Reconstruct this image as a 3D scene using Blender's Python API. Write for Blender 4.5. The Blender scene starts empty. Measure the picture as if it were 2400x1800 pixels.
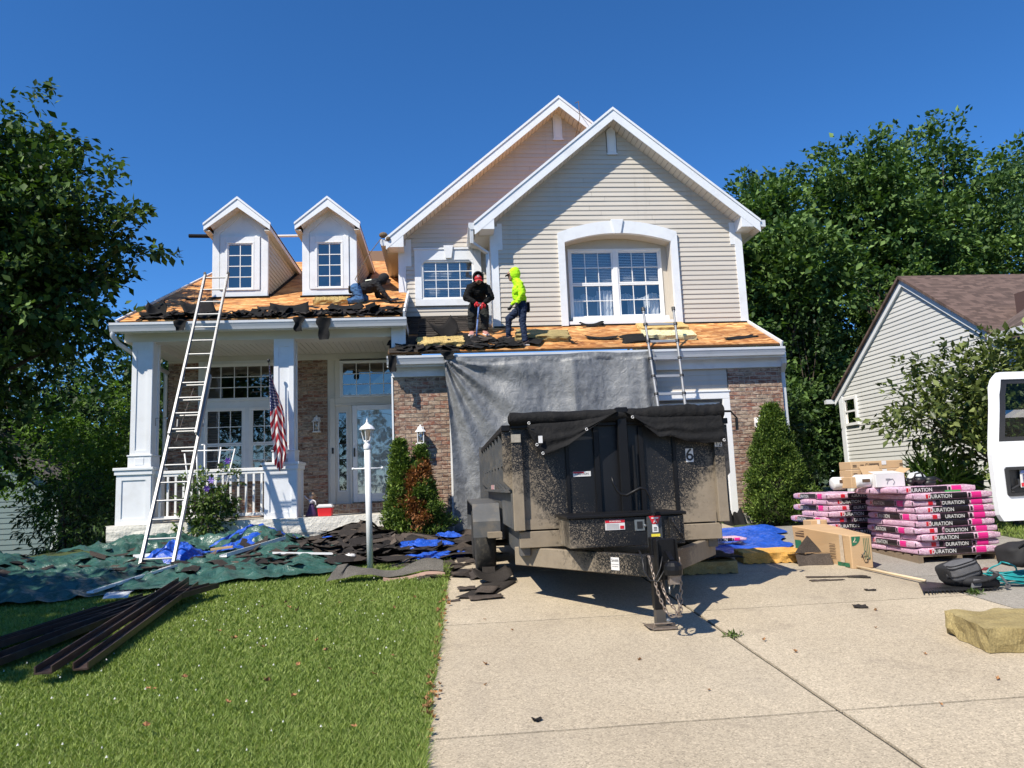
import bpy, bmesh, math, random
import numpy as np
from mathutils import Vector, Matrix, Euler, noise as mnoise

# ---------------------------------------------------------------- camera, sky, sun, exposure
R = math.radians
SC = bpy.context.scene
COL = SC.collection
def _cam():
    yaw, pitch, roll = R(-5.33), R(7.73), R(-2.37)
    fw = Vector((-math.sin(yaw) * math.cos(pitch), math.cos(yaw) * math.cos(pitch), math.sin(pitch)))
    r0 = Vector((math.cos(yaw), math.sin(yaw), 0)); u0 = r0.cross(fw)
    r = r0 * math.cos(roll) + u0 * math.sin(roll)
    u = u0 * math.cos(roll) - r0 * math.sin(roll)
    cd = bpy.data.cameras.new('camera'); co = bpy.data.objects.new('camera', cd)
    cd.sensor_width = 36; cd.lens = 1750 / 2400 * 36; cd.clip_end = 2000; cd.clip_start = 0.05
    m = Matrix((r, u, -fw)).transposed().to_4x4(); m.translation = (0, 0, 1.6)
    co.matrix_world = m
    COL.objects.link(co); SC.camera = co
_cam()
SUN = Vector((-.375, -.36, .60)).normalized()
W = bpy.data.worlds.new('World'); SC.world = W; W.use_nodes = True
wn = W.node_tree.nodes; wl = W.node_tree.links
bg = wn['Background']; sky = wn.new('ShaderNodeTexSky')
sky.sky_type = 'NISHITA'; sky.sun_disc = False
sky.sun_elevation = math.asin(SUN.z); sky.sun_rotation = math.atan2(SUN.x, SUN.y)
sky.altitude = 2000; sky.air_density = 1.0; sky.dust_density = 0.0; sky.ozone_density = 10.0
hs = wn.new('ShaderNodeHueSaturation'); hs.inputs['Saturation'].default_value = 1.12
wl.new(sky.outputs[0], hs.inputs['Color']); wl.new(hs.outputs[0], bg.inputs[0]); bg.inputs[1].default_value = 0.135
sl = bpy.data.lights.new('sun', 'SUN'); sl.energy = 5.0; sl.angle = R(.53); sl.color = (1.0, .925, .80)
so = bpy.data.objects.new('sun', sl); so.rotation_mode = 'QUATERNION'
so.rotation_quaternion = (-SUN).to_track_quat('-Z', 'Y'); so.location = (-20, -20, 40); COL.objects.link(so)
SC.view_settings.view_transform = 'Standard'; SC.view_settings.look = 'None'
SC.view_settings.exposure = 0.44; SC.view_settings.gamma = 1.0; SC.view_settings.use_curve_mapping = False
SC.cycles.max_bounces = 6; SC.cycles.transparent_max_bounces = 12
SC.cycles.use_adaptive_sampling = True; SC.cycles.use_denoising = True

# ---------------------------------------------------------------- helpers
rng = random.Random(7)
def clamp(v, a=0., b=1.): return max(a, min(b, v))
def ss(t): t = clamp(t); return t * t * (3 - 2 * t)
def lerp(a, b, t): return a + (b - a) * t
def nz(x, y, z=0.): return mnoise.noise((x, y, z))
def zg(x, y):
    z = .06 * clamp(y, -14, 13.7)
    return z - .85 * ss((-x - 6.3) / 4.5) * ss((y - 9.5) / 8)

class MB:
    def __init__(s): s.v = []; s.f = []; s.mi = []; s.m = 0
    def add(s, vs, fs):
        o = len(s.v); s.v += [tuple(p) for p in vs]; s.f += [tuple(i + o for i in f) for f in fs]; s.mi += [s.m] * len(fs); return s
    def box(s, x0, x1, y0, y1, z0, z1):
        return s.hexa([(x0, y0, z0), (x1, y0, z0), (x1, y1, z0), (x0, y1, z0), (x0, y0, z1), (x1, y0, z1), (x1, y1, z1), (x0, y1, z1)])
    def hexa(s, p): return s.add(p, [(0, 3, 2, 1), (4, 5, 6, 7), (0, 1, 5, 4), (1, 2, 6, 5), (2, 3, 7, 6), (3, 0, 4, 7)])
    def prism(s, poly, vec):
        n = len(poly); v = Vector(vec); q = [tuple(Vector(p) + v) for p in poly]
        return s.add(list(poly) + q, [tuple(range(n))[::-1], tuple(range(n, 2 * n))] + [(i, (i + 1) % n, n + (i + 1) % n, n + i) for i in range(n)])
    def prism_xz(s, poly, y0, y1): return s.prism([(x, y0, z) for x, z in poly], (0, y1 - y0, 0))
    def prism_yz(s, poly, x0, x1): return s.prism([(x0, y, z) for y, z in poly], (x1 - x0, 0, 0))
    def ring_strip(s, inner, outer, y0, y1):
        n = len(inner)
        for i in range(n - 1):
            a, b, c, d = inner[i], inner[i + 1], outer[i + 1], outer[i]
            s.prism_xz([a, b, c, d], y0, y1)
        return s
    def bar(s, p, q, w, h=None, up=(0, 0, 1)):
        h = w if h is None else h
        p = Vector(p); q = Vector(q); d = (q - p).normalized(); u = Vector(up)
        if abs(d.dot(u)) > .98: u = Vector((0, 1, 0))
        a = d.cross(u).normalized() * (w / 2); b = a.cross(d).normalized() * (h / 2)
        return s.hexa([p - a - b, p + a - b, q + a - b, q - a - b, p - a + b, p + a + b, q + a + b, q - a + b])
    def tube(s, path, r, n=8, cap=True):
        path = [Vector(p) for p in path]; rs = r if isinstance(r, (list, tuple)) else [r] * len(path)
        vs = []; fs = []; prev = None
        for i, p in enumerate(path):
            t = (path[min(i + 1, len(path) - 1)] - path[max(i - 1, 0)]).normalized()
            if prev is None:
                u = Vector((0, 0, 1)) if abs(t.z) < .9 else Vector((1, 0, 0)); a = t.cross(u).normalized()
            else:
                a = (prev - t * prev.dot(t)).normalized()
            prev = a; b = t.cross(a)
            for k in range(n):
                th = 2 * math.pi * k / n; vs.append(p + (a * math.cos(th) + b * math.sin(th)) * rs[i])
        for i in range(len(path) - 1):
            for k in range(n): fs.append((i * n + k, i * n + (k + 1) % n, (i + 1) * n + (k + 1) % n, (i + 1) * n + k))
        if cap: fs.append(tuple(range(n))[::-1]); fs.append(tuple(range((len(path) - 1) * n, len(path) * n)))
        return s.add(vs, fs)
    def lathe(s, c, prof, n=16, axis=(0, 0, 1)):
        c = Vector(c); ax = Vector(axis).normalized(); a = ax.orthogonal().normalized(); b = ax.cross(a)
        vs = []; fs = []
        for r, h in prof:
            for k in range(n):
                th = 2 * math.pi * (k + .5) / n; vs.append(c + ax * h + (a * math.cos(th) + b * math.sin(th)) * r)
        for i in range(len(prof) - 1):
            for k in range(n): fs.append((i * n + k, i * n + (k + 1) % n, (i + 1) * n + (k + 1) % n, (i + 1) * n + k))
        fs.append(tuple(range(n))[::-1]); fs.append(tuple(range((len(prof) - 1) * n, len(prof) * n)))
        return s.add(vs, fs)
    def sheet(s, fn, nu, nv):
        vs = [fn(i / nu, j / nv) for j in range(nv + 1) for i in range(nu + 1)]
        fs = [(j * (nu + 1) + i, j * (nu + 1) + i + 1, (j + 1) * (nu + 1) + i + 1, (j + 1) * (nu + 1) + i) for j in range(nv) for i in range(nu)]
        return s.add(vs, fs)
    def ball(s, c, r, n=10, sc=(1, 1, 1)):
        c = Vector(c); prof = [(math.sin(math.pi * i / n) * r + 1e-4, -math.cos(math.pi * i / n) * r) for i in range(n + 1)]
        o = len(s.v); s.lathe((0, 0, 0), prof, n + 4)
        for i in range(o, len(s.v)):
            p = s.v[i]; s.v[i] = (c.x + p[0] * sc[0], c.y + p[1] * sc[1], c.z + p[2] * sc[2])
        return s
    def xform(s, m, o=0):
        for i in range(o, len(s.v)): s.v[i] = tuple(m @ Vector(s.v[i]))
        return s
    def text(s, string, size, m, depth=.0):
        me = text_mesh(string); o = len(s.v)
        vs = [m @ Vector((p[0] * size, p[1] * size, 0)) for p in me[0]]
        return s.add(vs, me[1])
    def build(s, name, mat, parent=None, smooth=False, bevel=0, weld=False):
        me = bpy.data.meshes.new(name); me.from_pydata(s.v, [], s.f)
        mats = mat if isinstance(mat, (list, tuple)) else [mat]
        for q in mats: me.materials.append(q)
        if len(mats) > 1: me.polygons.foreach_set('material_index', s.mi)
        bm = bmesh.new(); bm.from_mesh(me)
        if weld: bmesh.ops.remove_doubles(bm, verts=bm.verts, dist=1e-4)
        bmesh.ops.recalc_face_normals(bm, faces=bm.faces)
        if bevel:
            bmesh.ops.bevel(bm, geom=[e for e in bm.edges if e.is_manifold and e.calc_face_angle(0) > .5], offset=bevel, segments=1, affect='EDGES', clamp_overlap=True)
        bm.to_mesh(me); bm.free()
        if smooth: me.polygons.foreach_set('use_smooth', [True] * len(me.polygons))
        me.update()
        return link(name, me, parent)

_txt = {}
def text_mesh(string):
    if string not in _txt:
        cu = bpy.data.curves.new('t', 'FONT'); cu.body = string; cu.align_x = 'CENTER'; cu.align_y = 'CENTER'; cu.resolution_u = 3; cu.offset = .012
        ob = bpy.data.objects.new('t', cu); COL.objects.link(ob)
        dg = bpy.context.evaluated_depsgraph_get(); me = ob.evaluated_get(dg).to_mesh()
        _txt[string] = ([tuple(v.co) for v in me.vertices], [tuple(p.vertices) for p in me.polygons])
        ob.evaluated_get(dg).to_mesh_clear(); bpy.data.objects.remove(ob); bpy.data.curves.remove(cu)
    return _txt[string]
def front_m(x, y, z, sx=1, lean=0):      # text plane facing the street (-Y)
    return Matrix.Translation((x, y, z)) @ Matrix.Rotation(R(90 + lean), 4, 'X') @ Matrix.Diagonal((sx, 1, 1, 1))
def left_m(x, y, z, sx=1):               # text plane facing -X
    return Matrix.Translation((x, y, z)) @ Matrix.Rotation(R(-90), 4, 'Z') @ Matrix.Rotation(R(90), 4, 'X') @ Matrix.Diagonal((sx, 1, 1, 1))

def link(name, me, parent=None, loc=None):
    o = bpy.data.objects.new(name, me); COL.objects.link(o)
    if parent is not None:
        o.parent = parent
        if parent.parent is None: o.location = -parent.location     # meshes are drawn in world coordinates
    if loc is not None: o.location = o.location + Vector(loc)
    return o
def thing(name, label, cat, loc, group=None, kind=None):
    o = bpy.data.objects.new(name, None); COL.objects.link(o); o.location = loc; o.empty_display_size = .1
    return tag(o, label, cat, group, kind)
def tag(o, label=None, cat=None, group=None, kind=None):
    if label: o['label'] = label
    if cat: o['category'] = cat
    if group: o['group'] = group
    if kind: o['kind'] = kind
    return o
def np_mesh(name, V, F, mat, parent=None, smooth=False):
    me = bpy.data.meshes.new(name); n = F.shape[1]
    me.vertices.add(len(V)); me.vertices.foreach_set('co', V.astype(np.float32).ravel())
    me.loops.add(F.size); me.loops.foreach_set('vertex_index', F.astype(np.int32).ravel())
    me.polygons.add(len(F)); me.polygons.foreach_set('loop_start', np.arange(0, F.size, n, dtype=np.int32))
    if smooth: me.polygons.foreach_set('use_smooth', np.ones(len(F), dtype=bool))
    me.update(calc_edges=True); me.validate()
    me.materials.append(mat)
    return link(name, me, parent)

# ---------------------------------------------------------------- materials
class NT:
    def __init__(s, name):
        s.mat = bpy.data.materials.new(name); s.mat.use_nodes = True
        s.t = s.mat.node_tree; s.b = s.t.nodes['Principled BSDF']; s.out = s.t.nodes['Material Output']
        s._pos = None
    def n(s, ty, props=None, **inp):
        nd = s.t.nodes.new('ShaderNode' + ty)
        for k, v in (props or {}).items(): setattr(nd, k, v)
        for k, v in inp.items(): s.set(nd, k.replace('_', ' '), v)
        return nd
    def set(s, nd, k, v):
        i = nd.inputs[int(k)] if k.isdigit() else nd.inputs[k]
        if hasattr(v, 'is_output'): s.t.links.new(v, i)
        else:
            if isinstance(v, tuple) and len(v) == 3 and i.type == 'RGBA': v = (*v, 1)
            i.default_value = v
    def pos(s):
        if s._pos is None: s._pos = s.n('NewGeometry').outputs['Position']
        return s._pos
    def scaled(s, sc):
        return s.n('VectorMath', {'operation': 'MULTIPLY'}, **{'0': s.pos(), '1': sc}).outputs[0]
    def noise(s, scale, detail=3, rough=.55, vec=None, dist=0):
        return s.n('TexNoise', Vector=vec or s.pos(), Scale=scale, Detail=detail, Roughness=rough, Distortion=dist).outputs['Fac']
    def voro(s, scale, vec=None, feat='F1', out='Distance', rnd=1.):
        return s.n('TexVoronoi', {'feature': feat}, Vector=vec or s.pos(), Scale=scale, Randomness=rnd).outputs[out]
    def ramp(s, fac, stops, interp='LINEAR'):
        r = s.n('ValToRGB', Fac=fac); cr = r.color_ramp; cr.interpolation = interp
        while len(cr.elements) < len(stops): cr.elements.new(.5)
        for e, (p, c) in zip(cr.elements, stops):
            e.position = p; e.color = (*c, 1) if isinstance(c, tuple) else (c, c, c, 1)
        return r.outputs['Color']
    def mix(s, fac, a, b, blend='MIX'):
        m = s.n('MixRGB', {'blend_type': blend}); s.set(m, 'Fac', fac); s.set(m, 'Color1', a); s.set(m, 'Color2', b); return m.outputs[0]
    def math(s, op, a, b=0., c=None, cl=False):
        m = s.n('Math', {'operation': op, 'use_clamp': cl}); s.set(m, '0', a); s.set(m, '1', b)
        if c is not None: s.set(m, '2', c)
        return m.outputs[0]
    def island(s): return s.n('NewGeometry').outputs['Random Per Island']
    def objrnd(s): return s.n('ObjectInfo').outputs['Random']
    def sep(s, v=None): 
        x = s.n('SeparateXYZ', Vector=v or s.pos()); return x.outputs
    def bump(s, h, strength=.3, dist=.01, prev=None):
        b = s.n('Bump', Strength=strength, Distance=dist, Height=h)
        if prev is not None: s.set(b, 'Normal', prev)
        return b.outputs[0]
    def fin(s, col=None, rough=None, normal=None, **kw):
        if col is not None: s.set(s.b, 'Base Color', col)
        if rough is not None: s.set(s.b, 'Roughness', rough)
        if normal is not None: s.set(s.b, 'Normal', normal)
        for k, v in kw.items(): s.set(s.b, k.replace('_', ' '), v)
        return s.mat
_m = {}
def mk(name, col, rough=.6, var=.12, scale=3., fine=0., fscale=60., bump=0., bscale=40., bdist=.004, rnd=0., island=False, metal=0., spec=.5, dirt=0., dirtcol=(.12, .09, .06), coat=0.):
    if name in _m: return _m[name]
    t = NT(name); c = t.n('RGB').outputs[0]; c.default_value = (*col, 1)
    k = t.math('MULTIPLY_ADD', t.noise(scale, 4), 2 * var, 1 - var)
    if fine: k = t.math('MULTIPLY', k, t.math('MULTIPLY_ADD', t.noise(fscale, 2), 2 * fine, 1 - fine))
    if rnd: k = t.math('MULTIPLY', k, t.math('MULTIPLY_ADD', t.island() if island else t.objrnd(), 2 * rnd, 1 - rnd))
    c = t.mix(1., c, k, 'MULTIPLY')
    if dirt: c = t.mix(t.math('MULTIPLY', t.ramp(t.noise(scale * 1.7, 6, .65), [(.48, 0.), (.72, 1.)]), dirt), c, dirtcol)
    nrm = t.bump(t.noise(bscale, 4, .6), bump, bdist) if bump else None
    _m[name] = t.fin(c, rough, nrm, Metallic=metal, Specular_IOR_Level=spec, Coat_Weight=coat)
    return _m[name]

def leafmat(name, c1, c2, trans=.3, rough=.5):
    t = NT(name); k = t.island(); big = t.noise(.9, 2)
    col = t.mix(t.math('MULTIPLY_ADD', big, 1.1, t.math('MULTIPLY_ADD', k, 1.1, -.72), cl=True), c1, c2)
    col = t.mix(t.ramp(k, [(.93, 0.), (.98, .6)]), col, tuple(min(1., v * 1.5 + .04) for v in c2))  # a few random leaves painted brighter as sun highlights
    t.fin(col, t.math('MULTIPLY_ADD', k, .25, rough), Specular_IOR_Level=.28)
    tr = t.n('BsdfTranslucent', Color=t.mix(1., col, (1.0, 1.15, .45), 'MULTIPLY'))
    mx = t.n('MixShader'); t.set(mx, 'Fac', trans); t.t.links.new(t.b.outputs[0], mx.inputs[1]); t.t.links.new(tr.outputs[0], mx.inputs[2])
    t.t.links.new(mx.outputs[0], t.out.inputs[0]); return t.mat

def m_siding(name, col):
    t = NT(name)
    st = t.noise(1.0, 4, .6, t.scaled((.6, .6, 1.6)))
    k = t.math('MULTIPLY_ADD', st, .16, .92)
    k = t.math('MULTIPLY', k, t.math('MULTIPLY_ADD', t.objrnd(), .06, .97))
    streak = t.ramp(t.noise(1., 5, .7, t.scaled((7., 7., .5))), [(.55, 0.), (.8, 1.)])
    c = t.mix(1., col, k, 'MULTIPLY'); c = t.mix(t.math('MULTIPLY', streak, .26), c, (.27, .23, .18))
    n = t.bump(t.noise(1., 3, .5, t.scaled((9., 9., 90.))), .12, .002)
    return t.fin(c, .42, n)
def m_brick(name, island):
    t = NT(name); r = t.island() if island else t.objrnd()
    base = t.ramp(r, [(0., (.12, .065, .042)), (.2, (.25, .095, .06)), (.38, (.16, .11, .078)), (.52, (.30, .135, .088)), (.66, (.20, .15, .108)), (.8, (.33, .235, .165)), (1., (.18, .085, .056))])
    off = t.n('CombineXYZ', X=t.math('MULTIPLY', r, 37.), Z=t.math('MULTIPLY', r, 91.)).outputs[0]
    p = t.n('VectorMath', {'operation': 'ADD'}, **{'0': t.scaled((11., 11., 26.)), '1': off}).outputs[0]
    sm = t.ramp(t.noise(1., 5, .65, p, .6), [(.44, 0.), (.64, 1.)])
    c = t.mix(t.math('MULTIPLY', sm, .8), base, (.56, .45, .34))
    dk = t.ramp(t.noise(1.7, 4, .6, p), [(.3, 1.), (.48, 0.)])
    c = t.mix(t.math('MULTIPLY', dk, .6), c, (.07, .045, .038))
    return t.fin(c, .85, t.bump(t.noise(70., 4, .65), .5, .006))
def m_osb():
    t = NT('osb_sheathing')
    v = t.n('VectorMath', {'operation': 'ADD'}, **{'0': t.scaled((7., 17., 17.)), '1': t.n('TexNoise', Vector=t.pos(), Scale=4.).outputs['Color']}).outputs[0]
    a = t.voro(1., v, out='Color'); s = t.n('SeparateColor', Color=a).outputs[0]
    c = t.ramp(s, [(0., (.24, .075, .016)), (.25, (.50, .20, .05)), (.55, (.68, .325, .10)), (.82, (.84, .50, .21)), (1., (.38, .135, .035))])
    st = t.ramp(t.noise(1.1, 5, .6, t.scaled((1., 3., 3.))), [(.42, 0.), (.66, 1.)])
    c = t.mix(t.math('MULTIPLY', st, .62), c, (.30, .115, .03))
    st2 = t.ramp(t.noise(2.6, 6, .7, t.scaled((1., 2.4, 2.4))), [(.57, 0.), (.70, 1.)])
    c = t.mix(t.math('MULTIPLY', st2, .7), c, (.075, .035, .02))
    st3 = t.ramp(t.noise(1., 4, .6, t.scaled((7., 30., 30.)), .4), [(.52, 0.), (.68, 1.)]); c = t.mix(t.math('MULTIPLY', st3, .7), c, (.20, .075, .02))
    c = t.mix(1., c, t.math('MULTIPLY_ADD', t.objrnd(), .24, .86), 'MULTIPLY')
    return t.fin(c, .75, t.bump(s, .25, .002))
def m_concrete(name, c0, c1):
    t = NT(name)
    big = t.noise(.7, 5, .6); agg = t.voro(120., out='Color'); ag = t.n('SeparateColor', Color=agg).outputs[0]
    c = t.mix(t.ramp(big, [(.3, 0.), (.7, 1.)]), c0, c1)
    c = t.mix(1., c, t.ramp(ag, [(0., .62), (.25, .92), (.75, 1.04), (1., 1.32)]), 'MULTIPLY')
    c = t.mix(1., c, t.math('MULTIPLY_ADD', t.noise(28., 5, .7), .5, .75), 'MULTIPLY')
    st = t.ramp(t.noise(1.6, 7, .72), [(.56, 0.), (.72, 1.)])
    c = t.mix(t.math('MULTIPLY', st, .42), c, (.20, .165, .125))
    c = t.mix(t.math('MULTIPLY', t.ramp(t.noise(.55, 5, .7, t.scaled((2.2, .5, 1.))), [(.5, 0.), (.68, 1.)]), .22), c, (.22, .19, .155))
    c = t.mix(1., c, t.math('MULTIPLY_ADD', t.objrnd(), .10, .95), 'MULTIPLY')
    return t.fin(c, .88, t.bump(ag, .35, .003))
def m_dusty():
    # black enamel with dried road mud: heavy on low and outer edges of the bed, speckled elsewhere
    t = NT('black_paint_with_road_mud'); x, y, z = t.sep()
    ex = t.math('ABSOLUTE', t.math('SUBTRACT', x, 1.74))
    edge = t.math('MULTIPLY_ADD', ex, 1.30, -.47)
    low = t.math('MULTIPLY_ADD', z, -1.5, 2.02)
    m = t.math('ADD', edge, t.math('MULTIPLY', low, t.math('MULTIPLY_ADD', ex, .40, .25)))
    m = t.math('ADD', m, t.math('MULTIPLY_ADD', t.noise(2.2, 6, .65), 1.3, -.66))
    solid = t.ramp(t.math('ADD', m, t.math('MULTIPLY_ADD', t.noise(26., 5, .7), 1.0, -.5)), [(.34, 0.), (.62, 1.)])
    def dots(sc, k, o):
        return t.ramp(t.math('SUBTRACT', t.math('MULTIPLY_ADD', m, k, t.math('MULTIPLY_ADD', t.noise(sc * .35, 3), .5, o)), t.voro(sc)), [(.0, 0.), (.10, 1.)])
    sp = t.math('MAXIMUM', dots(46., .50, -.02), t.math('MAXIMUM', dots(90., .45, .0), t.math('MULTIPLY', dots(24., .40, -.12), .8)))
    fine = t.math('MULTIPLY', t.ramp(t.noise(60., 5, .75), [(.5, 0.), (.7, 1.)]), t.math('MULTIPLY_ADD', m, .6, .18, cl=True))
    fac = t.math('MAXIMUM', t.math('MULTIPLY', solid, .92), t.math('MAXIMUM', t.math('MULTIPLY', sp, .62), fine), cl=True)
    mud = t.mix(t.noise(9., 5, .7), (.19, .155, .112), (.34, .28, .205))
    c = t.mix(fac, (.010, .0105, .0125), mud)
    r = t.math('MULTIPLY_ADD', fac, .5, .38)
    return t.fin(c, r, t.bump(t.math('ADD', fac, t.noise(80., 3)), .25, .003), Specular_IOR_Level=.35)
def m_tarp(name, col, rough=.35, sc=14., strength=.5, metal=0., dust=.0):
    t = NT(name)
    w = t.math('ABSOLUTE', t.math('SUBTRACT', t.noise(sc, 5, .6, dist=.8), .5)); w2 = t.math('ABSOLUTE', t.math('SUBTRACT', t.noise(sc * 3, 3, .6, dist=.5), .5))
    h = t.math('ADD', w, t.math('MULTIPLY', w2, .4))
    c = t.mix(1., col, t.math('MULTIPLY_ADD', t.noise(2.2, 4), .5, .75), 'MULTIPLY')
    c = t.mix(t.ramp(h, [(0., .35), (.12, 0.)]), c, tuple(min(1., v * 1.6 + .06) for v in col))
    if dust: c = t.mix(t.math('MULTIPLY', t.ramp(t.noise(5., 6, .7), [(.5, 0.), (.75, 1.)]), dust), c, (.16, .13, .10))
    return t.fin(c, rough, t.bump(h, strength, .04), Metallic=metal)
def m_shingle(name, c0, c1, island=True):
    t = NT(name); r = t.island() if island else t.objrnd()
    c = t.mix(r, c0, c1)
    g = t.n('SeparateColor', Color=t.voro(260., out='Color')).outputs[0]
    c = t.mix(1., c, t.math('MULTIPLY_ADD', g, .9, .55), 'MULTIPLY')
    c = t.mix(1., c, t.math('MULTIPLY_ADD', t.noise(7., 5, .7), .8, .6), 'MULTIPLY')
    return t.fin(c, .9, t.bump(g, .4, .003), Specular_IOR_Level=.2)
def m_glass(name='window_glass', tint=(.84, .86, .87), bias=.16, gain=1.25):
    t = NT(name); fr = t.n('Fresnel', IOR=1.55).outputs[0]
    f = t.math('MULTIPLY_ADD', fr, gain, bias, cl=True)
    tr = t.n('BsdfTransparent', Color=tint); gl = t.n('BsdfGlossy', Color=(.96, .90, .82), Roughness=.02)
    wv = t.bump(t.noise(2.2, 2), .05, .02); t.set(gl, 'Normal', wv)
    mx = t.n('MixShader'); t.set(mx, 'Fac', f); t.t.links.new(tr.outputs[0], mx.inputs[1]); t.t.links.new(gl.outputs[0], mx.inputs[2])
    t.t.links.new(mx.outputs[0], t.out.inputs[0]); return t.mat
def m_card():
    t = NT('cardboard'); c = t.mix(t.noise(3., 4), (.46, .30, .16), (.56, .38, .21))
    c = t.mix(1., c, t.math('MULTIPLY_ADD', t.noise(1., 2, .5, t.scaled((3., 3., 160.))), .2, .9), 'MULTIPLY')
    st = t.ramp(t.noise(6., 6, .7), [(.6, 0.), (.8, 1.)]); c = t.mix(t.math('MULTIPLY', st, .3), c, (.26, .17, .10))
    return t.fin(c, .8, t.bump(t.noise(30., 3), .15, .004))
def m_foam(name, c0, c1):
    t = NT(name); c = t.mix(t.ramp(t.noise(5., 6, .7), [(.35, 0.), (.7, 1.)]), c0, c1)
    c = t.mix(1., c, t.math('MULTIPLY_ADD', t.voro(70.), .5, .75), 'MULTIPLY')
    return t.fin(c, .9, t.bump(t.noise(45., 5, .7), .8, .012))
def m_pink():
    t = NT('pink_bundle_wrap')
    w = t.math('ABSOLUTE', t.math('SUBTRACT', t.noise(1., 4, .6, t.scaled((26., 26., 60.)), 1.2), .5))
    c = t.mix(t.ramp(w, [(0., 1.), (.10, 0.)]), (.66, .34, .50), (.88, .70, .79))  # wrinkle highlights painted in as paler pink along the creases
    c = t.mix(t.math('MULTIPLY', t.noise(4., 3), .35), c, (.62, .30, .46))
    return t.fin(c, .3, t.bump(w, 1., .03))
def m_ground():
    t = NT('turf_soil'); c = t.mix(t.ramp(t.noise(1.3, 6, .65), [(.3, 0.), (.7, 1.)]), (.040, .062, .014), (.075, .105, .026))
    c = t.mix(t.math('MULTIPLY', t.ramp(t.noise(8., 5, .7), [(.5, 0.), (.75, 1.)]), .5), c, (.10, .095, .04))
    return t.fin(c, .95, t.bump(t.noise(60., 4, .7), .8, .03))
def m_roofshingle(name, c0, c1):
    t = NT(name); x, y, z = t.sep()
    row = t.math('FLOOR', t.math('MULTIPLY', y, 14.)); 
    p = t.n('CombineXYZ', X=t.math('MULTIPLY', x, 7.), Y=row).outputs[0]
    k = t.n('TexWhiteNoise', Vector=t.n('VectorMath', {'operation': 'FLOOR'}, **{'0': p}).outputs[0]).outputs['Value']
    fr = t.math('FRACT', t.math('MULTIPLY', y, 14.))
    c = t.mix(k, c0, c1); c = t.mix(1., c, t.ramp(fr, [(0., .35), (.12, 1.), (1., .9)]), 'MULTIPLY')
    c = t.mix(1., c, t.math('MULTIPLY_ADD', t.noise(90., 3), .8, .6), 'MULTIPLY')
    return t.fin(c, .9, t.bump(fr, .4, .01))

WHITE = mk('white_trim_paint', (.74, .76, .78), .42, .05, 2., bump=.04, dirt=.22, dirtcol=(.42, .40, .36))
WHITE2 = mk('white_enamel', (.80, .80, .79), .3, .04, 4., dirt=.10, dirtcol=(.5, .48, .44))
CREAM = mk('cream_trim_paint', (.66, .63, .56), .5, .06, 2.)
CAP = mk('painted_stone_base', (.68, .655, .585), .75, .10, 4., bump=.7, bscale=16., bdist=.03, dirt=.15, dirtcol=(.35, .32, .27))
SIDING = m_siding('beige_vinyl_siding', (.55, .505, .435))
SIDING2 = m_siding('white_vinyl_siding', (.63, .63, .60))
SIDING3 = m_siding('shade_toned_grey_green_siding', (.16, .21, .20))  # tree shade painted in as a darker siding colour
BACK = mk('sheathing_wrap', (.16, .15, .13), .8)
BRICK = m_brick('facing_brick', False); BRICKI = m_brick('facing_brick_rest', True)
MORTAR = mk('mortar', (.50, .46, .40), .95, .12, 8., .15, bump=.4, bscale=90.)
OSB = m_osb()
CONC = m_concrete('driveway_concrete', (.385, .32, .228), (.46, .39, .285)); CONC2 = m_concrete('old_grey_concrete', (.24, .225, .20), (.31, .285, .245))
JOINT = mk('joint_dirt', (.05, .045, .036), .95, .3, 20.)
GLASS = m_glass(); TINT = m_glass('tinted_van_glass', (.50, .58, .53), 0., .35)
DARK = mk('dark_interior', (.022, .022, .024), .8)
ALU = mk('ladder_aluminium', (.33, .335, .34), .5, .15, 6., metal=.5, bump=.05, dirt=.25, dirtcol=(.25, .24, .22))
GUTTER = mk('white_gutter_metal', (.60, .62, .64), .34, .05, 1.5, dirt=.25, dirtcol=(.36, .35, .33))
BLACK = mk('black_plastic', (.015, .015, .016), .45, .2)
RUBBER = mk('tyre_rubber', (.022, .021, .020), .85, .2, 8., dirt=.5, dirtcol=(.14, .12, .09))
DUSTY = m_dusty()
STEEL = mk('rusty_chain_steel', (.30, .25, .21), .5, .3, 30., metal=.6, dirt=.6, dirtcol=(.17, .085, .04))
CANVAS = mk('black_mesh_tarp', (.010, .010, .0105), .8, .25, 5., bump=.5, bscale=18., bdist=.03, dirt=.18, dirtcol=(.05, .045, .04), spec=.2)
SHG = m_shingle('torn_asphalt_shingle', (.015, .014, .0145), (.058, .048, .042))
SHGB = m_shingle('brown_asphalt_shingle', (.035, .028, .024), (.11, .088, .072))
SHGO = m_shingle('shingle_piece', (.014, .013, .013), (.045, .038, .033), False)
SHGG = m_shingle('shingle_back_felt', (.20, .185, .16), (.30, .28, .25), False)
FELT = mk('black_roofing_felt', (.014, .014, .0145), .85, .45, 6., bump=.4, bscale=12., bdist=.02, spec=.15)
PINK = m_pink(); CARD = m_card()
MAG = mk('magenta_print', (.72, .03, .24), .3, .1, 20.); BLKP = mk('black_print', (.018, .014, .016), .28, .3, 14., bump=.35, bscale=26., bdist=.012)
REDP = mk('red_print', (.55, .015, .03), .35, .05); WHT = mk('white_print', (.66, .65, .64), .4, .06); PRINT = mk('dark_print', (.10, .06, .035), .7, .1)
GREENP = mk('green_print', (.02, .14, .07), .6, .1); YEL = mk('yellow_print', (.75, .62, .05), .4, .05)
BARK = mk('bark', (.085, .066, .05), .95, .3, 10., bump=.8, bscale=22., bdist=.03)

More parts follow.
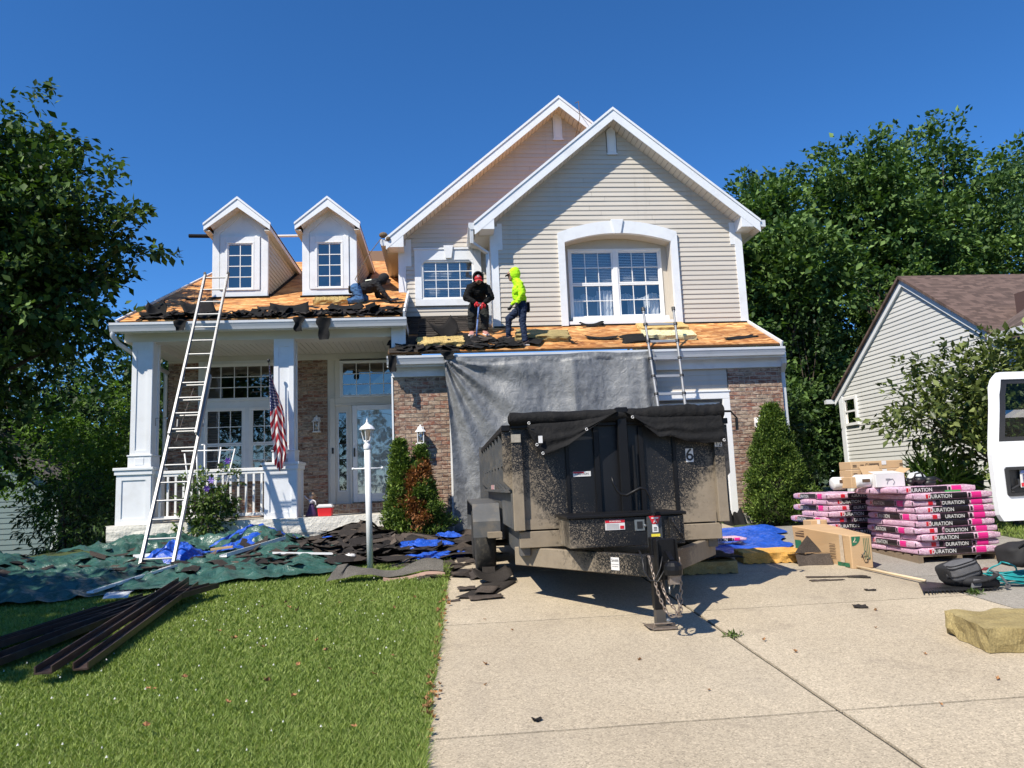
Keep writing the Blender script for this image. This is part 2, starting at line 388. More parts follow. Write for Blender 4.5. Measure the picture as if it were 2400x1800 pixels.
# ================================================================ setting
def axis_vals(lo, hi, dense_lo, dense_hi, step, coarse):
    v = []; x = lo
    while x < hi:
        v.append(x); x += step if dense_lo <= x < dense_hi else coarse if (x < dense_lo - 30 or x > dense_hi + 30) else step * 4
    v.append(hi); return v
def ground():
    xs = axis_vals(-420, 420, -9, 9, .35, 40); ys = axis_vals(-60, 700, -2, 16, .35, 40)
    V = []; 
    for y in ys:
        for x in xs:
            z = zg(x, y) - .035 + (.02 * nz(x * .8, y * .8) if abs(x) < 12 and -4 < y < 18 else 0)
            if x > -.5 and x < 8.5 and y < 13.8: z -= .05
            if y > 40: z += min((y - 40) * .004, 1.2)
            V.append((x, y, z))
    nx = len(xs); F = [(j * nx + i, j * nx + i + 1, (j + 1) * nx + i + 1, (j + 1) * nx + i) for j in range(len(ys) - 1) for i in range(nx - 1)]
    o = np_mesh('ground', np.array(V), np.array(F), m_ground(), smooth=True); tag(o, kind='structure')
ground()

def slabs(name, cells, mat, jm, z_off=0.):
    root = bpy.data.objects.new(name, None); COL.objects.link(root); tag(root, kind='structure')
    base = MB()
    for poly in cells:
        cx = sum(p[0] for p in poly) / 4; cy = sum(p[1] for p in poly) / 4
        base.add([(x, y, zg(x, y) - .02 + z_off) for x, y in poly], [(0, 1, 2, 3)])
        n = 10; q = []
        for (x, y) in poly:
            dx = .015 * (1 if x < cx else -1); dy = .011 * (1 if y < cy else -1); q.append((x + dx, y + dy))
        b = MB()
        def fn(u, v):
            a = Vector(q[0]).lerp(Vector(q[1]), u); c = Vector(q[3]).lerp(Vector(q[2]), u); p = a.lerp(c, v)
            e = min(u, 1 - u, v, 1 - v); dz = -.006 if e < .001 else 0
            return (p.x + (.006 * nz(p.y * 6, p.x * 3) if u in (0., 1.) else 0), p.y + (.006 * nz(p.x * 6, 9 + p.y) if v in (0., 1.) else 0), zg(p.x, p.y) + dz + z_off)
        b.sheet(fn, n, n)
        top = len(b.v)
        rim = [fn(i / n, 0) for i in range(n)] + [fn(1, i / n) for i in range(n)] + [fn(1 - i / n, 1) for i in range(n)] + [fn(0, 1 - i / n) for i in range(n)]
        m = len(rim); b.add(rim + [(x, y, z - .12) for x, y, z in rim], [(i, (i + 1) % m, m + (i + 1) % m, m + i) for i in range(m)])
        b.build('concrete_slab', mat, root)
    base.build('joint_bed', jm, root)
edge = lambda y: -.288 + .0273 * y
Ys = [-6, -3.2, -.7, 1.8, 4.3, 6.82, 9.3, 11.7, 13.56]
cells = []
for a, b in zip(Ys, Ys[1:]):
    cells.append([(edge(a), a), (2.2, a), (2.2, b), (edge(b), b)])
    cells.append([(2.2, a), (4.87, a), (4.87, b), (2.2, b)])
slabs('driveway', cells, CONC, JOINT)
Ys2 = [-6, -2, 1.2, 3.4, 5.6, 7.8, 10.0, 12.4]
cells = []
for a, b in zip(Ys2, Ys2[1:]): cells.append([(4.88, a), (7.9, a), (7.9, b), (4.88, b)])
slabs('side_pavement', cells, CONC2, JOINT, -.006)

# ================================================================ house
H = thing('suburban_house', 'two-storey beige house with its roof stripped to bare sheathing', 'house', (2.6, 13.6, .82))
YT, YM = 14.8, 15.7
TF = lambda y: (lambda u, d, z: (u, y - d, z))             # front wall
def siding(parent, outer, openings, z0, z1, T, expo, mat, proud=.017, name='siding_plank'):
    k = 0
    while z0 + k * expo < z1 - .01:
        za = z0 + k * expo; zb = min(za + expo, z1); k += 1
        La, Ra = outer(za + .002); Lb, Rb = outer(zb - .002)
        if Ra - La < .03: continue
        if Rb < Lb: Lb = Rb = (Lb + Rb) / 2
        segs = [(La, Ra, Lb, Rb)]
        for op in openings:
            r = op((za + zb) / 2)
            if not r: continue
            out = []
            for (la, ra, lb, rb) in segs:
                if r[1] <= min(la, lb) or r[0] >= max(ra, rb): out.append((la, ra, lb, rb)); continue
                if r[0] > la + .02: out.append((la, r[0], min(lb, r[0]), r[0]))
                if r[1] < ra - .02: out.append((r[1], ra, r[1], max(rb, r[1])))
            segs = out
        cut = []
        for (la, ra, lb, rb) in segs:
            if min(ra, rb) - max(la, lb) > 2.7:
                s = lerp(max(la, lb), min(ra, rb), rng.uniform(.25, .75)); cut += [(la, s - .002, lb, s - .002), (s + .002, ra, s + .002, rb)]
            else: cut.append((la, ra, lb, rb))
        for (la, ra, lb, rb) in cut:
            b = MB(); p = proud + rng.uniform(-.002, .002)
            b.add([T(la, 0, za), T(ra, 0, za), T(ra, p, za), T(la, p, za), T(ra, p, za + .014), T(la, p, za + .014), T(rb, .003, zb), T(lb, .003, zb), T(rb, 0, zb), T(lb, 0, zb)],
                  [(0, 1, 2, 3), (3, 2, 4, 5), (5, 4, 6, 7), (7, 6, 8, 9), (0, 3, 5, 7, 9), (1, 8, 6, 4, 2)])
            b.build(name, mat, parent)

# ---- bricks
_bm = {}
def brick_mesh(l, h=.062, d=.06):
    key = (round(l, 3), h)
    if key not in _bm:
        b = MB(); b.box(0, l, 0, d, 0, h); me = bpy.data.meshes.new('brick'); me.from_pydata(b.v, [], b.f); me.materials.append(BRICK)
        bm = bmesh.new(); bm.from_mesh(me); bmesh.ops.recalc_face_normals(bm, faces=bm.faces)
        bmesh.ops.bevel(bm, geom=list(bm.edges), offset=.004, segments=1, affect='EDGES'); bm.to_mesh(me); bm.free(); _bm[key] = me
    return _bm[key]
n_brick = 0
rest = MB()
def brickwork(parent, x0, x1, z0, z1, y, holes=(), course=.0731, pitch=.214, T=None):
    global n_brick
    k = 0; z = z0
    while z + .05 < z1:
        h = min(.0625, z1 - z - .004)
        x = x0 - (pitch / 2 if k % 2 else 0)
        while x < x1 - .005:
            a = max(x, x0); c = min(x + pitch - .0095, x1); x += pitch
            if c - a < .03: continue
            if any(a < hx1 and c > hx0 and z < hz1 and z + h > hz0 for hx0, hx1, hz0, hz1 in holes):
                continue
            pr = rng.uniform(-.003, .003)
            if T is None and n_brick < 300 and h > .06:
                n_brick += 1
                o = bpy.data.objects.new('brick', brick_mesh(c - a)); COL.objects.link(o); o.parent = parent
                o.location = (a, y + pr, z)
            elif T is None: rest.box(a, c, y + pr, y + .06, z, z + h)
            else: rest.hexa([T(a, .0 + pr, z), T(c, 0 + pr, z), T(c, .05, z), T(a, .05, z), T(a, 0 + pr, z + h), T(c, 0 + pr, z + h), T(c, .05, z + h), T(a, .05, z + h)])
        z += course; k += 1

# ---- windows
def window(parent, x0, x1, z0, z1, y, sashes, fw=.05, name='window', blind=None, depth=.35, curtain=False, room=DARK, outer=0.):
    """sashes: list of (x0,x1,z0,z1,cols,rows); frame mesh is the part, panes / muntins / blind its pieces"""
    b = MB(); o = outer
    b.box(x0, x1, y - .03, y + .05, z0, z0 + fw); b.box(x0, x1, y - .03, y + .05, z1 - fw, z1)
    b.box(x0, x0 + fw, y - .03, y + .05, z0 + fw, z1 - fw); b.box(x1 - fw, x1, y - .03, y + .05, z0 + fw, z1 - fw)
    fr = b.build(name, WHITE2, parent, bevel=.004)
    for (a, c, d, e, nc, nr) in sashes:
        s = .032; q = MB()
        q.box(a, c, y - .012, y + .03, d, d + s); q.box(a, c, y - .012, y + .03, e - s, e); q.box(a, a + s, y - .012, y + .03, d + s, e - s); q.box(c - s, c, y - .012, y + .03, d + s, e - s)
        q.build('sash', WHITE2, fr)
        gx0, gx1, gz0, gz1 = a + s, c - s, d + s, e - s; mw = .016
        mu = MB()
        for i in range(1, nc):
            x = lerp(gx0, gx1, i / nc); mu.box(x - mw / 2, x + mw / 2, y - .004, y + .008, gz0, gz1)
        for j in range(1, nr):
            z = lerp(gz0, gz1, j / nr); mu.box(gx0, gx1, y - .0055, y + .0065, z - mw / 2, z + mw / 2)
        if nc * nr > 1: mu.build('muntin', WHITE2, fr)
        for i in range(nc):
            for j in range(nr):
                xa, xb = lerp(gx0, gx1, i / nc), lerp(gx0, gx1, (i + 1) / nc); za, zb = lerp(gz0, gz1, j / nr), lerp(gz0, gz1, (j + 1) / nr)
                p = MB(); t1, t2 = rng.uniform(-.0015, .0015), rng.uniform(-.0015, .0015)
                p.add([(xa, y + .012 + t1, za), (xb, y + .012 - t1, za), (xb, y + .012 - t2, zb), (xa, y + .012 + t2, zb)], [(0, 1, 2, 3)]); p.build('pane', GLASS, fr)
    r = MB(); yb = y + depth
    r.add([(x0, y + .06, z0), (x1, y + .06, z0), (x1, y + .06, z1), (x0, y + .06, z1), (x0, yb, z0), (x1, yb, z0), (x1, yb, z1), (x0, yb, z1)], [(4, 5, 6, 7), (0, 1, 5, 4), (3, 2, 6, 7), (0, 3, 7, 4), (1, 2, 6, 5)])
    r.build('interior', room, fr)
    if blind:
        bz0, bz1, sp, mat = blind; q = MB(); z = bz0
        while z < bz1:
            q.prism_yz([(y + .075, z), (y + .105, z + sp * .55), (y + .107, z + sp * .53), (y + .077, z - .004)], x0 + fw, x1 - fw); z += sp
        q.build('blind', mat, fr)
    if curtain:
        q = MB()
        for (a, c, d, e, top) in curtain:
            q.sheet(lambda u, v: (lerp(a, c, u), y + .10 + .022 * math.sin(u * (c - a) * 75 + .6 * math.sin(v * 7)), lerp(d, e + top * math.sin(u * math.pi * 3), v)), int((c - a) * 90) + 8, 8)
        q.build('curtain', mk('curtain_cloth', (.72, .73, .74), .8, .08), fr, smooth=True)
    return fr
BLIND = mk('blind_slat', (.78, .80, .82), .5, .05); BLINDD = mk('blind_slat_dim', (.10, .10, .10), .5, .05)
LITROOM = mk('pale_interior', (.30, .31, .32), .8)

# ---- garage front: brick piers
gw = MB(); gw.box(5.39, 6.44, 13.612, 13.80, .92, 3.80); gw.box(6.30, 6.425, 13.80, 21., .8, 3.80)
garage_wall = gw.build('garage_wall', MORTAR, H)
brickwork(garage_wall, 5.39, 6.44, .925, 3.66, 13.60)
gw = MB(); gw.box(-.91, .10, 13.612, 13.80, .92, 3.80); gw.box(-.895, -.80, 13.80, 15.74, .8, 3.9); garage_wall = gw.build('garage_wall', MORTAR, H)
brickwork(garage_wall, -.91, .10, .925, 3.66, 13.60)
b = MB(); b.box(-.93, .11, 13.59, 13.80, .55, .915); b.build('foundation', mk('foundation_concrete', (.40, .38, .34), .9, .15, 5., .1), H); b = MB(); b.box(5.38, 6.46, 13.59, 13.8, .55, .915); b.box(6.31, 6.46, 13.8, 21., .55, .915)
b.build('foundation', mk('foundation_concrete', (.40, .38, .34), .9, .15, 5., .1), H)
# siding above the garage door, header and door
wa = MB(); wa.box(.10, 5.39, 13.66, 13.8, 3.02, 3.80); hw = wa.build('door_header', BACK, H)
siding(hw, lambda z: (.11, 5.38), [], 3.22, 3.66, TF(13.65), .10, SIDING)
b = MB(); b.box(.10, 5.39, 13.60, 13.66, 3.06, 3.21); b.box(.10, .24, 13.60, 13.66, .82, 3.06); b.box(5.25, 5.39, 13.60, 13.66, .82, 3.06)
b.box(.08, 5.41, 13.585, 13.66, 3.19, 3.225)
b.build('door_casing', WHITE2, H, bevel=.006)
gd = MB(); gd.box(.24, 5.25, 13.74, 13.78, .82, 3.06); gdo = gd.build('garage_door', WHITE2, H)
for r in range(4):
    for c in range(8):
        xa = .24 + c * .626; za = .82 + r * .56; p = MB()
        p.box(xa + .04, xa + .586, 13.722, 13.738, za + .05, za + .51); p.box(xa + .09, xa + .536, 13.712, 13.7225, za + .10, za + .46)
        p.build('door_panel', WHITE2, gdo, bevel=.004)
# frieze, soffit, gutter
def gutter(parent, x0, x1, y, ztop, h=.15, d=.12, axis='x', side=-1):
    b = MB()
    if axis == 'x':
        pr = [(y + d, ztop), (y + d, ztop - h), (y + .045, ztop - h), (y + .03, ztop - h * .7), (y + .012, ztop - h * .42), (y, ztop - h * .28), (y, ztop), (y + .012, ztop), (y + .012, ztop - .03), (y + .03, ztop - h * .5), (y + .06, ztop - h + .012), (y + d - .01, ztop - h + .012), (y + d - .01, ztop)]
        b.prism_yz(pr, x0, x1)
        b.prism_yz([(y + d, ztop - .002), (y + d, ztop - h), (y + .045, ztop - h), (y + .03, ztop - h * .7), (y + .012, ztop - h * .42), (y, ztop - h * .28), (y, ztop - .002)], x0 - .004, x0 + .004)
        b.prism_yz([(y + d, ztop - .002), (y + d, ztop - h), (y + .045, ztop - h), (y + .03, ztop - h * .7), (y + .012, ztop - h * .42), (y, ztop - h * .28), (y, ztop - .002)], x1 - .004, x1 + .004)
    return b.build('gutter', GUTTER, parent)
b = MB(); b.box(-.92, 6.46, 13.565, 13.605, 3.635, 3.835); b.build('frieze_board', WHITE, H, bevel=.004)
b = MB(); b.box(-.99, 6.46, 13.38, 13.565, 3.825, 3.845); b.build('soffit', WHITE, H)
b = MB(); b.box(-.99, 6.46, 13.375, 13.395, 3.79, 3.99); b.build('fascia', WHITE, H)
gutter(H, -.985, 6.40, 13.255, 3.975)
# garage skirt roof: z = 3.98 + .5 (y - 13.2)
gr = lambda x, y, o=0.: (x, y - o * .447, 3.98 + .5 * (y - 13.2) + o * .894)
b = MB()
def slab_on(f, x0, x1, y0, y1, th, b):
    b.hexa([f(x0, y0, -th), f(x1, y0, -th), f(x1, y1, -th), f(x0, y1, -th), f(x0, y0), f(x1, y0), f(x1, y1), f(x0, y1)])
slab_on(lambda x, y, o=0: gr(x, y, o - .014), -.97, 6.36, 13.34, 14.9, .03, b); slab_on(lambda x, y, o=0: gr(x, y, o - .014), -.97, 1.2, 14.9, 15.75, .03, b)
groof = b.build('garage_roof', mk('roof_deck_edge', (.16, .09, .045), .85), H)
def panels(f, x0, x1, y0, y1, lx, ly, parent, mat=OSB, name='sheathing_panel', skip=None):
    j = 0; y = y0
    while y < y1 - .02:
        ye = min(y + ly, y1); x = x0 - (lx / 2 if j % 2 else 0)
        while x < x1 - .02:
            a, c = max(x, x0), min(x + lx, x1); x += lx
            if c - a < .05 or (skip and skip((a + c) / 2, (y + ye) / 2)): continue
            p = MB(); w = [rng.uniform(0, .004) for _ in range(4)]; g = .003
            p.hexa([f(a + g, y + g, -.013), f(c - g, y + g, -.013), f(c - g, ye - g, -.013), f(a + g, ye - g, -.013), f(a + g, y + g, w[0]), f(c - g, y + g, w[1]), f(c - g, ye - g, w[2]), f(a + g, ye - g, w[3])])
            p.build(name, mat, parent)
        y = ye; j += 1
panels(gr, -.95, 6.34, 13.34, 14.82, 2.44, 1.09, groof)
# old shingle courses still on the left end of the skirt roof
for j in range(17):
    y = 13.30 + j * .142
    xr = .42 + .35 * math.sin(j * 1.9) - (.0 if j > 4 else .1) if j < 9 else (1.02 if y > 14.85 else .9)
    x = -.96 - (.16 if j % 2 else 0)
    while x < xr - .05:
        c = min(x + .33, xr); a = max(x, -.96); x += .33
        if rng.random() < .12 and j < 9: continue
        if rng.random() < .5:
            p = MB(); y0, y1 = y, y + .15
            p.hexa([gr(a + .003, y0, .010), gr(c - .003, y0, .010), gr(c - .003, y1, .006), gr(a + .003, y1, .006), gr(a + .003, y0, .016 + rng.uniform(0, .01)), gr(c - .003, y0, .016 + rng.uniform(0, .01)), gr(c - .003, y1, .012), gr(a + .003, y1, .012)])
        else:
            p = MB(); y0, y1 = y, y + .15
            p.hexa([gr(a + .003, y0, .008), gr(c - .003, y0, .008), gr(c - .003, y1, .004), gr(a + .003, y1, .004), gr(a + .003, y0, .014), gr(c - .003, y0, .014), gr(c - .003, y1, .010), gr(a + .003, y1, .010)])
        p.build('shingle', SHGO, groof)
# right rake trim + step flashing at the wall
b = MB(); b.bar(gr(6.37, 13.30, .0), gr(6.37, 14.80, .0), .03, .10); b.build('rake_trim', WHITE, groof)
b = MB(); b.box(1.06, 6.39, 14.765, 14.80, 4.735, 4.80); b.box(-.86, 1.06, 15.66, 15.70, 5.19, 5.245); b.build('wall_flashing', FELT, groof)

# ---- gable fronts
def gable(xc, zt, slope, xl, xr, yf, yw, yback, dz, parts):
    """roof slabs, rake fascia, soffit boards. top line z = zt - slope*|x-xc|"""
    top = lambda x: zt - slope * abs(x - xc)
    rb = MB(); th = .05
    for sgn, xe in ((-1, xl), (1, xr)):
        rb.hexa([(xc, yf + .03, top(xc) - .02 - th), (xe, yf + .03, top(xe) - .02 - th), (xe, yback, top(xe) - .02 - th), (xc, yback, top(xc) - .02 - th), (xc, yf + .03, top(xc) - .02), (xe, yf + .03, top(xe) - .02), (xe, yback, top(xe) - .02), (xc, yback, top(xc) - .02)])
    rf = rb.build('gable_roof', OSB, H)
    for sgn, xe in ((-1, xl), (1, xr)):
        b = MB(); b.prism_xz([(xc, top(xc)), (xe, top(xe)), (xe, top(xe) - dz), (xc, top(xc) - dz)], yf, yf + .025)
        b.build('rake_fascia', WHITE, rf)
        b = MB(); b.prism_xz([(xc, top(xc) + .012), (xe + sgn * .012, top(xe) + .012), (xe + sgn * .012, top(xe) - .045), (xc, top(xc) - .045)], yf - .018, yf + .02); b.build('drip_edge', WHITE, rf)
        n = int(abs(xe - xc) / .085)
        for i in range(n):
            a, c = lerp(xc, xe, i / n), lerp(xc, xe, (i + 1) / n - .10 / n); s = MB(); zo = -dz + .02 + rng.uniform(-.002, .002)
            s.prism_xz([(a, top(a) + zo), (c, top(c) + zo), (c, top(c) + zo + .012), (a, top(a) + zo + .012)], yf + .025, yw + .0); s.build('soffit_panel', CREAM, rf)
        b = MB(); b.prism_xz([(xc, top(xc) - dz + .034), (xe, top(xe) - dz + .034), (xe, top(xe) - dz + .04), (xc, top(xc) - dz + .04)], yf + .025, yw + .02); b.build('soffit_gap', BACK, rf)
    return rf, top
def birdbox(parent, xo, xi, zb, top, dz, yf, yw):
    b = MB(); b.prism_xz([(xo, zb), (xi, zb), (xi, top(xi) - dz + .01), (xo, top(xo) - .03)], yf + .004, yw - .002); b.build('eave_return', WHITE, parent, bevel=.004)
# tower over the garage
tw_roof, ttop = gable(3.69, 9.325, .83, .72, 6.66, 14.4, YT, 22.5, .257, None)
birdbox(tw_roof, .765, 1.12, 6.715, ttop, .257, 14.4, YT); birdbox(tw_roof, 6.615, 6.26, 6.715, ttop, .257, 14.4, YT)
arch_out = lambda x: 6.735 + .25 * (1 - ((x - 3.71) / 1.265) ** 2)
arch_in = lambda x: 6.535 + .185 * (1 - ((x - 3.71) / 1.125) ** 2)
def ten_open(z):
    if z < 6.52: return (2.52, 4.90)
    if z < 6.90:
        w = 1.265 * math.sqrt(max(0, 1 - (z + .05 - 6.735) / .25)) if z > 6.69 else 1.20
        w = min(w, 1.19); return (3.71 - w, 3.71 + w) if w > .1 else None
    return None
tout = lambda z: (max(1.075, 3.69 - (9.325 - .24 - z) / .83), min(6.365, 3.69 + (9.325 - .24 - z) / .83))
b = MB(); yb = YT + .003
for (x0, x1, z0, z1) in ((1.07, 2.53, 4.6, 6.70), (4.89, 6.37, 4.6, 6.70)): b.box(x0, x1, yb, yb + .12, z0, z1)
arc = [(2.53 + i * 2.36 / 16, max(arch_in(2.53 + i * 2.36 / 16), 6.55) + .04) for i in range(17)]
b.prism_xz([(1.07, 6.70), (2.53, 6.70)] + [(x, max(z, 6.70)) for x, z in arc[1:-1]] + [(4.89, 6.70), (6.37, 6.70), (6.37, 6.88), (3.69, 9.09), (1.07, 6.88)], yb, yb + .12)
b.box(1.07, 1.17, yb + .12, 15.72, 4.6, 6.9); b.box(6.27, 6.37, yb + .12, 21., 4.0, 6.9)
tower = b.build('tower_wall', BACK, H)
siding(tower, tout, [ten_open, lambda z: (3.60, 3.83) if 8.44 < z < 8.98 else None], 4.79, 9.06, TF(YT), .102, SIDING)
TL = lambda u, d, z: (1.07 - d, u, z)
siding(tower, lambda z: (14.82, 15.69), [], 4.9, 6.75, TL, .102, SIDING)
# corner boards
b = MB(); b.box(1.045, 1.205, YT - .03, YT + .003, 4.76, 6.46); b.box(1.045, 1.07, YT + .004, YT + .15, 4.8, 6.7); b.box(1.205, 1.30, YT - .026, YT + .003, 6.40, 6.96); b.box(1.045, 1.205, YT - .028, YT + .003, 6.46, 6.9)
b.build('corner_board', WHITE, tower)
b = MB(); b.box(6.235, 6.395, YT - .03, YT + .003, 4.80, 6.60); b.box(6.14, 6.39, YT - .027, YT + .003, 6.46, 6.94); b.build('corner_board', WHITE, tower)
# arched surround + keystone
xs = [2.445 + i * 2.53 / 24 for i in range(25)]
b = MB(); b.ring_strip([(lerp(2.585, 4.835, i / 24), arch_in(lerp(2.585, 4.835, i / 24))) for i in range(25)], [(x, arch_out(x)) for x in xs], YT - .075, YT + .02)
b.prism_xz([(2.445, 4.77), (2.585, 4.77), (2.585, 6.535), (2.445, 6.735)], YT - .073, YT + .02); b.prism_xz([(4.835, 4.79), (4.975, 4.79), (4.975, 6.735), (4.835, 6.535)], YT - .073, YT + .02)
sur = b.build('arched_surround', WHITE, tower)
b = MB(); b.prism_xz([(3.645, 6.70), (3.775, 6.70), (3.845, 7.005), (3.575, 7.005)], YT - .11, YT - .05); b.build('keystone', WHITE, sur, bevel=.006)
# recess behind the arch
b = MB(); ya, yr = YT + .02, 15.12
b.box(2.54, 2.585, ya, yr, 4.78, 6.6); b.box(4.835, 4.88, ya, yr, 4.78, 6.6); b.box(2.585, 4.835, ya, yr, 4.80, 4.86)
for i in range(24):
    a, c = lerp(2.585, 4.835, i / 24), lerp(2.585, 4.835, (i + 1) / 24); b.prism_xz([(a, arch_in(a)), (c, arch_in(c)), (c, arch_in(c) + .05), (a, arch_in(a) + .05)], ya, yr)
b.box(2.54, 2.70, yr, yr + .08, 4.78, 6.75); b.box(4.72, 4.88, yr, yr + .08, 4.78, 6.75); b.box(2.70, 4.72, yr, yr + .08, 6.50, 6.8)
b.build('window_recess', SIDING, tower)
window(tower, 2.70, 3.71, 4.97, 6.50, yr, [(2.75, 3.66, 5.735, 6.45, 3, 2), (2.75, 3.66, 5.02, 5.73, 3, 2)], blind=(5.75, 6.44, .035, BLIND), curtain=[(2.76, 3.0, 5.02, 5.45, 0.0), (3.3, 3.64, 5.02, 5.62, .0), (2.95, 3.45, 5.4, 5.52, .035)], room=LITROOM)
window(tower, 3.71, 4.72, 4.985, 6.50, yr, [(3.76, 4.67, 5.745, 6.45, 3, 2), (3.76, 4.67, 5.035, 5.74, 3, 2)], blind=(5.76, 6.44, .035, BLIND), curtain=[(3.78, 4.66, 5.40, 5.50, .05), (3.95, 4.1, 5.04, 5.42, 0), (4.3, 4.66, 5.04, 5.42, .0)])
b = MB(); b.box(2.58, 4.84, YT - .04, YT + .02, 4.80, 4.865); b.box(2.70, 4.72, YT + .02, yr, 4.86, 4.97); b.build('window_sill', WHITE2, tower)
def vent(parent, xc, z0, z1, w, y):
    b = MB(); b.prism_xz([(xc - w / 2, z0), (xc + w / 2, z0), (xc + w / 2, z1 - .10), (xc, z1), (xc - w / 2, z1 - .10)], y - .03, y + .02)
    v = b.build('gable_vent', WHITE, parent)
    q = MB(); q.box(xc - w * .28, xc + w * .28, y - .036, y - .03, z0 + .06, z1 - .16); q.build('louver', WHITE2, v)
    q = MB(); q.box(xc - w * .6, xc + w * .6, y - .034, y - .028, z0 - .015, z0 + .02); q.build('sill', WHITE, v)
vent(tower, 3.71, 8.47, 9.08, .19, YT - .018)
# main gable
mn_roof, mtop = gable(2.72, 10.07, .84, -1.11, 6.55, 15.3, YM, 22.5, .24, None)
birdbox(mn_roof, -1.06, -.74, 6.66, mtop, .24, 15.3, YM)
b = MB(); b.box(-.855, -.387, YM + .003, YM + .12, 5.1, 6.475); b.box(.737, 6.2, YM + .003, YM + .12, 5.1, 6.475); b.box(-.387, .737, YM + .003, YM + .12, 5.1, 5.61); b.prism_xz([(-.855, 6.475), (6.2, 6.475), (6.2, 6.9), (2.72, 9.83), (-.855, 6.82)], YM + .003, YM + .12); b.box(-.855, -.75, YM + .12, 22, 5.2, 6.8)
mainw = b.build('main_wall', BACK, H)
mout = lambda z: (max(-.85, 2.72 - (10.07 - .225 - z) / .84), min(1.09 if z < 6.9 else 4.6, 2.72 + (10.07 - .225 - z) / .84))
siding(mainw, mout, [lambda z: (-.47, .84) if 5.5 < z < 6.69 else None, lambda z: (2.62, 2.83) if 9.2 < z < 9.8 else None], 5.25, 9.82, TF(YM), .102, SIDING)
b = MB(); b.box(-.88, -.72, YM - .03, YM + .003, 5.62, 6.62); b.box(-.72, -.60, YM - .027, YM + .003, 6.35, 6.95); b.box(-.878, -.72, YM - .028, YM + .003, 6.62, 6.8); b.build('corner_board', WHITE, mainw)
vent(mainw, 2.725, 9.23, 9.87, .20, YM - .018)
# small window with trim, clipped upper corners and keystone
b = MB(); y0, y1 = YM - .06, YM + .01
oz = [(-.535, 5.47), (.90, 5.47), (.90, 6.725), (-.535, 6.725)]
b.box(-.535, .90, y0, y1, 5.465, 5.615); b.box(-.535, -.385, y0, y1, 5.615, 6.725); b.box(.735, .90, y0, y1, 5.615, 6.725); b.box(-.385, .735, y0, y1, 6.47, 6.725)
b.prism_xz([(-.385, 6.47), (-.385, 6.37), (-.285, 6.47)], y0, y1); b.prism_xz([(.735, 6.47), (.635, 6.47), (.735, 6.37)], y0, y1)
b.box(-.55, .915, y0 - .02, y1, 6.70, 6.745)
st = b.build('window_surround', WHITE, mainw, bevel=.005)
b = MB(); b.prism_xz([(.135, 6.50), (.265, 6.50), (.305, 6.785), (.095, 6.785)], y0 - .045, y0 - .005); b.build('keystone', WHITE, st, bevel=.006)
window(mainw, -.385, .735, 5.615, 6.47, YM - .01, [(-.375, .725, 5.625, 6.46, 4, 4)], fw=.035, blind=(5.65, 6.45, .035, BLIND), room=LITROOM)
# eave gutters running back on tower and main roof + tower downspout
for (xg, zt_, y0g, y1g, par) in ((.60, 6.86, 14.42, 22., tw_roof), (6.66, 6.86, 14.42, 22., tw_roof), (-1.23, 6.84, 15.32, 22., mn_roof)):
    b = MB(); b.prism([(xg, y0g, zt_), (xg, y0g, zt_ - .09), (xg + .03, y0g, zt_ - .14), (xg + .12, y0g, zt_ - .14), (xg + .12, y0g, zt_)], (0, y1g - y0g, 0)); b.build('gutter', GUTTER, par)
b = MB(); b.bar((.66, 14.46, 6.74), (.66, 14.5, 6.45), .075, .06); b.bar((.66, 14.5, 6.47), (.98, 14.75, 6.33), .07, .06); b.bar((.985, 14.76, 6.36), (.985, 14.76, 4.86), .075, .06); b.bar((.985, 14.76, 4.9), (.95, 14.6, 4.78), .075, .06)
b.build('downspout', GUTTER, tw_roof, bevel=.006)
# eave soffits beneath the side eaves
for q_ in ((.72, 1.06, 14.8, 22., 6.70, 6.72), (6.38, 6.65, 14.8, 22., 6.70, 6.72), (-1.1, -.86, 15.7, 22., 6.655, 6.675)): b = MB(); b.box(*q_); b.build('eave_soffit', CREAM, H)

# ---- porch
por = MB(); por.box(-5.80, -.92, 13.58, 15.9, 1.10, 1.18); por.build('porch_floor', mk('porch_concrete', (.42, .40, .36), .9, .1, 6.), H)
b = MB()
b.sheet(lambda u, v: (lerp(-5.80, -.92, u), 13.56 - .025 * abs(nz(u * 14, v * 4, 3)) - (.02 if v > .62 else 0), lerp(.5, 1.185, v)), 90, 14)
b.sheet(lambda u, v: (-5.80 - .02 * abs(nz(u * 8, v * 4, 5)), lerp(15.9, 13.56, u), lerp(.3, 1.185, v)), 20, 8)
b.box(-5.82, -.92, 13.545, 13.75, 1.184, 1.192)
b.build('porch_base', CAP, H, smooth=False)
b = MB(); b.box(-2.36, -.92, 15.36, 15.76, 1.18, 1.36)
stp = b.build('door_step', MORTAR, H)
x = -2.35
while x < -.95:
    rest.box(x, x + .063, 15.352, 15.76, 1.275, 1.368); x += .073
x = -2.35
while x < -1.0:
    rest.box(x, x + .2, 15.352, 15.4, 1.185, 1.262); x += .21
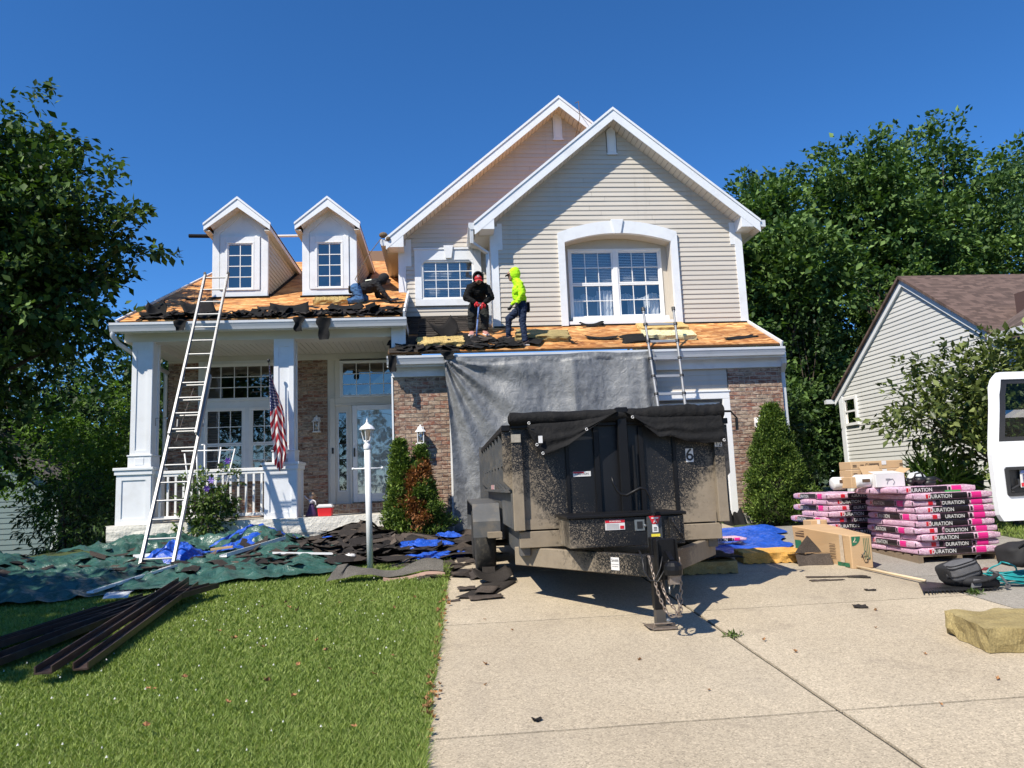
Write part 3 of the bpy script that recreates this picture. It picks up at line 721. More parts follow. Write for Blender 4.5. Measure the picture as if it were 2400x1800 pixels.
def column(xa, xb, pa, pb):
    b = MB(); y0, y1 = 13.72, 14.06
    b.box(xa, xb, y0, y1, 2.40, 4.42)
    c = b.build('porch_column', WHITE, H)
    s = MB(); w = .075
    for (x0_, x1_) in ((xa - .008, xa + w), (xb - w, xb + .008)): s.box(x0_, x1_, y0 - .016, y0 + .001, 2.40, 4.42)
    s.box(xa + w, xb - w, y0 - .0155, y0 + .001, 4.28, 4.42); s.box(xa + w, xb - w, y0 - .0155, y0 + .001, 2.40, 2.48)
    for (q0, q1) in ((y0 + .0, y0 + w), (y1 - w, y1)): s.box(xb + .0005, xb + .0165, q0, q1, 2.40, 4.42)
    s.build('stile', WHITE, c)
    s = MB(); s.box(xa - .03, xb + .03, y0 - .035, y1 + .03, 2.18, 2.375); s.box(xa - .045, xb + .045, y0 - .05, y1 + .045, 2.375, 2.40)
    s.box(xa + .09, xb - .09, y0 - .043, y0 - .03, 2.22, 2.345); s.build('plinth', WHITE, c, bevel=.005)
    b = MB(); b.box(pa, pb, 13.66, 14.24, 1.19, 2.05); p = b.build('pedestal', WHITE, H)
    s = MB(); w = .085
    s.box(pa - .006, pa + w, 13.643, 13.661, 1.19, 2.05); s.box(pb - w, pb + .006, 13.643, 13.661, 1.19, 2.05); s.box(pa + w, pb - w, 13.6435, 13.661, 1.19, 1.30); s.box(pa + w, pb - w, 13.6435, 13.661, 1.96, 2.05)
    s.box(pb + .0005, pb + .017, 13.67, 13.67 + w, 1.19, 2.05); s.box(pb + .0005, pb + .017, 14.15, 14.24, 1.19, 2.05); s.build('stile', WHITE, p)
    s = MB(); s.box(pa - .035, pb + .035, 13.62, 14.28, 2.05, 2.13); s.box(pa - .055, pb + .055, 13.60, 14.30, 2.13, 2.18); s.build('cap', WHITE, p, bevel=.006)
column(-5.51, -5.175, -5.70, -5.13); column(-3.04, -2.705, -3.19, -2.64)
b = MB(); b.box(-5.66, -.90, 13.70, 14.08, 4.42, 4.585); b.box(-5.62, -5.30, 14.08, 15.75, 4.42, 4.58); b.build('porch_beam', CREAM, H)
b = MB(); b.box(-5.30, -.90, 14.08, 15.75, 4.52, 4.54); b.box(-5.72, -.64, 13.42, 13.70, 4.575, 4.592); pc = b.build('porch_ceiling', CREAM, H)
x = -5.25
while x < -.95:
    s = MB(); s.box(x, x + .095, 14.08, 15.74, 4.506, 4.5195); s.build('ceiling_board', CREAM, pc); x += .105
b = MB(); b.box(-5.74, -.64, 13.405, 13.425, 4.53, 4.715); b.build('fascia', WHITE, H)
gutter(H, -5.76, -.625, 13.285, 4.69)
# porch rear wall
pw = MB(); 
for (x0_, x1_, z0_, z1_) in ((-5.63, -4.93, 1.18, 4.40), (-4.93, -3.03, 1.18, 1.95), (-3.03, -2.414, 1.18, 4.38)): pw.box(x0_, x1_, 15.80, 15.95, z0_, z1_)
pwall = pw.build('porch_wall', MORTAR, H)
nb = n_brick; n_brick = 300
brickwork(pwall, -5.63, -5.02, 1.18, 4.40, 15.786); brickwork(pwall, -3.03, -2.42, 1.18, 4.38, 15.786); brickwork(pwall, -5.02, -3.03, 1.18, 1.93, 15.786)
brickwork(pwall, 13.6, 20., .92, 3.8, 0, T=lambda u, d, z: (6.435 + .0 - d, u, z))
o = rest.build('brick', BRICKI, pwall); tag(o, kind='stuff')
b = MB(); b.box(-5.64, -.90, 15.77, 15.95, 4.38, 4.56)     # plain band under the ceiling
b.box(-2.41, -2.15, 15.80, 15.95, 1.30, 4.38); b.box(-2.15, -.90, 15.80, 15.95, 1.30, 3.56); b.build('entry_wall', CREAM, H)
b = MB(); b.box(-5.02, -4.90, 15.74, 15.8, 1.93, 4.40); b.box(-3.16, -3.03, 15.74, 15.8, 1.93, 4.40); b.box(-4.90, -3.16, 15.745, 15.8, 3.42, 3.56); b.box(-4.90, -3.16, 15.745, 15.8, 4.34, 4.40); b.box(-4.96, -3.1, 15.70, 15.8, 1.90, 1.97)
b.build('window_casing', WHITE, H, bevel=.005)
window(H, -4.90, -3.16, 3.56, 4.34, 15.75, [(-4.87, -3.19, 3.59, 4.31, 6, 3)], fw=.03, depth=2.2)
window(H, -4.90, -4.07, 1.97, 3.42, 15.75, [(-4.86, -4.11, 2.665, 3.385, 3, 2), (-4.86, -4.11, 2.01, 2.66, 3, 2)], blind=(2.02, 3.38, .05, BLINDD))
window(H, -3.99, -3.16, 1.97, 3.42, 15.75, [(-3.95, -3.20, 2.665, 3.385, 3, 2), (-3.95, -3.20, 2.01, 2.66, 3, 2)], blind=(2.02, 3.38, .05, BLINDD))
b = MB(); b.box(-4.07, -3.99, 15.72, 15.8, 1.97, 3.42); b.build('window_mullion', WHITE, H)
# entry: transom, sidelight, storm door
DOORP = mk('door_paint', (.56, .60, .60), .4, .05)
b = MB(); b.box(-2.25, -.92, 15.74, 15.80, 3.44, 3.56); b.box(-2.25, -2.15, 15.74, 15.8, 3.56, 4.38); b.box(-2.36, -2.25, 15.73, 15.8, 1.36, 3.56); b.box(-2.25, -.92, 15.735, 15.8, 3.39, 3.44); b.box(-1.955, -1.905, 15.72, 15.8, 1.36, 3.39)
b.build('door_surround', CREAM, H, bevel=.005)
window(H, -2.15, -.93, 3.56, 4.34, 15.75, [(-2.12, -.93, 3.585, 4.315, 4, 3)], fw=.03, depth=2.0)
sd = MB(); sd.box(-2.25, -1.955, 15.765, 15.80, 1.36, 3.39); sl_ = sd.build('sidelight', CREAM, H)
q = MB(); q.box(-2.20, -2.01, 15.755, 15.766, 1.62, 3.27); q.build('trim', WHITE, sl_)
for i in range(5):
    q = MB(); za = 1.645 + i * .322; q.add([(-2.178, 15.752, za), (-2.032, 15.7525, za), (-2.032, 15.752, za + .30), (-2.178, 15.7525, za + .30)], [(0, 1, 2, 3)]); q.build('pane', GLASS, sl_)
q = MB(); q.box(-2.18, -2.03, 15.7535, 15.7548, 1.64, 3.25); q.build('interior', DARK, sl_)
dr = MB(); dr.box(-1.905, -.93, 15.76, 15.80, 1.375, 3.39); door = dr.build('front_door', DOORP, H)
q = MB(); q.box(-1.895, -1.80, 15.70, 15.745, 1.39, 3.385); q.box(-1.80, -.93, 15.70, 15.745, 3.285, 3.385); q.box(-1.80, -.93, 15.70, 15.745, 1.39, 1.555); q.build('storm_frame', WHITE2, door, bevel=.005)
q = MB(); q.add([(-1.80, 15.72, 1.555), (-.93, 15.72, 1.555), (-.93, 15.72, 3.285), (-1.80, 15.72, 3.285)], [(0, 1, 2, 3)]); q.build('storm_glass', GLASS, door)
q = MB()
for p_, q_ in (((-1.70, 1.62), (-1.70, 3.23)), ((-1.02, 1.62), (-1.02, 3.23)), ((-1.78, 1.70), (-1.0, 1.66)), ((-1.78, 3.13), (-1.70, 3.13)), ((-1.4, 3.2), (-1.4, 3.27)), ((-1.78, 2.42), (-1.70, 2.42))):
    q.bar((p_[0], 15.712, p_[1]), (q_[0], 15.712, q_[1]), .008, .006)
q.tube([(-1.70 + .68 * i / 10, 15.712, 3.14 + .07 * math.sin(math.pi * i / 10)) for i in range(11)], .004, 5)
q.build('leaded_line', mk('lead_came', (.16, .17, .17), .5), door)
q = MB(); q.box(-1.875, -1.845, 15.675, 15.70, 2.32, 2.50); q.tube([(-1.86, 15.66, 2.34), (-1.86, 15.64, 2.38), (-1.86, 15.64, 2.44), (-1.86, 15.66, 2.48)], .009, 6); q.build('handle', mk('door_handle_metal', (.10, .09, .08), .35, metal=.8), door)
q = MB()
for (xa, xb, za, zb) in ((-1.65, -1.40, 1.7, 2.2), (-1.34, -1.08, 1.7, 2.2), (-1.65, -1.40, 2.32, 3.2), (-1.34, -1.08, 2.32, 3.2)): q.box(xa, xb, 15.752, 15.761, za, zb)
q.build('door_panel', DOORP, door, bevel=.004)
q = MB(); q.box(-2.325, -2.285, 15.715, 15.73, 2.40, 2.52); q.build('doorbell', BLACK, H, bevel=.004)
# railing
rl = MB(); rl.box(-5.13, -3.19, 13.80, 13.87, 2.05, 2.105); rl.box(-5.13, -3.19, 13.815, 13.855, 2.0, 2.05); rl.box(-5.13, -3.19, 13.81, 13.86, 1.255, 1.31)
rail = rl.build('porch_railing', WHITE2, H, bevel=.005)
for i in range(14):
    x = -5.13 + (i + .7) * 1.94 / 14.4; q = MB(); q.box(x - .017, x + .017, 13.818, 13.852, 1.31, 2.0); q.build('baluster', WHITE2, rail)
# porch roof: z = 4.70 + .455 (y - 13.3)
pr_ = lambda x, y, o=0.: (x, y - o * .414, 4.70 + .455 * (y - 13.3) + o * .91)
b = MB(); slab_on(lambda x, y, o=0: pr_(x, y, o - .014), -5.64, -.68, 13.36, 20.6, .04, b); 
b.hexa([pr_(-5.64, 20.6, -.014), pr_(-.68, 20.6, -.014), (-.68, 27., 5.2), (-5.64, 27., 5.2), pr_(-5.64, 20.6, -.06), pr_(-.68, 20.6, -.06), (-.68, 27., 5.15), (-5.64, 27, 5.15)])
b.hexa([pr_(-2.2, 20.6, -.05), pr_(-.68, 20.6, -.05), pr_(-.68, 22.8, -.05), pr_(-2.2, 22.8, -.05), pr_(-2.2, 20.6), pr_(-.68, 20.6), pr_(-.68, 22.8), pr_(-2.2, 22.8)])
proof = b.build('porch_roof', _m['roof_deck_edge'], H)
panels(pr_, -5.62, -.70, 13.36, 20.55, 2.44, 1.11, proof)
b = MB(); b.bar(pr_(-5.65, 13.32, -.02), pr_(-5.65, 20.6, -.02), .035, .11); b.build('rake_trim', WHITE, proof); b = MB(); b.bar(pr_(-.665, 13.32, .03), pr_(-.665, 15.3, .03), .035, .13); b.build('rake_trim', WHITE, proof)
# side gable wall under the left rake
b = MB(); b.prism_yz([(13.72, 4.58), (27, 4.58), (20.6, 7.9)], -5.6, -5.5); b.box(-5.6, -5.5, 15.8, 27, .2, 4.58); b.build('end_wall', SIDING, H)
b = MB(); b.box(-.69, -.64, 13.45, 15.6, 4.55, 4.72); b.box(-.92, -.66, 13.6, 13.72, 4.05, 4.58); b.build('roof_end_trim', WHITE, H)

# ---- dormers
def dormer(xc):
    hw = .54; y0 = 15.4; yf = 15.1; zt = 7.70; sl_d = .845; half = .66; dzf = .215
    top = lambda x: zt - sl_d * abs(x - xc)
    b = MB(); b.box(xc - hw, xc - .287, y0, y0 + .1, 5.60, 6.832); b.box(xc + .287, xc + hw, y0, y0 + .1, 5.60, 6.832); b.box(xc - .287, xc + .287, y0, y0 + .1, 5.60, 5.798); b.prism_xz([(xc - hw, 6.832), (xc + hw, 6.832), (xc + hw, 7.04), (xc, 7.48), (xc - hw, 7.04)], y0, y0 + .1)
    zr = lambda y: 4.70 + .455 * (y - 13.3)
    for s in (-1, 1): b.prism_yz([(y0 + .1, zr(y0) - .03), (19.0, zr(19.) + .02), (19.0, 7.1), (y0 + .1, 7.1)], xc + s * hw - (.02 if s > 0 else -.02), xc + s * (hw - .06))
    d = b.build('dormer', WHITE, H)
    # applied trim on the face
    q = MB(); w = .12; yq = y0 - .022
    q.box(xc - hw - .01, xc - hw + w, yq, y0 - .001, 5.68, 7.02); q.box(xc + hw - w, xc + hw + .01, yq, y0 - .001, 5.68, 7.02)
    q.box(xc - hw - .01, xc + hw + .01, yq - .004, y0 - .001, 5.60, 5.80)
    q.prism_xz([(xc - hw, 7.02), (xc - hw + w, 7.02), (xc, 7.40), (xc, 7.53), (xc - hw, 7.08)], yq, y0 - .001); q.prism_xz([(xc + hw, 7.02), (xc + hw, 7.08), (xc, 7.53), (xc, 7.40), (xc + hw - w, 7.02)], yq, y0 - .001)
    q.build('face_trim', WHITE, d)
    q = MB(); q.box(xc - .40, xc - .285, y0 - .045, y0 - .001, 5.80, 6.94); q.box(xc + .285, xc + .40, y0 - .045, y0 - .001, 5.80, 6.94); q.box(xc - .285, xc + .285, y0 - .0445, y0 - .001, 6.83, 6.94); q.build('window_trim', WHITE, d, bevel=.004)
    window(d.parent, xc - .285, xc + .285, 5.80, 6.83, y0 - .02, [(xc - .262, xc + .262, 5.825, 6.805, 2, 4)], fw=.035, name='dormer_window', depth=.3)
    # roof
    q = MB()
    for s in (-1, 1):
        xe = xc + s * half
        q.hexa([(xc, yf + .03, zt - .06), (xe, yf + .03, top(xe) - .06), (xe, 19.6, top(xe) - .06), (xc, 19.9, zt - .06), (xc, yf + .03, zt - .02), (xe, yf + .03, top(xe) - .02), (xe, 19.6, top(xe) - .02), (xc, 19.9, zt - .02)])
    rf = q.build('dormer_roof', OSB, d)
    q = MB()
    for s in (-1, 1):
        xe = xc + s * half
        q.prism_xz([(xc, zt), (xe, top(xe)), (xe, top(xe) - .145), (xc - s * 0, zt - dzf)], yf, yf + .025)
        q.prism_xz([(xc, zt + .012), (xe + s * .012, top(xe) + .004), (xe + s * .012, top(xe) - .04), (xc, zt - .04)], yf - .016, yf + .01)
        q.box(min(xe, xe - s * .02), max(xe, xe - s * .02), yf + .026, 18.6, top(xe) - .14, top(xe) - .012)
    q.build('rake_fascia', WHITE, d)
    q = MB()
    for s in (-1, 1):
        xi, xe = xc + s * (hw + .0), xc + s * half
        q.box(min(xi, xe), max(xi, xe), yf + .026, 18.6, 6.985, 7.0)
        q.prism_xz([(xc, zt - dzf + .02), (xc + s * hw, top(xc + s * hw) - .155), (xc + s * hw, top(xc + s * hw) - .14), (xc, zt - dzf + .035)], yf + .026, y0)
    q.build('soffit', CREAM, d)
    # sloping lap siding on the cheeks
    for s in (-1, 1):
        xw = xc + s * hw; z = 5.68
        while z < 6.97:
            y_end = 13.3 + (z + .03 - 4.70) / .455; y_end = min(y_end + 1.2, 18.6); ys = max(y0 + .05, 15.43)
            yb_ = 13.3 + (z - 4.70) / .455
            p = MB(); zz = z + .1
            ye0 = min(max(yb_, ys), 18.8); ye1 = min(max(13.3 + (zz - 4.70) / .455, ys), 18.8)
            if ye0 > ys + .05:
                T = lambda y, dd, zq: (xw + s * dd, y, zq)
                p.add([T(ys, .0, z), T(ye0, .0, z), T(ye0, .016, z), T(ys, .016, z), T(ye1, .003, zz), T(ys, .003, zz), T(ye1, 0, zz), T(ys, 0, zz)], [(0, 1, 2, 3), (3, 2, 4, 5), (5, 4, 6, 7), (0, 3, 5, 7), (1, 6, 4, 2)])
                p.build('siding_plank', SIDING, d)
            z += .1
        q = MB(); q.box(min(xw, xw + s * .02), max(xw, xw + s * .02), y0 - .02, y0 + .06, 5.66, 7.0); q.build('corner_board', WHITE, d)
    q = MB(); q.bar((xc - hw - .05, y0 - .06, 5.635), (xc + hw + .06, y0 - .05, 5.645), .12, .025); q.bar((xc + hw + .03, y0, 5.66), (xc + hw + .03, 18.2, 6.95), .10, .02); q.build('flashing', FELT, d)
dormer(-4.10); dormer(-2.285)

# downspouts
b = MB(); 
b.tube([(-5.72, 13.36, 4.6), (-5.73, 13.38, 4.48), (-5.68, 13.5, 4.36), (-5.60, 13.75, 4.28), (-5.58, 14.2, 4.22), (-5.58, 15.6, 4.16)], .042, 10); b.tube([(-5.66, 15.7, 4.22), (-5.66, 15.72, 4.1), (-5.66, 15.72, 1.1)], .04, 8)
b.build('downspout', GUTTER, H, smooth=True)
b = MB(); b.bar((6.42, 13.42, 3.86), (6.45, 13.45, 3.68), .08, .06); b.bar((6.45, 13.45, 3.70), (6.50, 13.66, 3.56), .08, .06); b.bar((6.50, 13.68, 3.58), (6.50, 13.68, .95), .08, .06); b.build('downspout', GUTTER, H, bevel=.008)
# broad corner trim beside the entry
b = MB(); b.box(-.935, -.905, 13.585, 13.7, .93, 3.66); b.build('corner_trim', WHITE, H)
# wall lanterns
def sconce(x, z, y, label):
    t = thing('wall_lantern', label, 'lantern', (x, y, z - .17)); 
    b = MB(); b.box(x - .055, x + .055, y - .03, y, z - .02, z + .15); b.tube([(x, y - .02, z + .10), (x, y - .09, z + .13), (x, y - .14, z + .10)], .012, 6); b.build('bracket', WHITE2, t)
    yc = y - .14
    b = MB(); b.lathe((x, yc, z), [(.105, .045), (.095, .06), (.06, .10), (.05, .13), (.02, .15), (.014, .175), (.004, .18)], 8); b.build('cap', WHITE2, t)
    b = MB(); 
    for k in range(4): a = math.pi / 4 + k * math.pi / 2; b.bar((x + .072 * math.cos(a), yc + .072 * math.sin(a), z - .15), (x + .08 * math.cos(a), yc + .08 * math.sin(a), z + .045), .014)
    b.build('cage', WHITE2, t)
    b = MB(); b.lathe((x, yc, z), [(.06, -.145), (.066, .045)], 12); b.build('glass', GLASS, t, smooth=True)
    b = MB(); b.lathe((x, yc, z), [(.09, -.175), (.092, -.16), (.075, -.148)], 12); b.build('base', WHITE2, t)
    b = MB(); b.lathe((x, yc, z), [(.012, -.14), (.012, -.05), (.02, -.03), (.018, .01), (.004, .03)], 8); b.build('bulb', mk('bulb_glass', (.7, .7, .66), .3), t, smooth=True)
sconce(-.425, 2.57, 13.60, 'white wall lantern on the brick beside the front entry, above the browning evergreen')
sconce(5.88, 2.53, 13.60, 'white wall lantern on the brick pier behind the green conical evergreen')
sconce(-2.616, 3.02, 15.79, 'white wall lantern on the shaded porch brick beside the door')

# ================================================================ dump trailer
T_ = thing('dump_trailer', 'mud-spattered black dump trailer parked on the driveway before the garage', 'trailer', (1.74, 7.45, .45))
XL, XR, YF, YR = .66, 2.82, 7.45, 11.85
SOOT = mk('clean_black_enamel', (.007, .007, .008), .42, .2, 6., spec=.25)
SIDEP = mk('grey_dusted_side', (.085, .088, .092), .5, .35, 4., dirt=.5, dirtcol=(.20, .17, .13))
b = MB(); b.box(XL, XR, YF, YF + .05, 1.16, 2.16); bed = b.build('bed_front', DUSTY, T_)
for (xa, xb) in ((XL - .005, XL + .105), (XR - .10, XR + .005)):
    q = MB(); q.box(xa, xb, YF - .07, YF - .001, 1.155, 2.10); q.build('corner_post', DUSTY, bed, bevel=.006)
for (xa, xb, yy, z0_, z1_) in ((1.49, 1.545, .035, 1.17, 2.14), (1.95, 2.0, .035, 1.17, 2.14), (1.20, 1.235, .02, 1.17, 2.14), (2.30, 2.335, .02, 1.17, 2.14)):
    q = MB(); q.box(xa, xb, YF - yy, YF - .001, z0_, z1_); q.build('stiffener', SOOT, bed, bevel=.004)
q = MB(); q.box(XL, XR, YF - .045, YF + .05, 2.16, 2.20); q.build('top_rail', SOOT, bed, bevel=.006)
q = MB(); q.box(XL + .11, XR - .11, YF - .012, YF - .001, 1.16, 1.26); q.build('lower_plate', DUSTY, bed)
q = MB(); q.box(XL - .004, XL + .09, YF - .085, YF - .071, 2.02, 2.10); q.build('marker_light', mk('mud_plate', (.33, .30, .25), .8, .4, 40.), bed)
def bed_side(x, s):
    b = MB(); b.box(min(x, x - s * .03), max(x, x - s * .03), YF + .051, YR, 1.16, 2.14); sd = b.build('bed_side', SIDEP, T_)
    q = MB(); q.box(min(x + s * .001, x + s * .09), max(x + s * .001, x + s * .09), YF - .0, YR, 2.14, 2.20); q.build('top_rail', SOOT, sd, bevel=.005)
    for i in range(9):
        y = YF + .03 + i * (YR - YF - .1) / 8; q = MB()
        q.prism([(x + s * .001, y, 1.55), (x + s * .085, y, 1.64), (x + s * .085, y, 2.135), (x + s * .001, y, 2.135)], (0, .06, 0)); q.build('rib', DUSTY if i == 0 else SIDEP, sd)
    for (z0_, z1_) in ((1.80, 1.835), (1.53, 1.56)):
        q = MB(); q.box(min(x + s * .001, x + s * .07), max(x + s * .001, x + s * .07), YF + .1, YR - .1, z0_, z1_); q.build('side_rail', SIDEP, sd)
    q = MB(); q.box(min(x + s * .001, x + s * .012), max(x + s * .001, x + s * .012), YF + .05, YF + 1.35, 1.17, 1.52); q.build('side_plate', SIDEP, sd)
    for i in range(9):
        q = MB(); y = 9.2 + i * .07; q.box(min(x + s * .07, x + s * .073), max(x + s * .07, x + s * .073), y, y + .066, 1.56, 1.615); q.build('reflector', REDP if i % 2 else WHT, sd)
bed_side(XL, -1); bed_side(XR, 1)
b = MB(); b.box(XL, XR, YR, YR + .06, 1.16, 2.16); b.box(XL - .12, XL - .001, YR, YR + .08, 1.25, 2.22); b.box(XR + .001, XR + .12, YR, YR + .08, 1.25, 2.22); b.build('tailgate', SIDEP, T_)
b = MB(); b.box(XL + .03, XR - .03, YF + .05, YR, 1.16, 1.20); b.build('bed_floor', SIDEP, T_)
b = MB(); b.box(.71, 2.755, YF - .02, YF + .08, .985, 1.143); b.build('frame_crossmember', DUSTY, T_, bevel=.006)
for xa in (.72, 2.64):
    b = MB(); b.box(xa, xa + .10, YF + .081, YR, .90, 1.14); b.build('frame_rail', SIDEP, T_, bevel=.005)
for s in (-1, 1):
    b = MB(); b.bar((1.74 + s * 1.03, YF + .35, .885), (1.74 + s * .06, 6.30, .885), .07, .18); b.build('tongue_beam', DUSTY, T_, bevel=.006)
q = MB(); q.box(1.66, 1.82, 6.05, 6.42, .80, .975); q.build('tongue_nose', DUSTY, T_, bevel=.006)
# toolbox on the tongue
b = MB(); b.box(1.09, 2.15, 6.75, 7.38, 1.015, 1.275); tb = b.build('toolbox', DUSTY, T_, bevel=.006)
q = MB(); q.box(1.07, 2.17, 6.72, 7.39, 1.277, 1.305); q.build('toolbox_lid', SOOT, tb, bevel=.006)
q = MB(); q.box(1.80, 1.935, 6.715, 6.749, 1.0, 1.27); q.build('jack_plate', mk('slate_paint', (.045, .05, .055), .5, .2), tb, bevel=.003)
q = MB(); q.box(1.42, 1.60, 6.744, 6.7495, 1.165, 1.255); q.build('warning_label', WHT, tb)
q = MB(); q.box(1.421, 1.599, 6.742, 6.7438, 1.228, 1.254); q.box(1.555, 1.592, 6.742, 6.7438, 1.172, 1.20); q.build('label_print', REDP, tb)
q = MB(); q.text('WARNING', .022, front_m(1.51, 6.7412, 1.241)); q.build('lettering', WHT, tb)
q = MB()
for i in range(5): q.box(1.43, 1.545, 6.742, 6.7438, 1.175 + i * .010, 1.178 + i * .010)
q.build('label_text', mk('grey_print', (.35, .33, .32), .6), tb)
q = MB(); q.box(1.69, 1.785, 6.742, 6.7495, 1.145, 1.25); q.build('latch_plate', mk('latch_steel', (.30, .31, .31), .35, .2, metal=.8), tb, bevel=.004)
q = MB(); q.box(1.712, 1.763, 6.738, 6.7419, 1.165, 1.23); q.build('latch_recess', BLACK, tb); q = MB(); q.ball((1.785, 6.735, 1.19), .014, 6); q.build('latch_knob', mk('latch_steel', (.3, .3, .3)), tb)
q = MB(); q.prism_xz([(1.815, 1.275), (1.925, 1.275), (1.895, 1.205), (1.845, 1.205)], 6.710, 6.7145); q.build('danger_decal', REDP, tb)
q = MB(); q.prism_xz([(1.835, 1.262), (1.905, 1.262), (1.90, 1.25), (1.84, 1.25)], 6.7085, 6.7098); q.text('A', .05, front_m(1.87, 6.7088, 1.228)); q.build('decal_print', WHT, tb)
q = MB(); q.box(1.843, 1.897, 6.710, 6.7145, 1.13, 1.20); q.box(1.83, 1.91, 6.710, 6.7145, 1.008, 1.09); q.build('paper_decal', WHT, tb)
q = MB(); q.box(1.83, 1.91, 6.7095, 6.7145, 1.0905, 1.115); q.build('yellow_decal', YEL, tb)
q = MB(); q.lathe((1.868, 6.7095, 1.035), [(.016, 0), (.016, .002)], 12, (0, -1, 0))
for i in range(4): q.box(1.84, 1.90, 6.7085, 6.7098, 1.062 + i * .007, 1.064 + i * .007)
for i in range(3): q.box(1.855, 1.885, 6.7085, 6.7098, 1.145 + i * .012, 1.151 + i * .012)
q.build('decal_text', BLACK, tb)
q = MB(); q.box(2.0, 2.10, 6.70, 6.749, 1.06, 1.26); q.tube([(2.03, 6.70, 1.25), (2.02, 6.66, 1.22), (2.08, 6.65, 1.12), (2.12, 6.68, 1.06)], .012, 6); q.build('hose_bracket', DUSTY, tb, bevel=.01)
# jack
b = MB(); b.box(1.697, 1.793, 6.255, 6.345, .53, 1.12); jk = b.build('jack', SOOT, T_, bevel=.008)
q = MB(); q.box(1.705, 1.785, 6.26, 6.34, .40, .53); q.build('inner_leg', mk('jack_leg', (.06, .055, .05), .5, .3, dirt=.4), jk)
q = MB(); q.box(1.655, 1.86, 6.19, 6.42, .380, .394); q.bar((1.655, 6.305, .387), (1.62, 6.305, .405), .2, .01, (0, 0, 1)); q.tube([(1.66, 6.20, .395), (1.665, 6.195, .43), (1.835, 6.195, .43), (1.84, 6.20, .395)], .007, 6); q.build('foot_plate', STEEL, jk, bevel=.003)
q = MB(); q.ball((1.80, 6.25, .44), .02, 6); q.build('foot_pin', mk('latch_steel', (.3, .3, .3)), jk)
crank = [(1.5, 6.72, 1.64), (1.51, 6.71, 1.58), (1.54, 6.70, 1.51), (1.57, 6.69, 1.48), (1.62, 6.68, 1.47), (1.68, 6.67, 1.5), (1.74, 6.66, 1.53), (1.79, 6.66, 1.52), (1.82, 6.66, 1.46), (1.838, 6.66, 1.40), (1.84, 6.66, 1.34)]
q = MB(); q.tube(crank, .013, 8); q.build('crank_handle', SOOT, jk, smooth=True)
q = MB(); q.tube([(1.84, 6.66, 1.40), (1.842, 6.66, 1.305)], .024, 8); q.tube([(1.842, 6.66, 1.305), (1.842, 6.66, 1.28)], .016, 8); q.build('crank_joint', DUSTY, jk)
# coupler, channel, chains, wires
b = MB(); b.box(1.672, 1.818, 5.985, 6.05, .80, 1.125); b.box(1.66, 1.675, 5.95, 6.06, .80, 1.12); b.box(1.815, 1.83, 5.95, 6.06, .80, 1.12); cp = b.build('coupler', SOOT, T_, bevel=.006)
q = MB(); q.lathe((1.745, 5.83, .90), [(.07, -.04), (.074, .0), (.07, .03), (.05, .055), (.02, .066), (.004, .068)], 14); q.box(1.70, 1.79, 5.86, 5.985, .865, .955); q.build('coupler_head', SOOT, cp, smooth=False)
q = MB(); q.bar((1.745, 5.84, .965), (1.745, 5.96, 1.02), .035, .02); q.build('coupler_latch', SOOT, cp)
q = MB(); q.box(1.705, 1.785, 5.80, 5.86, .79, .86); q.build('coupler_socket', STEEL, cp)
def link_mesh():
    q = MB(); pts = []
    for k in range(14):
        a = 2 * math.pi * k / 14; pts.append((.010 * math.cos(a), 0, .0215 * math.sin(a)))
    q.tube(pts + [pts[0], pts[1]], .0052, 5, False); me = bpy.data.meshes.new('link'); me.from_pydata(q.v, [], q.f); me.materials.append(STEEL); return me
LK = link_mesh()
def chain(pts, name='safety_chain'):
    P = [Vector(p) for p in pts]; dense = []
    for i in range(len(P) - 1):
        p0, p1, p2, p3 = P[max(i - 1, 0)], P[i], P[i + 1], P[min(i + 2, len(P) - 1)]
        for k in range(30):
            t = k / 30; dense.append(.5 * ((2 * p1) + (p2 - p0) * t + (2 * p0 - 5 * p1 + 4 * p2 - p3) * t * t + (3 * p1 - p0 - 3 * p2 + p3) * t ** 3))
    dense.append(P[-1])
    b = MB(); b.tube([dense[0] + Vector((0, .02, 0)), dense[0]], .012, 6); root = b.build(name, STEEL, T_)
    acc = 0; last = dense[0]; k = 0
    for a, c in zip(dense, dense[1:]):
        acc += (c - a).length
        if acc > .032:
            acc = 0; d = (c - last).normalized(); o = bpy.data.objects.new('link', LK); COL.objects.link(o); o.parent = root
            q = d.to_track_quat('Z', 'X'); o.rotation_mode = 'QUATERNION'; o.rotation_quaternion = q @ Euler((0, 0, (k % 2) * 1.45 + .3)).to_quaternion(); o.location = (last + c) / 2; last = c; k += 1
chain([(1.60, 5.98, .99), (1.615, 5.96, .88), (1.63, 5.95, .78), (1.66, 5.94, .66), (1.71, 5.93, .55), (1.77, 5.92, .53), (1.80, 5.92, .60), (1.79, 5.93, .70)])
chain([(1.68, 5.97, .80), (1.695, 5.95, .72), (1.73, 5.93, .63), (1.765, 5.92, .585), (1.79, 5.92, .52), (1.81, 5.92, .55), (1.825, 5.94, .68), (1.835, 5.95, .84), (1.84, 5.97, .98)])
b = MB(); b.tube([(1.735, 5.93, .76), (1.74, 5.92, .80), (1.755, 5.915, .815), (1.772, 5.92, .80), (1.775, 5.925, .77), (1.765, 5.93, .745)], .006, 6); b.tube([(1.735, 5.93, .76), (1.733, 5.93, .70)], .007, 6); b.build('chain_hook', mk('latch_steel', (.3, .3, .3)), T_, smooth=True)
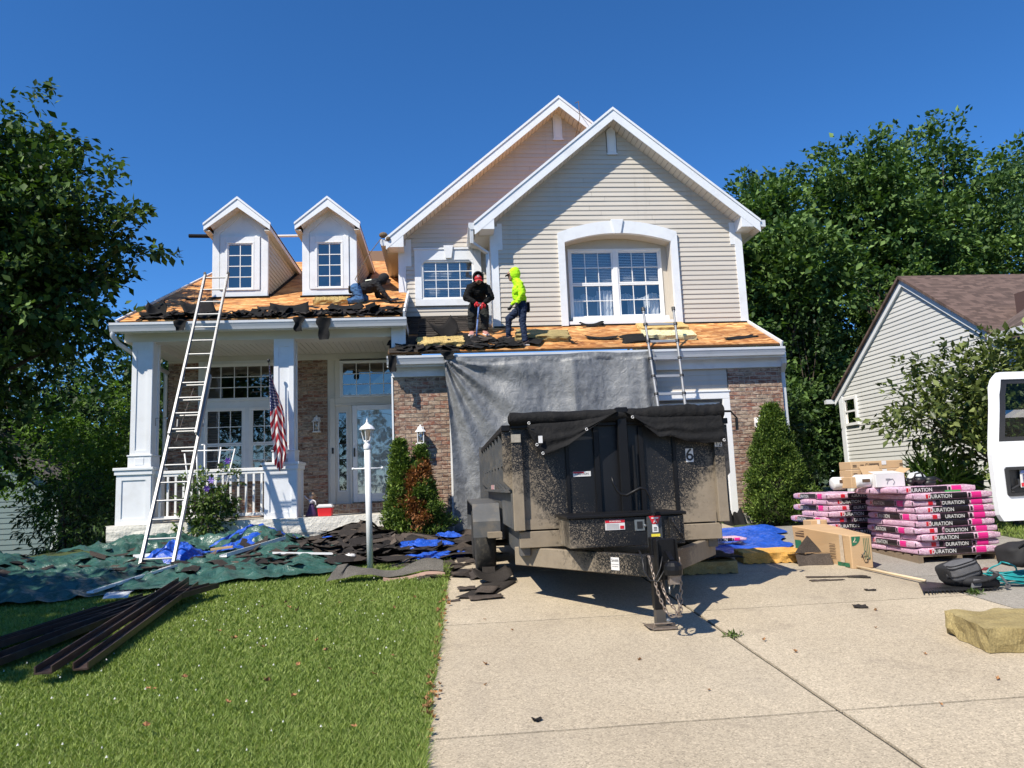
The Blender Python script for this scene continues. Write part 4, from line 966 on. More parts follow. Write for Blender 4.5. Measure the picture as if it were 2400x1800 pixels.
b = MB(); b.tube([(1.58, 6.2, 1.02), (1.55, 6.0, .97), (1.55, 5.97, .88), (1.59, 5.95, .81), (1.65, 5.94, .80), (1.70, 5.93, .88), (1.74, 5.9, .97)], .007, 6); b.tube([(1.70, 5.95, .99), (1.67, 5.93, .9), (1.63, 5.94, .82), (1.60, 5.98, .84)], .006, 6); b.build('wiring_cable', BLACK, T_, smooth=True)
# hydraulic / tarp post
b = MB(); b.box(1.73, 1.83, YF - .10, YF - .02, 1.27, 2.30); b.box(1.72, 1.84, YF - .11, YF - .01, 2.26, 2.335); b.build('centre_post', SOOT, T_, bevel=.008)
b = MB(); b.tube([(1.885, YF - .06, 1.30), (1.885, YF - .06, 1.95)], .011, 6); b.tube([(1.885, YF - .06, 1.50), (1.885, YF - .06, 1.62)], .018, 6); b.build('control_rod', SOOT, T_)
# rolled tarp
def roll(u, v):
    x = lerp(.655, 2.835, u); r = .066 + .012 * ss((u - .5) * 4) + .008 * nz(u * 9, 2.) + (.016 * abs(nz(u * 34, v * 3 + u * 20, 4.)) * ss((u - .5) * 5)) + .008 * nz(u * 22, v * 5)
    a = 2 * math.pi * v; return (x, YF - .045 + r * math.cos(a), 2.252 + .012 * u + r * math.sin(a) + .006 * nz(u * 6, 7))
b = MB(); b.sheet(roll, 120, 16); b.lathe((.655, YF - .045, 2.252), [(.068, 0), (.03, -.02)], 12, (1, 0, 0)); b.lathe((2.835, YF - .045, 2.264), [(.078, 0), (.03, .02)], 12, (1, 0, 0)); rt = b.build('rolled_tarp', CANVAS, T_, smooth=True, weld=True)
def drape(top, bot, yt, yb, name):
    def cur(P, t):
        s = t * (len(P) - 1); i = min(int(s), len(P) - 2); f = s - i; return Vector((lerp(P[i][0], P[i + 1][0], f), 0, lerp(P[i][1], P[i + 1][1], f)))
    def fn(u, v):
        a = cur(top, u); c = cur(bot, u); p = a.lerp(c, v); y = lerp(yt, yb, v ** .7)
        y += .02 * nz(u * 7, v * 3, 2) * v + .012 * math.sin(v * 16 + u * 5) * v
        return (p.x, y, p.z)
    q = MB(); q.sheet(fn, 40, 14); return q.build(name, CANVAS, rt, smooth=True)
drape([(1.74, 2.29), (1.55, 2.24), (1.3, 2.21), (1.1, 2.20), (.95, 2.20), (.86, 2.19), (.82, 2.18)], [(1.70, 2.28), (1.43, 2.12), (1.21, 1.97), (.96, 1.885), (.90, 1.95), (.85, 2.06), (.81, 2.15)], YF - .11, YF - .16, 'tarp_flap')
drape([(1.80, 2.29), (1.95, 2.24), (2.1, 2.22), (2.3, 2.22), (2.5, 2.22), (2.65, 2.22), (2.80, 2.22)], [(1.82, 2.27), (2.01, 2.12), (2.13, 2.02), (2.25, 2.03), (2.42, 1.965), (2.60, 1.945), (2.81, 1.945)], YF - .115, YF - .155, 'tarp_flap')
for (x, z) in ((.90, 1.985), (.955, 1.90), (1.40, 2.12), (1.87, 2.225), (2.79, 1.965), (.83, 2.20)):
    q = MB(); q.tube([(x + .012 * math.cos(a), YF - .175, z + .012 * math.sin(a)) for a in [k * math.pi / 5 for k in range(12)]], .004, 5, False); q.build('grommet', WHT, rt)
q = MB(); q.box(.915, .955, YF - .185, YF - .178, 2.00, 2.07); q.build('care_label', WHT, rt)
b = MB(); b.tube([(2.83, YF - .05, 2.265), (2.93, YF - .05, 2.262)], .012, 6); b.tube([(2.93, YF - .05, 2.262), (2.99, YF - .05, 2.19)], .008, 6); b.tube([(2.985, YF - .05, 2.19), (2.983, YF - .05, 2.07)], .016, 8); b.build('tarp_crank', SOOT, T_)
# number plates and stickers on the bed front
def decal(x0, x1, z0, z1, y, txt, size, parent, mat=WHT, tm=BLACK, sx=1.):
    q = MB(); q.box(x0, x1, y - .003, y, z0, z1); o = q.build('number_decal', mat, parent)
    q = MB(); q.text(txt, size, front_m((x0 + x1) / 2, y - .0042, (z0 + z1) / 2, sx)); o2 = q.build('number_print', tm, parent)
decal(2.438, 2.518, 1.762, 1.899, YF - .004, '6', .175, bed)
decal(2.725, 2.80, 1.905, 1.955, YF - .073, '12', .062, bed)
decal(1.27, 1.45, 1.66, 1.71, YF - .004, 'CAUTION', .03, bed)
q = MB(); q.box(1.272, 1.38, YF - .0085, YF - .0075, 1.692, 1.708); q.build('decal_stripe', REDP, bed)
q = MB(); p0 = Vector((1.74 - 1.03, YF + .35, .885)); p1 = Vector((1.74 - .06, 6.30, .885)); d_ = (p1 - p0).normalized(); n_ = Vector((d_.y, -d_.x, 0)); c_ = p0.lerp(p1, .80) + n_ * .0365 * (1 if n_.y < 0 else -1)
nn = n_ if n_.y < 0 else -n_
ex_ = d_ * (1 if d_.x > 0 else -1)
mm = Matrix((ex_, Vector((0, 0, 1)), nn)).transposed().to_4x4(); mm.translation = c_ + nn * .003
q.add([mm @ Vector(v) for v in ((-.05, -.055, 0), (.05, -.055, 0), (.05, .055, 0), (-.05, .055, 0))], [(0, 1, 2, 3)]); dl = q.build('dealer_decal', WHT, T_)
q = MB(); m2 = mm.copy(); m2.translation = mm.translation + nn * .001 + Vector((0, 0, .028)); q.text('Smith', .038, m2); m2 = m2.copy(); m2.translation = m2.translation - Vector((0, 0, .034)); q.text('TRAILER & EQUIPMENT', .0085, m2); m2 = m2.copy(); m2.translation = m2.translation - Vector((0, 0, .018)); q.text('SALES SERVICE', .011, m2); q.build('dealer_lettering', BLACK, dl)
# fenders and wheels
for s, xa in ((-1, .30), (1, 2.865)):
    b = MB(); ys_ = [(8.78, 1.02), (8.78, 1.20), (8.92, 1.40), (11.0, 1.43), (11.15, 1.22), (11.15, 1.05)]
    b2 = [(8.80, 1.02), (8.80, 1.19), (8.935, 1.38), (10.98, 1.41), (11.13, 1.21), (11.13, 1.05)]
    b.prism([(xa, y, z) for y, z in ys_ + b2[::-1]], (.315, 0, 0)); b.box(xa + (.0 if s < 0 else .3), xa + (.015 if s < 0 else .315), 8.80, 11.13, 1.30, 1.40) if False else None
    fd = b.build('fender', SIDEP, T_)
    for yc in (9.33, 10.28):
        zc = .06 * yc + .352; xm = xa + .155
        q = MB(); q.lathe((xm, yc, zc), [(.20, -.115), (.30, -.12), (.338, -.10), (.352, -.06), (.352, .06), (.338, .10), (.30, .12), (.20, .115)], 28, (1, 0, 0))
        wh = q.build('wheel', RUBBER, T_, smooth=True)
        q = MB(); q.lathe((xm + s * .02, yc, zc), [(.205, -.05), (.205, .05), (.17, .06), (.15, .03), (.07, .045), (.05, .07), (.01, .07)], 20, (s, 0, 0)); q.build('rim', mk('grey_rim', (.30, .30, .31), .4, .2, metal=.4, dirt=.5), wh)
b = MB()
for yc in (9.33, 10.28): b.tube([(.45, yc, .06 * yc + .352), (3.03, yc, .06 * yc + .352)], .04, 8)
b.build('axle', SOOT, T_)
q = MB(); q.box(.46, .62, 8.6, 8.78, 1.02, 1.08); q.build('step', DUSTY, T_); q = MB(); q.box(.36, .58, 9.0, 9.0 + .1, .55, .6); 
b = MB(); b.prism_yz([(8.93, .535), (9.08, .545), (9.08, .66)], .40, .55); tag(b.build('wheel_chock', SHGO), 'dark wedge chock against the front trailer tyre', 'chock')

# ================================================================ ladders
def ladder(name, label, A, B, w, n, step=.305, mat=ALU, rail=(.022, .07), feet=True, x_dir=(1, 0, 0), first=.16, hooks=()):
    A = Vector(A); B = Vector(B); d = (B - A).normalized(); L = (B - A).length; xd = Vector(x_dir).normalized(); nrm = xd.cross(d).normalized()
    t = thing(name, label, 'ladder', A)
    for s in (-1, 1):
        b = MB(); o = xd * (s * w / 2)
        b.bar(A + o, B + o, rail[0], rail[1], nrm)
        for k in (-1, 1): b.bar(A + o + nrm * k * rail[1] * .46 - xd * s * .008, B + o + nrm * k * rail[1] * .46 - xd * s * .008, rail[0] + .008, .006, nrm)
        b.build('side_rail', mat, t)
    k = 0; z = first
    while z < L - .1:
        b = MB(); c = A + d * z; b.tube([c - xd * (w / 2 - .01), c + xd * (w / 2 - .01)], .0145, 8); b.build('rung', mat, t); z += step
    return t, A, d, xd, nrm
# extension ladder to the porch gutter: base section and fly section overlap
A = Vector((-3.985, 10.86, .66)); Cc = Vector((-4.055, 13.24, 4.735)); dL = (Cc - A).normalized(); B = A + dL * ((Cc - A).length + 1.02)
LN = Vector((1, 0, 0)).cross(dL).normalized()
tl, A_, d_, xd_, n_ = ladder('extension_ladder', 'tall aluminium extension ladder leaning on the porch gutter', A, A + dL * 3.4, .45, 11)
def sub_ladder(t, A, B, w, first, off):
    d = (B - A).normalized(); L = (B - A).length; xd = Vector((1, 0, 0)); nrm = xd.cross(d).normalized(); A = A + nrm * off; B = B + nrm * off
    for s in (-1, 1):
        b = MB(); o = xd * (s * w / 2); b.bar(A + o, B + o, .020, .065, nrm)
        for k in (-1, 1): b.bar(A + o + nrm * k * .030 - xd * s * .008, B + o + nrm * k * .030 - xd * s * .006, .028, .005, nrm)
        b.build('fly_rail', ALU, t)
        q = MB(); q.bar(B + o - d * .03, B + o + d * .03, .035, .075, nrm); q.build('end_cap', BLACK, t)
    z = first
    while z < L - .05:
        b = MB(); c = A + d * z; b.tube([c - xd * (w / 2 - .01), c + xd * (w / 2 - .01)], .0145, 8); b.build('rung', ALU, t); z += .305
sub_ladder(tl, A + dL * 2.2, B, .41, .095, .07)
b = MB()
for s in (-1, 1): b.tube([A + dL * 2.42 + xd_ * s * .2 - n_ * .06, A + dL * 2.5 + xd_ * s * .2 - n_ * .16, A + dL * 2.62 + xd_ * s * .2 - n_ * .12], .014, 6)
b.build('rung_lock', ALU, tl)
b = MB(); b.tube([A + dL * 3.3 - n_ * .02, A + dL * 2.6 + Vector((-.06, -.02, 0)), A + dL * 2.1 + Vector((-.1, 0, 0))], .006, 6); b.build('pull_rope', mk('dirty_rope', (.12, .10, .09), .9), tl)
# telescoping ladder to the garage gutter
A2 = Vector((4.04, 12.45, .76)); C2 = Vector((4.055, 13.20, 3.985)); d2 = (C2 - A2).normalized(); B2 = A2 + d2 * ((C2 - A2).length + .78)
t2 = thing('telescoping_ladder', 'narrow aluminium ladder leaning on the garage gutter beside the grey tarp', 'ladder', A2)
n2 = Vector((1, 0, 0)).cross(d2).normalized(); L2 = (B2 - A2).length
for s in (-1, 1):
    b = MB(); o0 = Vector((s * .20, 0, 0)); o1 = Vector((s * .29, 0, 0)); k = 0; z = 0.
    while z < L2 - .05:
        z1 = min(z + .345, L2); fr_ = lambda q: A2 + d2 * q + o0.lerp(o1, q / L2) * (1.0)
        b.tube([fr_(z), fr_(z1)], .033 - .0012 * k, 10); b.tube([fr_(z1 - .05), fr_(z1)], .039 - .0012 * k, 10); z = z1; k += 1
    b.build('side_rail', ALU, t2, smooth=False)
    q = MB(); q.tube([B2 + o1 - d2 * .02, B2 + o1 + d2 * .05], .036, 8); q.build('end_cap', BLACK, t2)
    z = .345
    while z < L2 - .02:
        q = MB(); c = A2 + d2 * z + o0.lerp(o1, z / L2); q.tube([c - d2 * .022, c + d2 * .022], .043, 8); q.build('clamp_collar', BLACK, t2); z += .345
z = .345
while z < L2 - .1:
    w_ = lerp(.2, .29, z / L2); q = MB(); c = A2 + d2 * z; q.bar(c - Vector((w_, 0, 0)), c + Vector((w_, 0, 0)), .045, .026, n2); q.build('rung', ALU, t2); z += .345

# ================================================================ tarps on the ground and over the garage door
GREY = m_tarp('silver_grey_tarp', (.175, .18, .182), .5, 5., .6, .1)
def grey(u, v):
    x = lerp(.03, 3.88, u); zt = 3.955 - .03 * math.sin(u * 9) ** 2 - (.05 * math.sin(math.pi * clamp(u / .58)) if u < .58 else 0)
    sag = .20 * math.sin(math.pi * clamp(u / .58)) ** 2 if u < .58 else .015
    z = lerp(zt, .62, v); z -= sag * (1 - v) ** 6 * 0
    fold = .05 * nz(u * 7 + .8 * v, v * 1.2, 6) + .05 * math.sin(u * 23 + 2.4 * nz(u * 4, v * 2, 9)) * (.2 + .5 * v) + .03 * nz(u * 9, v * 4, 1)
    k = clamp((u / .62)); rad = math.hypot(u * 2.2, v)
    fold += .07 * math.sin((math.atan2(v, u * 1.6 + .02)) * 17) * math.exp(-rad * 1.1) * (1 if u < .6 else .3)
    fold += .06 * math.exp(-((u - .60) / .025) ** 2) * (1 - v * .6) + .05 * math.exp(-((u - .94) / .02) ** 2)
    y = 13.235 - .05 * v - fold
    if v < .03: y = 13.245
    x += .05 * math.sin(v * 5) * (1 - u) * v + .16 * v * (1 - u) ** 3 + (.10 * v if u > .9 else 0)
    y -= .022 * abs(nz(x * 5, z * 3.5, 3)) + .012 * abs(nz(x * 13, z * 9, 7))
    return (x, y, z + (.03 * math.sin(u * 40) if v > .97 else 0))
b = MB(); b.sheet(grey, 170, 110)
tag(b.build('grey_tarp', GREY, smooth=True), 'silver-grey tarp hung from the garage gutter over the garage door', 'tarp')
GREEN = m_tarp('green_tarp', (.026, .085, .068), .30, 5., .8, 0., .22); BLUE = m_tarp('blue_tarp', (.010, .075, .44), .32, 6., .8, 0., .10)
def ridged(x, y, s, seed):
    a = 0; f = s; w = 1.
    for k in range(3):
        a += w * (1 - abs(nz(x * f + seed, y * f - seed * 1.7, seed)) * 2.4) ; f *= 2.1; w *= .48
    return a
def bump_at(x, y, hs): return sum(h * math.exp(-(((x - cx) / rx) ** 2 + ((y - cy) / ry) ** 2)) for cx, cy, rx, ry, h in hs)
HUMP = [(-2.95, 12.3, .42, .40, .24), (-2.35, 11.35, .5, .28, .12), (-4.8, 12.9, .7, .35, .14), (-6.4, 11.2, .45, .5, .24), (-3.6, 12.75, .5, .3, .12), (-1.5, 12.95, .5, .35, .24), (-.6, 12.2, .5, .7, .08), (-1.5, 12.2, .7, .5, .10), (-5.6, 12.2, .5, .5, .12)]
def heap_z(x, y): return zg(x, y) + bump_at(x, y, HUMP)
def ground_tarp(name, quad, mat, label, nu, nv, amp, seed, wl=1.8, lift=.02, hs=None, jag=.12):
    q = [Vector(p) for p in quad]
    def fn(u, v):
        uu = u + .0; a = q[0].lerp(q[1], uu); c = q[3].lerp(q[2], uu); p = a.lerp(c, v)
        e = min(u, 1 - u, v, 1 - v); j = jag * (1 - ss(e * 6))
        x = p.x + j * nz(p.x * 2.2, p.y * 2.2, seed) * 1.6; y = p.y + j * nz(p.y * 2.2, p.x * 2.2, seed + 9) * 1.6
        z = zg(x, y) + lift + max(0, amp * (ridged(x, y, wl, seed) - .35)) * (.35 + .65 * ss(e * 8)) + (bump_at(x, y, hs) if hs else 0)
        return (x, y, z)
    b = MB(); b.sheet(fn, nu, nv); return tag(b.build(name, mat, smooth=True), label, 'tarp')
ground_tarp('green_tarp', [(-6.9, 8.0), (-1.32, 9.78), (-1.7, 11.9), (-7.2, 12.0)], GREEN, 'dark green tarp spread over the lawn under the ladder', 210, 110, .085, 3., 1.9, .03, HUMP)
ground_tarp('green_tarp', [(-5.9, 12.1), (-2.0, 11.6), (-2.3, 13.35), (-5.5, 13.45)], GREEN, 'bunched green tarp against the white porch base', 130, 70, .10, 6., 2.3, .05, HUMP)
def crumple(name, c, rx, ry, h, seed, label, mat=BLUE, rot=0., n=60, zb=None):
    cs, sn = math.cos(rot), math.sin(rot)
    def fn(u, v):
        a = 2 * math.pi * u; r = v * (1 + .28 * nz(math.cos(a) * 1.7, math.sin(a) * 1.7, seed)); lx = rx * r * math.cos(a); ly = ry * r * math.sin(a)
        x = c[0] + lx * cs - ly * sn; y = c[1] + lx * sn + ly * cs
        prof = (1 - v ** 1.6); z = (heap_z(x, y) if zb is None else zb(x, y)) + .015 + h * prof * (.45 + .28 * ridged(x, y, 2.4, seed)) + .022 * ridged(x, y, 6., seed) * min(1, (1 - v) * 4)
        return (x, y, z)
    b = MB(); b.sheet(fn, n * 3 // 2, n); return tag(b.build(name, mat, smooth=True, weld=True), label, 'tarp')
crumple('blue_tarp', (-3.90, 11.35), .50, .36, .36, 1., 'crumpled bright blue tarp bunched at the foot of the tall ladder')
crumple('blue_tarp', (-3.05, 12.55), .75, .30, .26, 2., 'blue tarp draped over the hump below the porch pedestal', rot=.2)
crumple('blue_tarp', (-3.25, 11.85), .9, .34, .15, 5., 'low blue tarp fold half under shingles beside the white gutter piece', rot=.5)
crumple('blue_tarp', (-1.95, 12.35), .30, .16, .08, 8., 'small blue tarp patch showing through the shingle heap', rot=-.2)
crumple('blue_tarp', (-.35, 11.55), .60, .28, .11, 11., 'blue tarp lump in front of the browning evergreen', rot=.15)
crumple('blue_tarp', (.05, 12.3), .36, .3, .16, 14., 'shaded blue tarp lump at the foot of the grey tarp', rot=.3)
crumple('blue_tarp', (-.15, 10.75), .55, .2, .05, 15., 'flat blue tarp strip beside the trailer wheel', rot=.0)
ground_tarp('blue_tarp', [(3.15, 9.5), (4.6, 9.85), (5.45, 12.1), (3.4, 12.3)], BLUE, 'wrinkled blue tarp spread in front of the green evergreen', 150, 130, .030, 21., 2.6, .015, [(5.1, 12.0, .25, .25, .05)])
crumple('blue_tarp', (6.0, 11.6), .25, .3, .25, 23., 'blue tarp end behind the evergreen and the rear bundle stack', zb=zg)

# ================================================================ torn shingles and felt
def scrap_fn(surf, cx, cy, L, Wd, rot, bend, lift, tilt, seed, jag=.18):
    cs, sn = math.cos(rot), math.sin(rot)
    def fn(u, v):
        a = (u - .5) * L * (1 + jag * nz(v * 2.5, seed)); b_ = (v - .5) * Wd * (1 + jag * nz(u * 2.5, seed + 4))
        x = cx + a * cs - b_ * sn; y = cy + a * sn + b_ * cs
        h = lift + abs(bend) * ((u - .5) * 2) ** 2 * L * .5 if bend > 0 else lift + abs(bend) * (1 - ((u - .5) * 2) ** 2) * L * .5
        return surf(x, y, h + tilt * (v - .5) * Wd + .012 * nz(u * 3, v * 3, seed))
    return fn
flat = lambda x, y, o=0.: (x, y, heap_z(x, y) + o)
gflat = lambda x, y, o=0.: (x, y, zg(x, y) + o)
def scraps(n, region, surf, rnd, size=(.18, .42), lift=(.0, .05), bend=(-.5, .5), mats=None):
    b = MB()
    for i in range(n):
        x, y = region(rnd); L = rnd.uniform(*size); Wd = min(L * rnd.uniform(.3, .85), .34)
        b.m = 0 if rnd.random() < .72 else 1
        b.sheet(scrap_fn(surf, x, y, L, Wd, rnd.uniform(0, 6.28), rnd.uniform(*bend) * rnd.random(), rnd.uniform(*lift), rnd.uniform(-.7, .7) * rnd.random(), i * 1.37), 3, 2)
    return b
rd = random.Random(11)
b = MB(); b.m = 0
b.sheet(lambda u, v: (lerp(-2.9, .55, u) + .25 * nz(v * 5, 1.), lerp(10.25 + .25 * nz(u * 6, 2.) - .35 * ss((u - .55) * 4), 13.5, v), 0), 70, 60)
b.v = [(x, y, heap_z(x, y) - .01 + .03 * ridged(x, y, 3.5, 4.) * .5 * clamp((y - 10.2) * 2)) for x, y, z in b.v]
b2 = scraps(900, lambda r: (r.triangular(-3.0, .75, -1.1), r.triangular(10.2, 13.45, 12.1)), flat, rd, (.12, .62), (.0, .05), (-.35, .35))
b2.m = 0; b.add(b2.v, []) ; off = len(b.v) - len(b2.v); b.f += [tuple(i + off for i in f) for f in b2.f]; b.mi += b2.mi
tag(b.build('shingle_debris', [SHG, SHGB]), 'heap of torn dark shingles strewn before the porch and the evergreen', 'debris', kind='stuff')
b = scraps(85, lambda r: (r.triangular(-6.6, -1.6, -3.0), r.triangular(9.6, 13.3, 11.4)), lambda x, y, o=0.: (x, y, heap_z(x, y) + .07 + o), rd, (.15, .40), (.0, .04))
tag(b.build('shingle_debris', [SHG, SHGB]), 'loose torn shingles scattered over the green tarp', 'debris', kind='stuff')
b = scraps(60, lambda r: (r.uniform(-.35, .45) + .12 * r.random(), r.uniform(8.9, 10.6)), gflat, rd, (.12, .35), (.004, .02), (-.1, .12))
tag(b.build('shingle_debris', [SHGB, SHG]), 'flattened brown shingle scraps along the driveway edge by the trailer wheel', 'debris', kind='stuff')
def piece(name, label, surf, cx, cy, L, Wd, rot, bend=.1, lift=.01, tilt=0., mat=SHGO, cat='shingle', nu=10, nv=4, jag=.1, seed=None, group=None, th=.006):
    s = rd.random() * 50 if seed is None else seed; f = scrap_fn(surf, cx, cy, L, Wd, rot, bend, lift, tilt, s, jag)
    f2 = scrap_fn(surf, cx, cy, L, Wd, rot, bend, lift - th, tilt, s, jag)
    b = MB(); b.sheet(f, nu, nv); b.sheet(f2, nu, nv)
    n = (nu + 1) * (nv + 1); rim = [i for i in range(nu + 1)] + [(j * (nu + 1) + nu) for j in range(1, nv + 1)] + [nv * (nu + 1) + i for i in range(nu - 1, -1, -1)] + [j * (nu + 1) for j in range(nv - 1, 0, -1)]
    for a, c in zip(rim, rim[1:] + rim[:1]): b.f.append((a, c, c + n, a + n)); b.mi.append(0)
    return tag(b.build(name, mat, smooth=True), label, cat, group)
# pieces lying on the driveway and lawn
piece('shingle_strip', 'dark shingle strip lying under the brown scraps left of the trailer tongue', gflat, .42, 8.25, .95, .33, 1.15, .02, .012)
piece('shingle_strip', 'folded black shingle on top of the pile by the lawn edge', gflat, .50, 8.72, .42, .24, .25, .35, .05, .3)
piece('shingle_strip', 'brown shingle tab crossing the driveway pile', gflat, .40, 8.12, .36, .2, 1.3, .04, .035, mat=SHGB)
piece('shingle_strip', 'square brown shingle scrap at the near end of the driveway pile', gflat, .37, 7.82, .34, .16, .12, .03, .022, mat=SHGB)
piece('shingle_strip', 'small brown shingle tab on the left of the driveway pile', gflat, .19, 8.30, .2, .14, .05, .03, .03, mat=SHGB)
piece('shingle_strip', 'thin brown shingle sliver at the lawn edge', gflat, .02, 7.80, .18, .07, .1, .02, .008, mat=SHGB)
piece('shingle_strip', 'long brown shingle strip lying before the yellow foam pad', gflat, 4.16, 7.93, .62, .055, -.18, .01, .012, mat=SHGB)
piece('shingle_strip', 'shorter brown shingle strip beside the long one', gflat, 3.98, 7.78, .36, .05, -.05, .01, .010, mat=SHGB)
piece('shingle_strip', 'dark shingle sliver pointing at the rake', gflat, 4.37, 7.84, .22, .06, -.5, .01, .010)
piece('shingle_scrap', 'small black triangular scrap alone on the open concrete', gflat, 3.65, 6.58, .12, .09, -.3, .1, .012, jag=.5)
piece('shingle_scrap', 'tiny black scrap between the strips and the rake', gflat, 4.12, 7.21, .10, .05, -.3, .1, .010, jag=.4)
piece('shingle_scrap', 'black speck of shingle on the near left concrete', gflat, .48, 4.45, .05, .035, .4, .1, .012, jag=.5)
t = thing('roofing_strip', 'long curled grey felt strip lying on the grass by the lamp post', 'roofing strip', (-.7, 9.3, .56))
def curl(u, v):
    x = lerp(-1.42, -.06, u); y = 9.30 + (v - .5) * lerp(.28, .14, u) * (1 - .55 * ss((u - .35) * 3) * v); k = ss((.30 - u) * 4)
    z = zg(x, 9.3) + .025 + .12 * v * (.45 + .55 * ss((u - .45) * 2.4)) * (1 + .12 * math.sin(u * 9)) + .10 * k * v + .05 * math.sin(u * 5.5) ** 2 + .012 * nz(u * 9, v * 3)
    if u < .12: y -= .10 * (.12 - u) / .12; x += .10 * v
    return (x, y - .05 * math.sin(u * 6), z)
b = MB(); b.sheet(curl, 40, 8); b.build('strip', m_shingle('weathered_felt_strip', (.10, .092, .08), (.13, .12, .105), False), t, smooth=True)
b = MB(); b.sheet(lambda u, v: (lambda p: (p[0] + .04, p[1] - .012 - .05 * v, p[2] - .014 - .035 * v))(curl(lerp(.45, .985, u), .0)), 24, 3); b.build('underside', mk('pinkish_felt', (.34, .22, .17), .85, .2, 9.), t, smooth=True)
# bent shingle beside the box, black sheets over the grey foam
b = MB(); s_ = 10
b.sheet(lambda u, v: (lerp(4.10, 4.52, u), 8.66 + .06 * v + .02 * math.sin(u * 5), .52 + .13 * v + .01 * nz(u * 5, v)), s_, 3)
b.sheet(lambda u, v: (lerp(4.08, 4.54, u), lerp(8.72, 8.95, v), .655 - .02 * v + .012 * nz(u * 4, v * 3)), s_, 3)
b.sheet(lambda u, v: (lerp(lerp(4.16, 4.50, u), 4.36, v ** 1.1), 8.86 + .05 * v, .65 + .20 * v), 6, 6)
tag(b.build('bent_shingle', SHGB), 'bent brown shingle folded up against the cardboard box', 'shingle')
FOAM1 = m_foam('yellowed_foam', (.42, .29, .10), (.58, .44, .18)); FOAM2 = m_foam('orange_foam', (.55, .28, .05), (.66, .40, .12)); FOAM3 = m_foam('pale_foam', (.62, .56, .30), (.72, .68, .44)); FOAM4 = m_foam('olive_foam', (.24, .185, .075), (.36, .285, .125))
def foam(label, c, L, Wd, h, rot, mat, surf, waves=0, wtop=0, group=None, chip=.03, seed=1.):
    cs, sn = math.cos(rot), math.sin(rot); nu, nv = 36, 14
    def P(u, v, w):
        a = (u - .5) * L; q = (v - .5) * Wd
        a += chip * nz(v * 4, w * 3, seed); q += chip * nz(u * 5, w * 3, seed + 3)
        x = c[0] + a * cs - q * sn; y = c[1] + a * sn + q * cs
        o = w * h
        if w > .5: o += wtop * math.sin(u * waves * 6.283) * math.sin(v * waves * .5 * 6.283) + .012 * nz(u * 6, v * 6, seed)
        else: o += .004
        if w <= .5 and waves and not wtop: o += .014 * max(0, math.sin(u * waves * 6.283))
        return surf(x, y, o)
    b = MB(); b.sheet(lambda u, v: P(u, v, 1), nu, nv); b.sheet(lambda u, v: P(u, v, 0), nu, nv)
    for fix in (0, 1):
        b.sheet(lambda u, w: P(u, fix, w), nu, 3); b.sheet(lambda v, w: P(fix, v, w), nv, 3)
    return tag(b.build('foam_pad', mat, weld=True, smooth=False), label, 'foam pad', group)
foam('chunky olive foam block on the concrete, nearest the street', (4.22, 5.30), .92, .55, .17, -.12, FOAM4, gflat, chip=.05, seed=2.)
foam('orange egg-crate foam pad lying before the blue tarp', (3.95, 9.12), .74, .40, .13, -.12, FOAM2, gflat, waves=7, seed=5.)
foam('dirty foam pad in the shade beside the trailer tongue', (2.98, 8.70), .62, .5, .14, -.06, FOAM4, gflat, waves=5, seed=8.)
piece('felt_sheet', 'black felt sheet slumped over the shaded foam pad', lambda x, y, o=0.: (x, y, zg(x, y) + .17 + o), 3.03, 8.72, .62, .55, .15, -.05, .0, 0., FELT, 'felt sheet', 12, 8, .3, 4.)
foam('torn yellow egg-crate foam pad on the porch roof below the dormer', (-2.14, 14.62), .66, .32, .10, .0, FOAM1, pr_, waves=9, wtop=.016, seed=3.)
foam('yellow foam pad on the dark shingles at the left of the skirt roof', (-.02, 13.68), .85, .38, .12, .06, FOAM1, gr, waves=7, wtop=.015, seed=6., chip=.05)
foam('brown foam pad behind the worker in lime', (1.92, 13.98), 1.0, .42, .12, -.16, FOAM4, gr, chip=.06, seed=9.)
foam('flat tan foam pad under the arched window', (4.42, 14.42), .98, .36, .09, .05, m_foam('tan_foam', (.50, .34, .12), (.58, .42, .17)), gr, chip=.03, seed=12.)
foam('pale egg-crate foam pad behind the garage ladder', (4.36, 13.86), 1.0, .36, .10, -.08, FOAM3, gr, waves=9, wtop=.014, seed=15.)
# on the roofs
b = scraps(230, lambda r: (r.uniform(-5.3, -.75), 13.40 + abs(r.gauss(0, .19))), pr_, rd, (.10, .30), (.01, .08), (-.5, .9))
tag(b.build('roofing_scraps', [FELT, SHG]), 'torn black felt and shingle scraps piled along the porch eave', 'debris', kind='stuff')
b = scraps(130, lambda r: (r.triangular(-.95, 1.9, .5), 13.42 + abs(r.gauss(0, .28))), gr, rd, (.12, .34), (.02, .07))
tag(b.build('roofing_scraps', [FELT, SHG]), 'torn dark shingles on the skirt roof around the two workers', 'debris', kind='stuff')
def rpiece(label, surf, x, y, L, Wd, rot, bend, lift=.02, tilt=0., mat=FELT, jag=.35, nu=8, nv=5): piece('felt_scrap', label, surf, x, y, L, Wd, rot, bend, lift, tilt, mat, 'felt scrap', nu, nv, jag)
rpiece('big curled felt flap behind the tall ladder on the porch roof', pr_, -4.42, 13.85, .55, .34, .5, .4, .05, .6)
rpiece('upright felt flap at the left end of the porch eave', pr_, -5.10, 13.72, .32, .22, .3, .9, .06, .9)
rpiece('wide felt roll torn loose at mid porch eave', pr_, -2.75, 13.62, .6, .3, .1, .22, .04, .7)
rpiece('long felt shred lying along the porch eave under the kneeling worker', pr_, -1.75, 13.75, .6, .22, .05, .16, .04, .6)
rpiece('thin felt sliver on bare sheathing below the first dormer', pr_, -3.35, 14.32, .28, .10, .1, .1, .012)
rpiece('small felt patch on bare sheathing at the far left rake', pr_, -5.0, 15.3, .30, .10, .3, .1, .012)
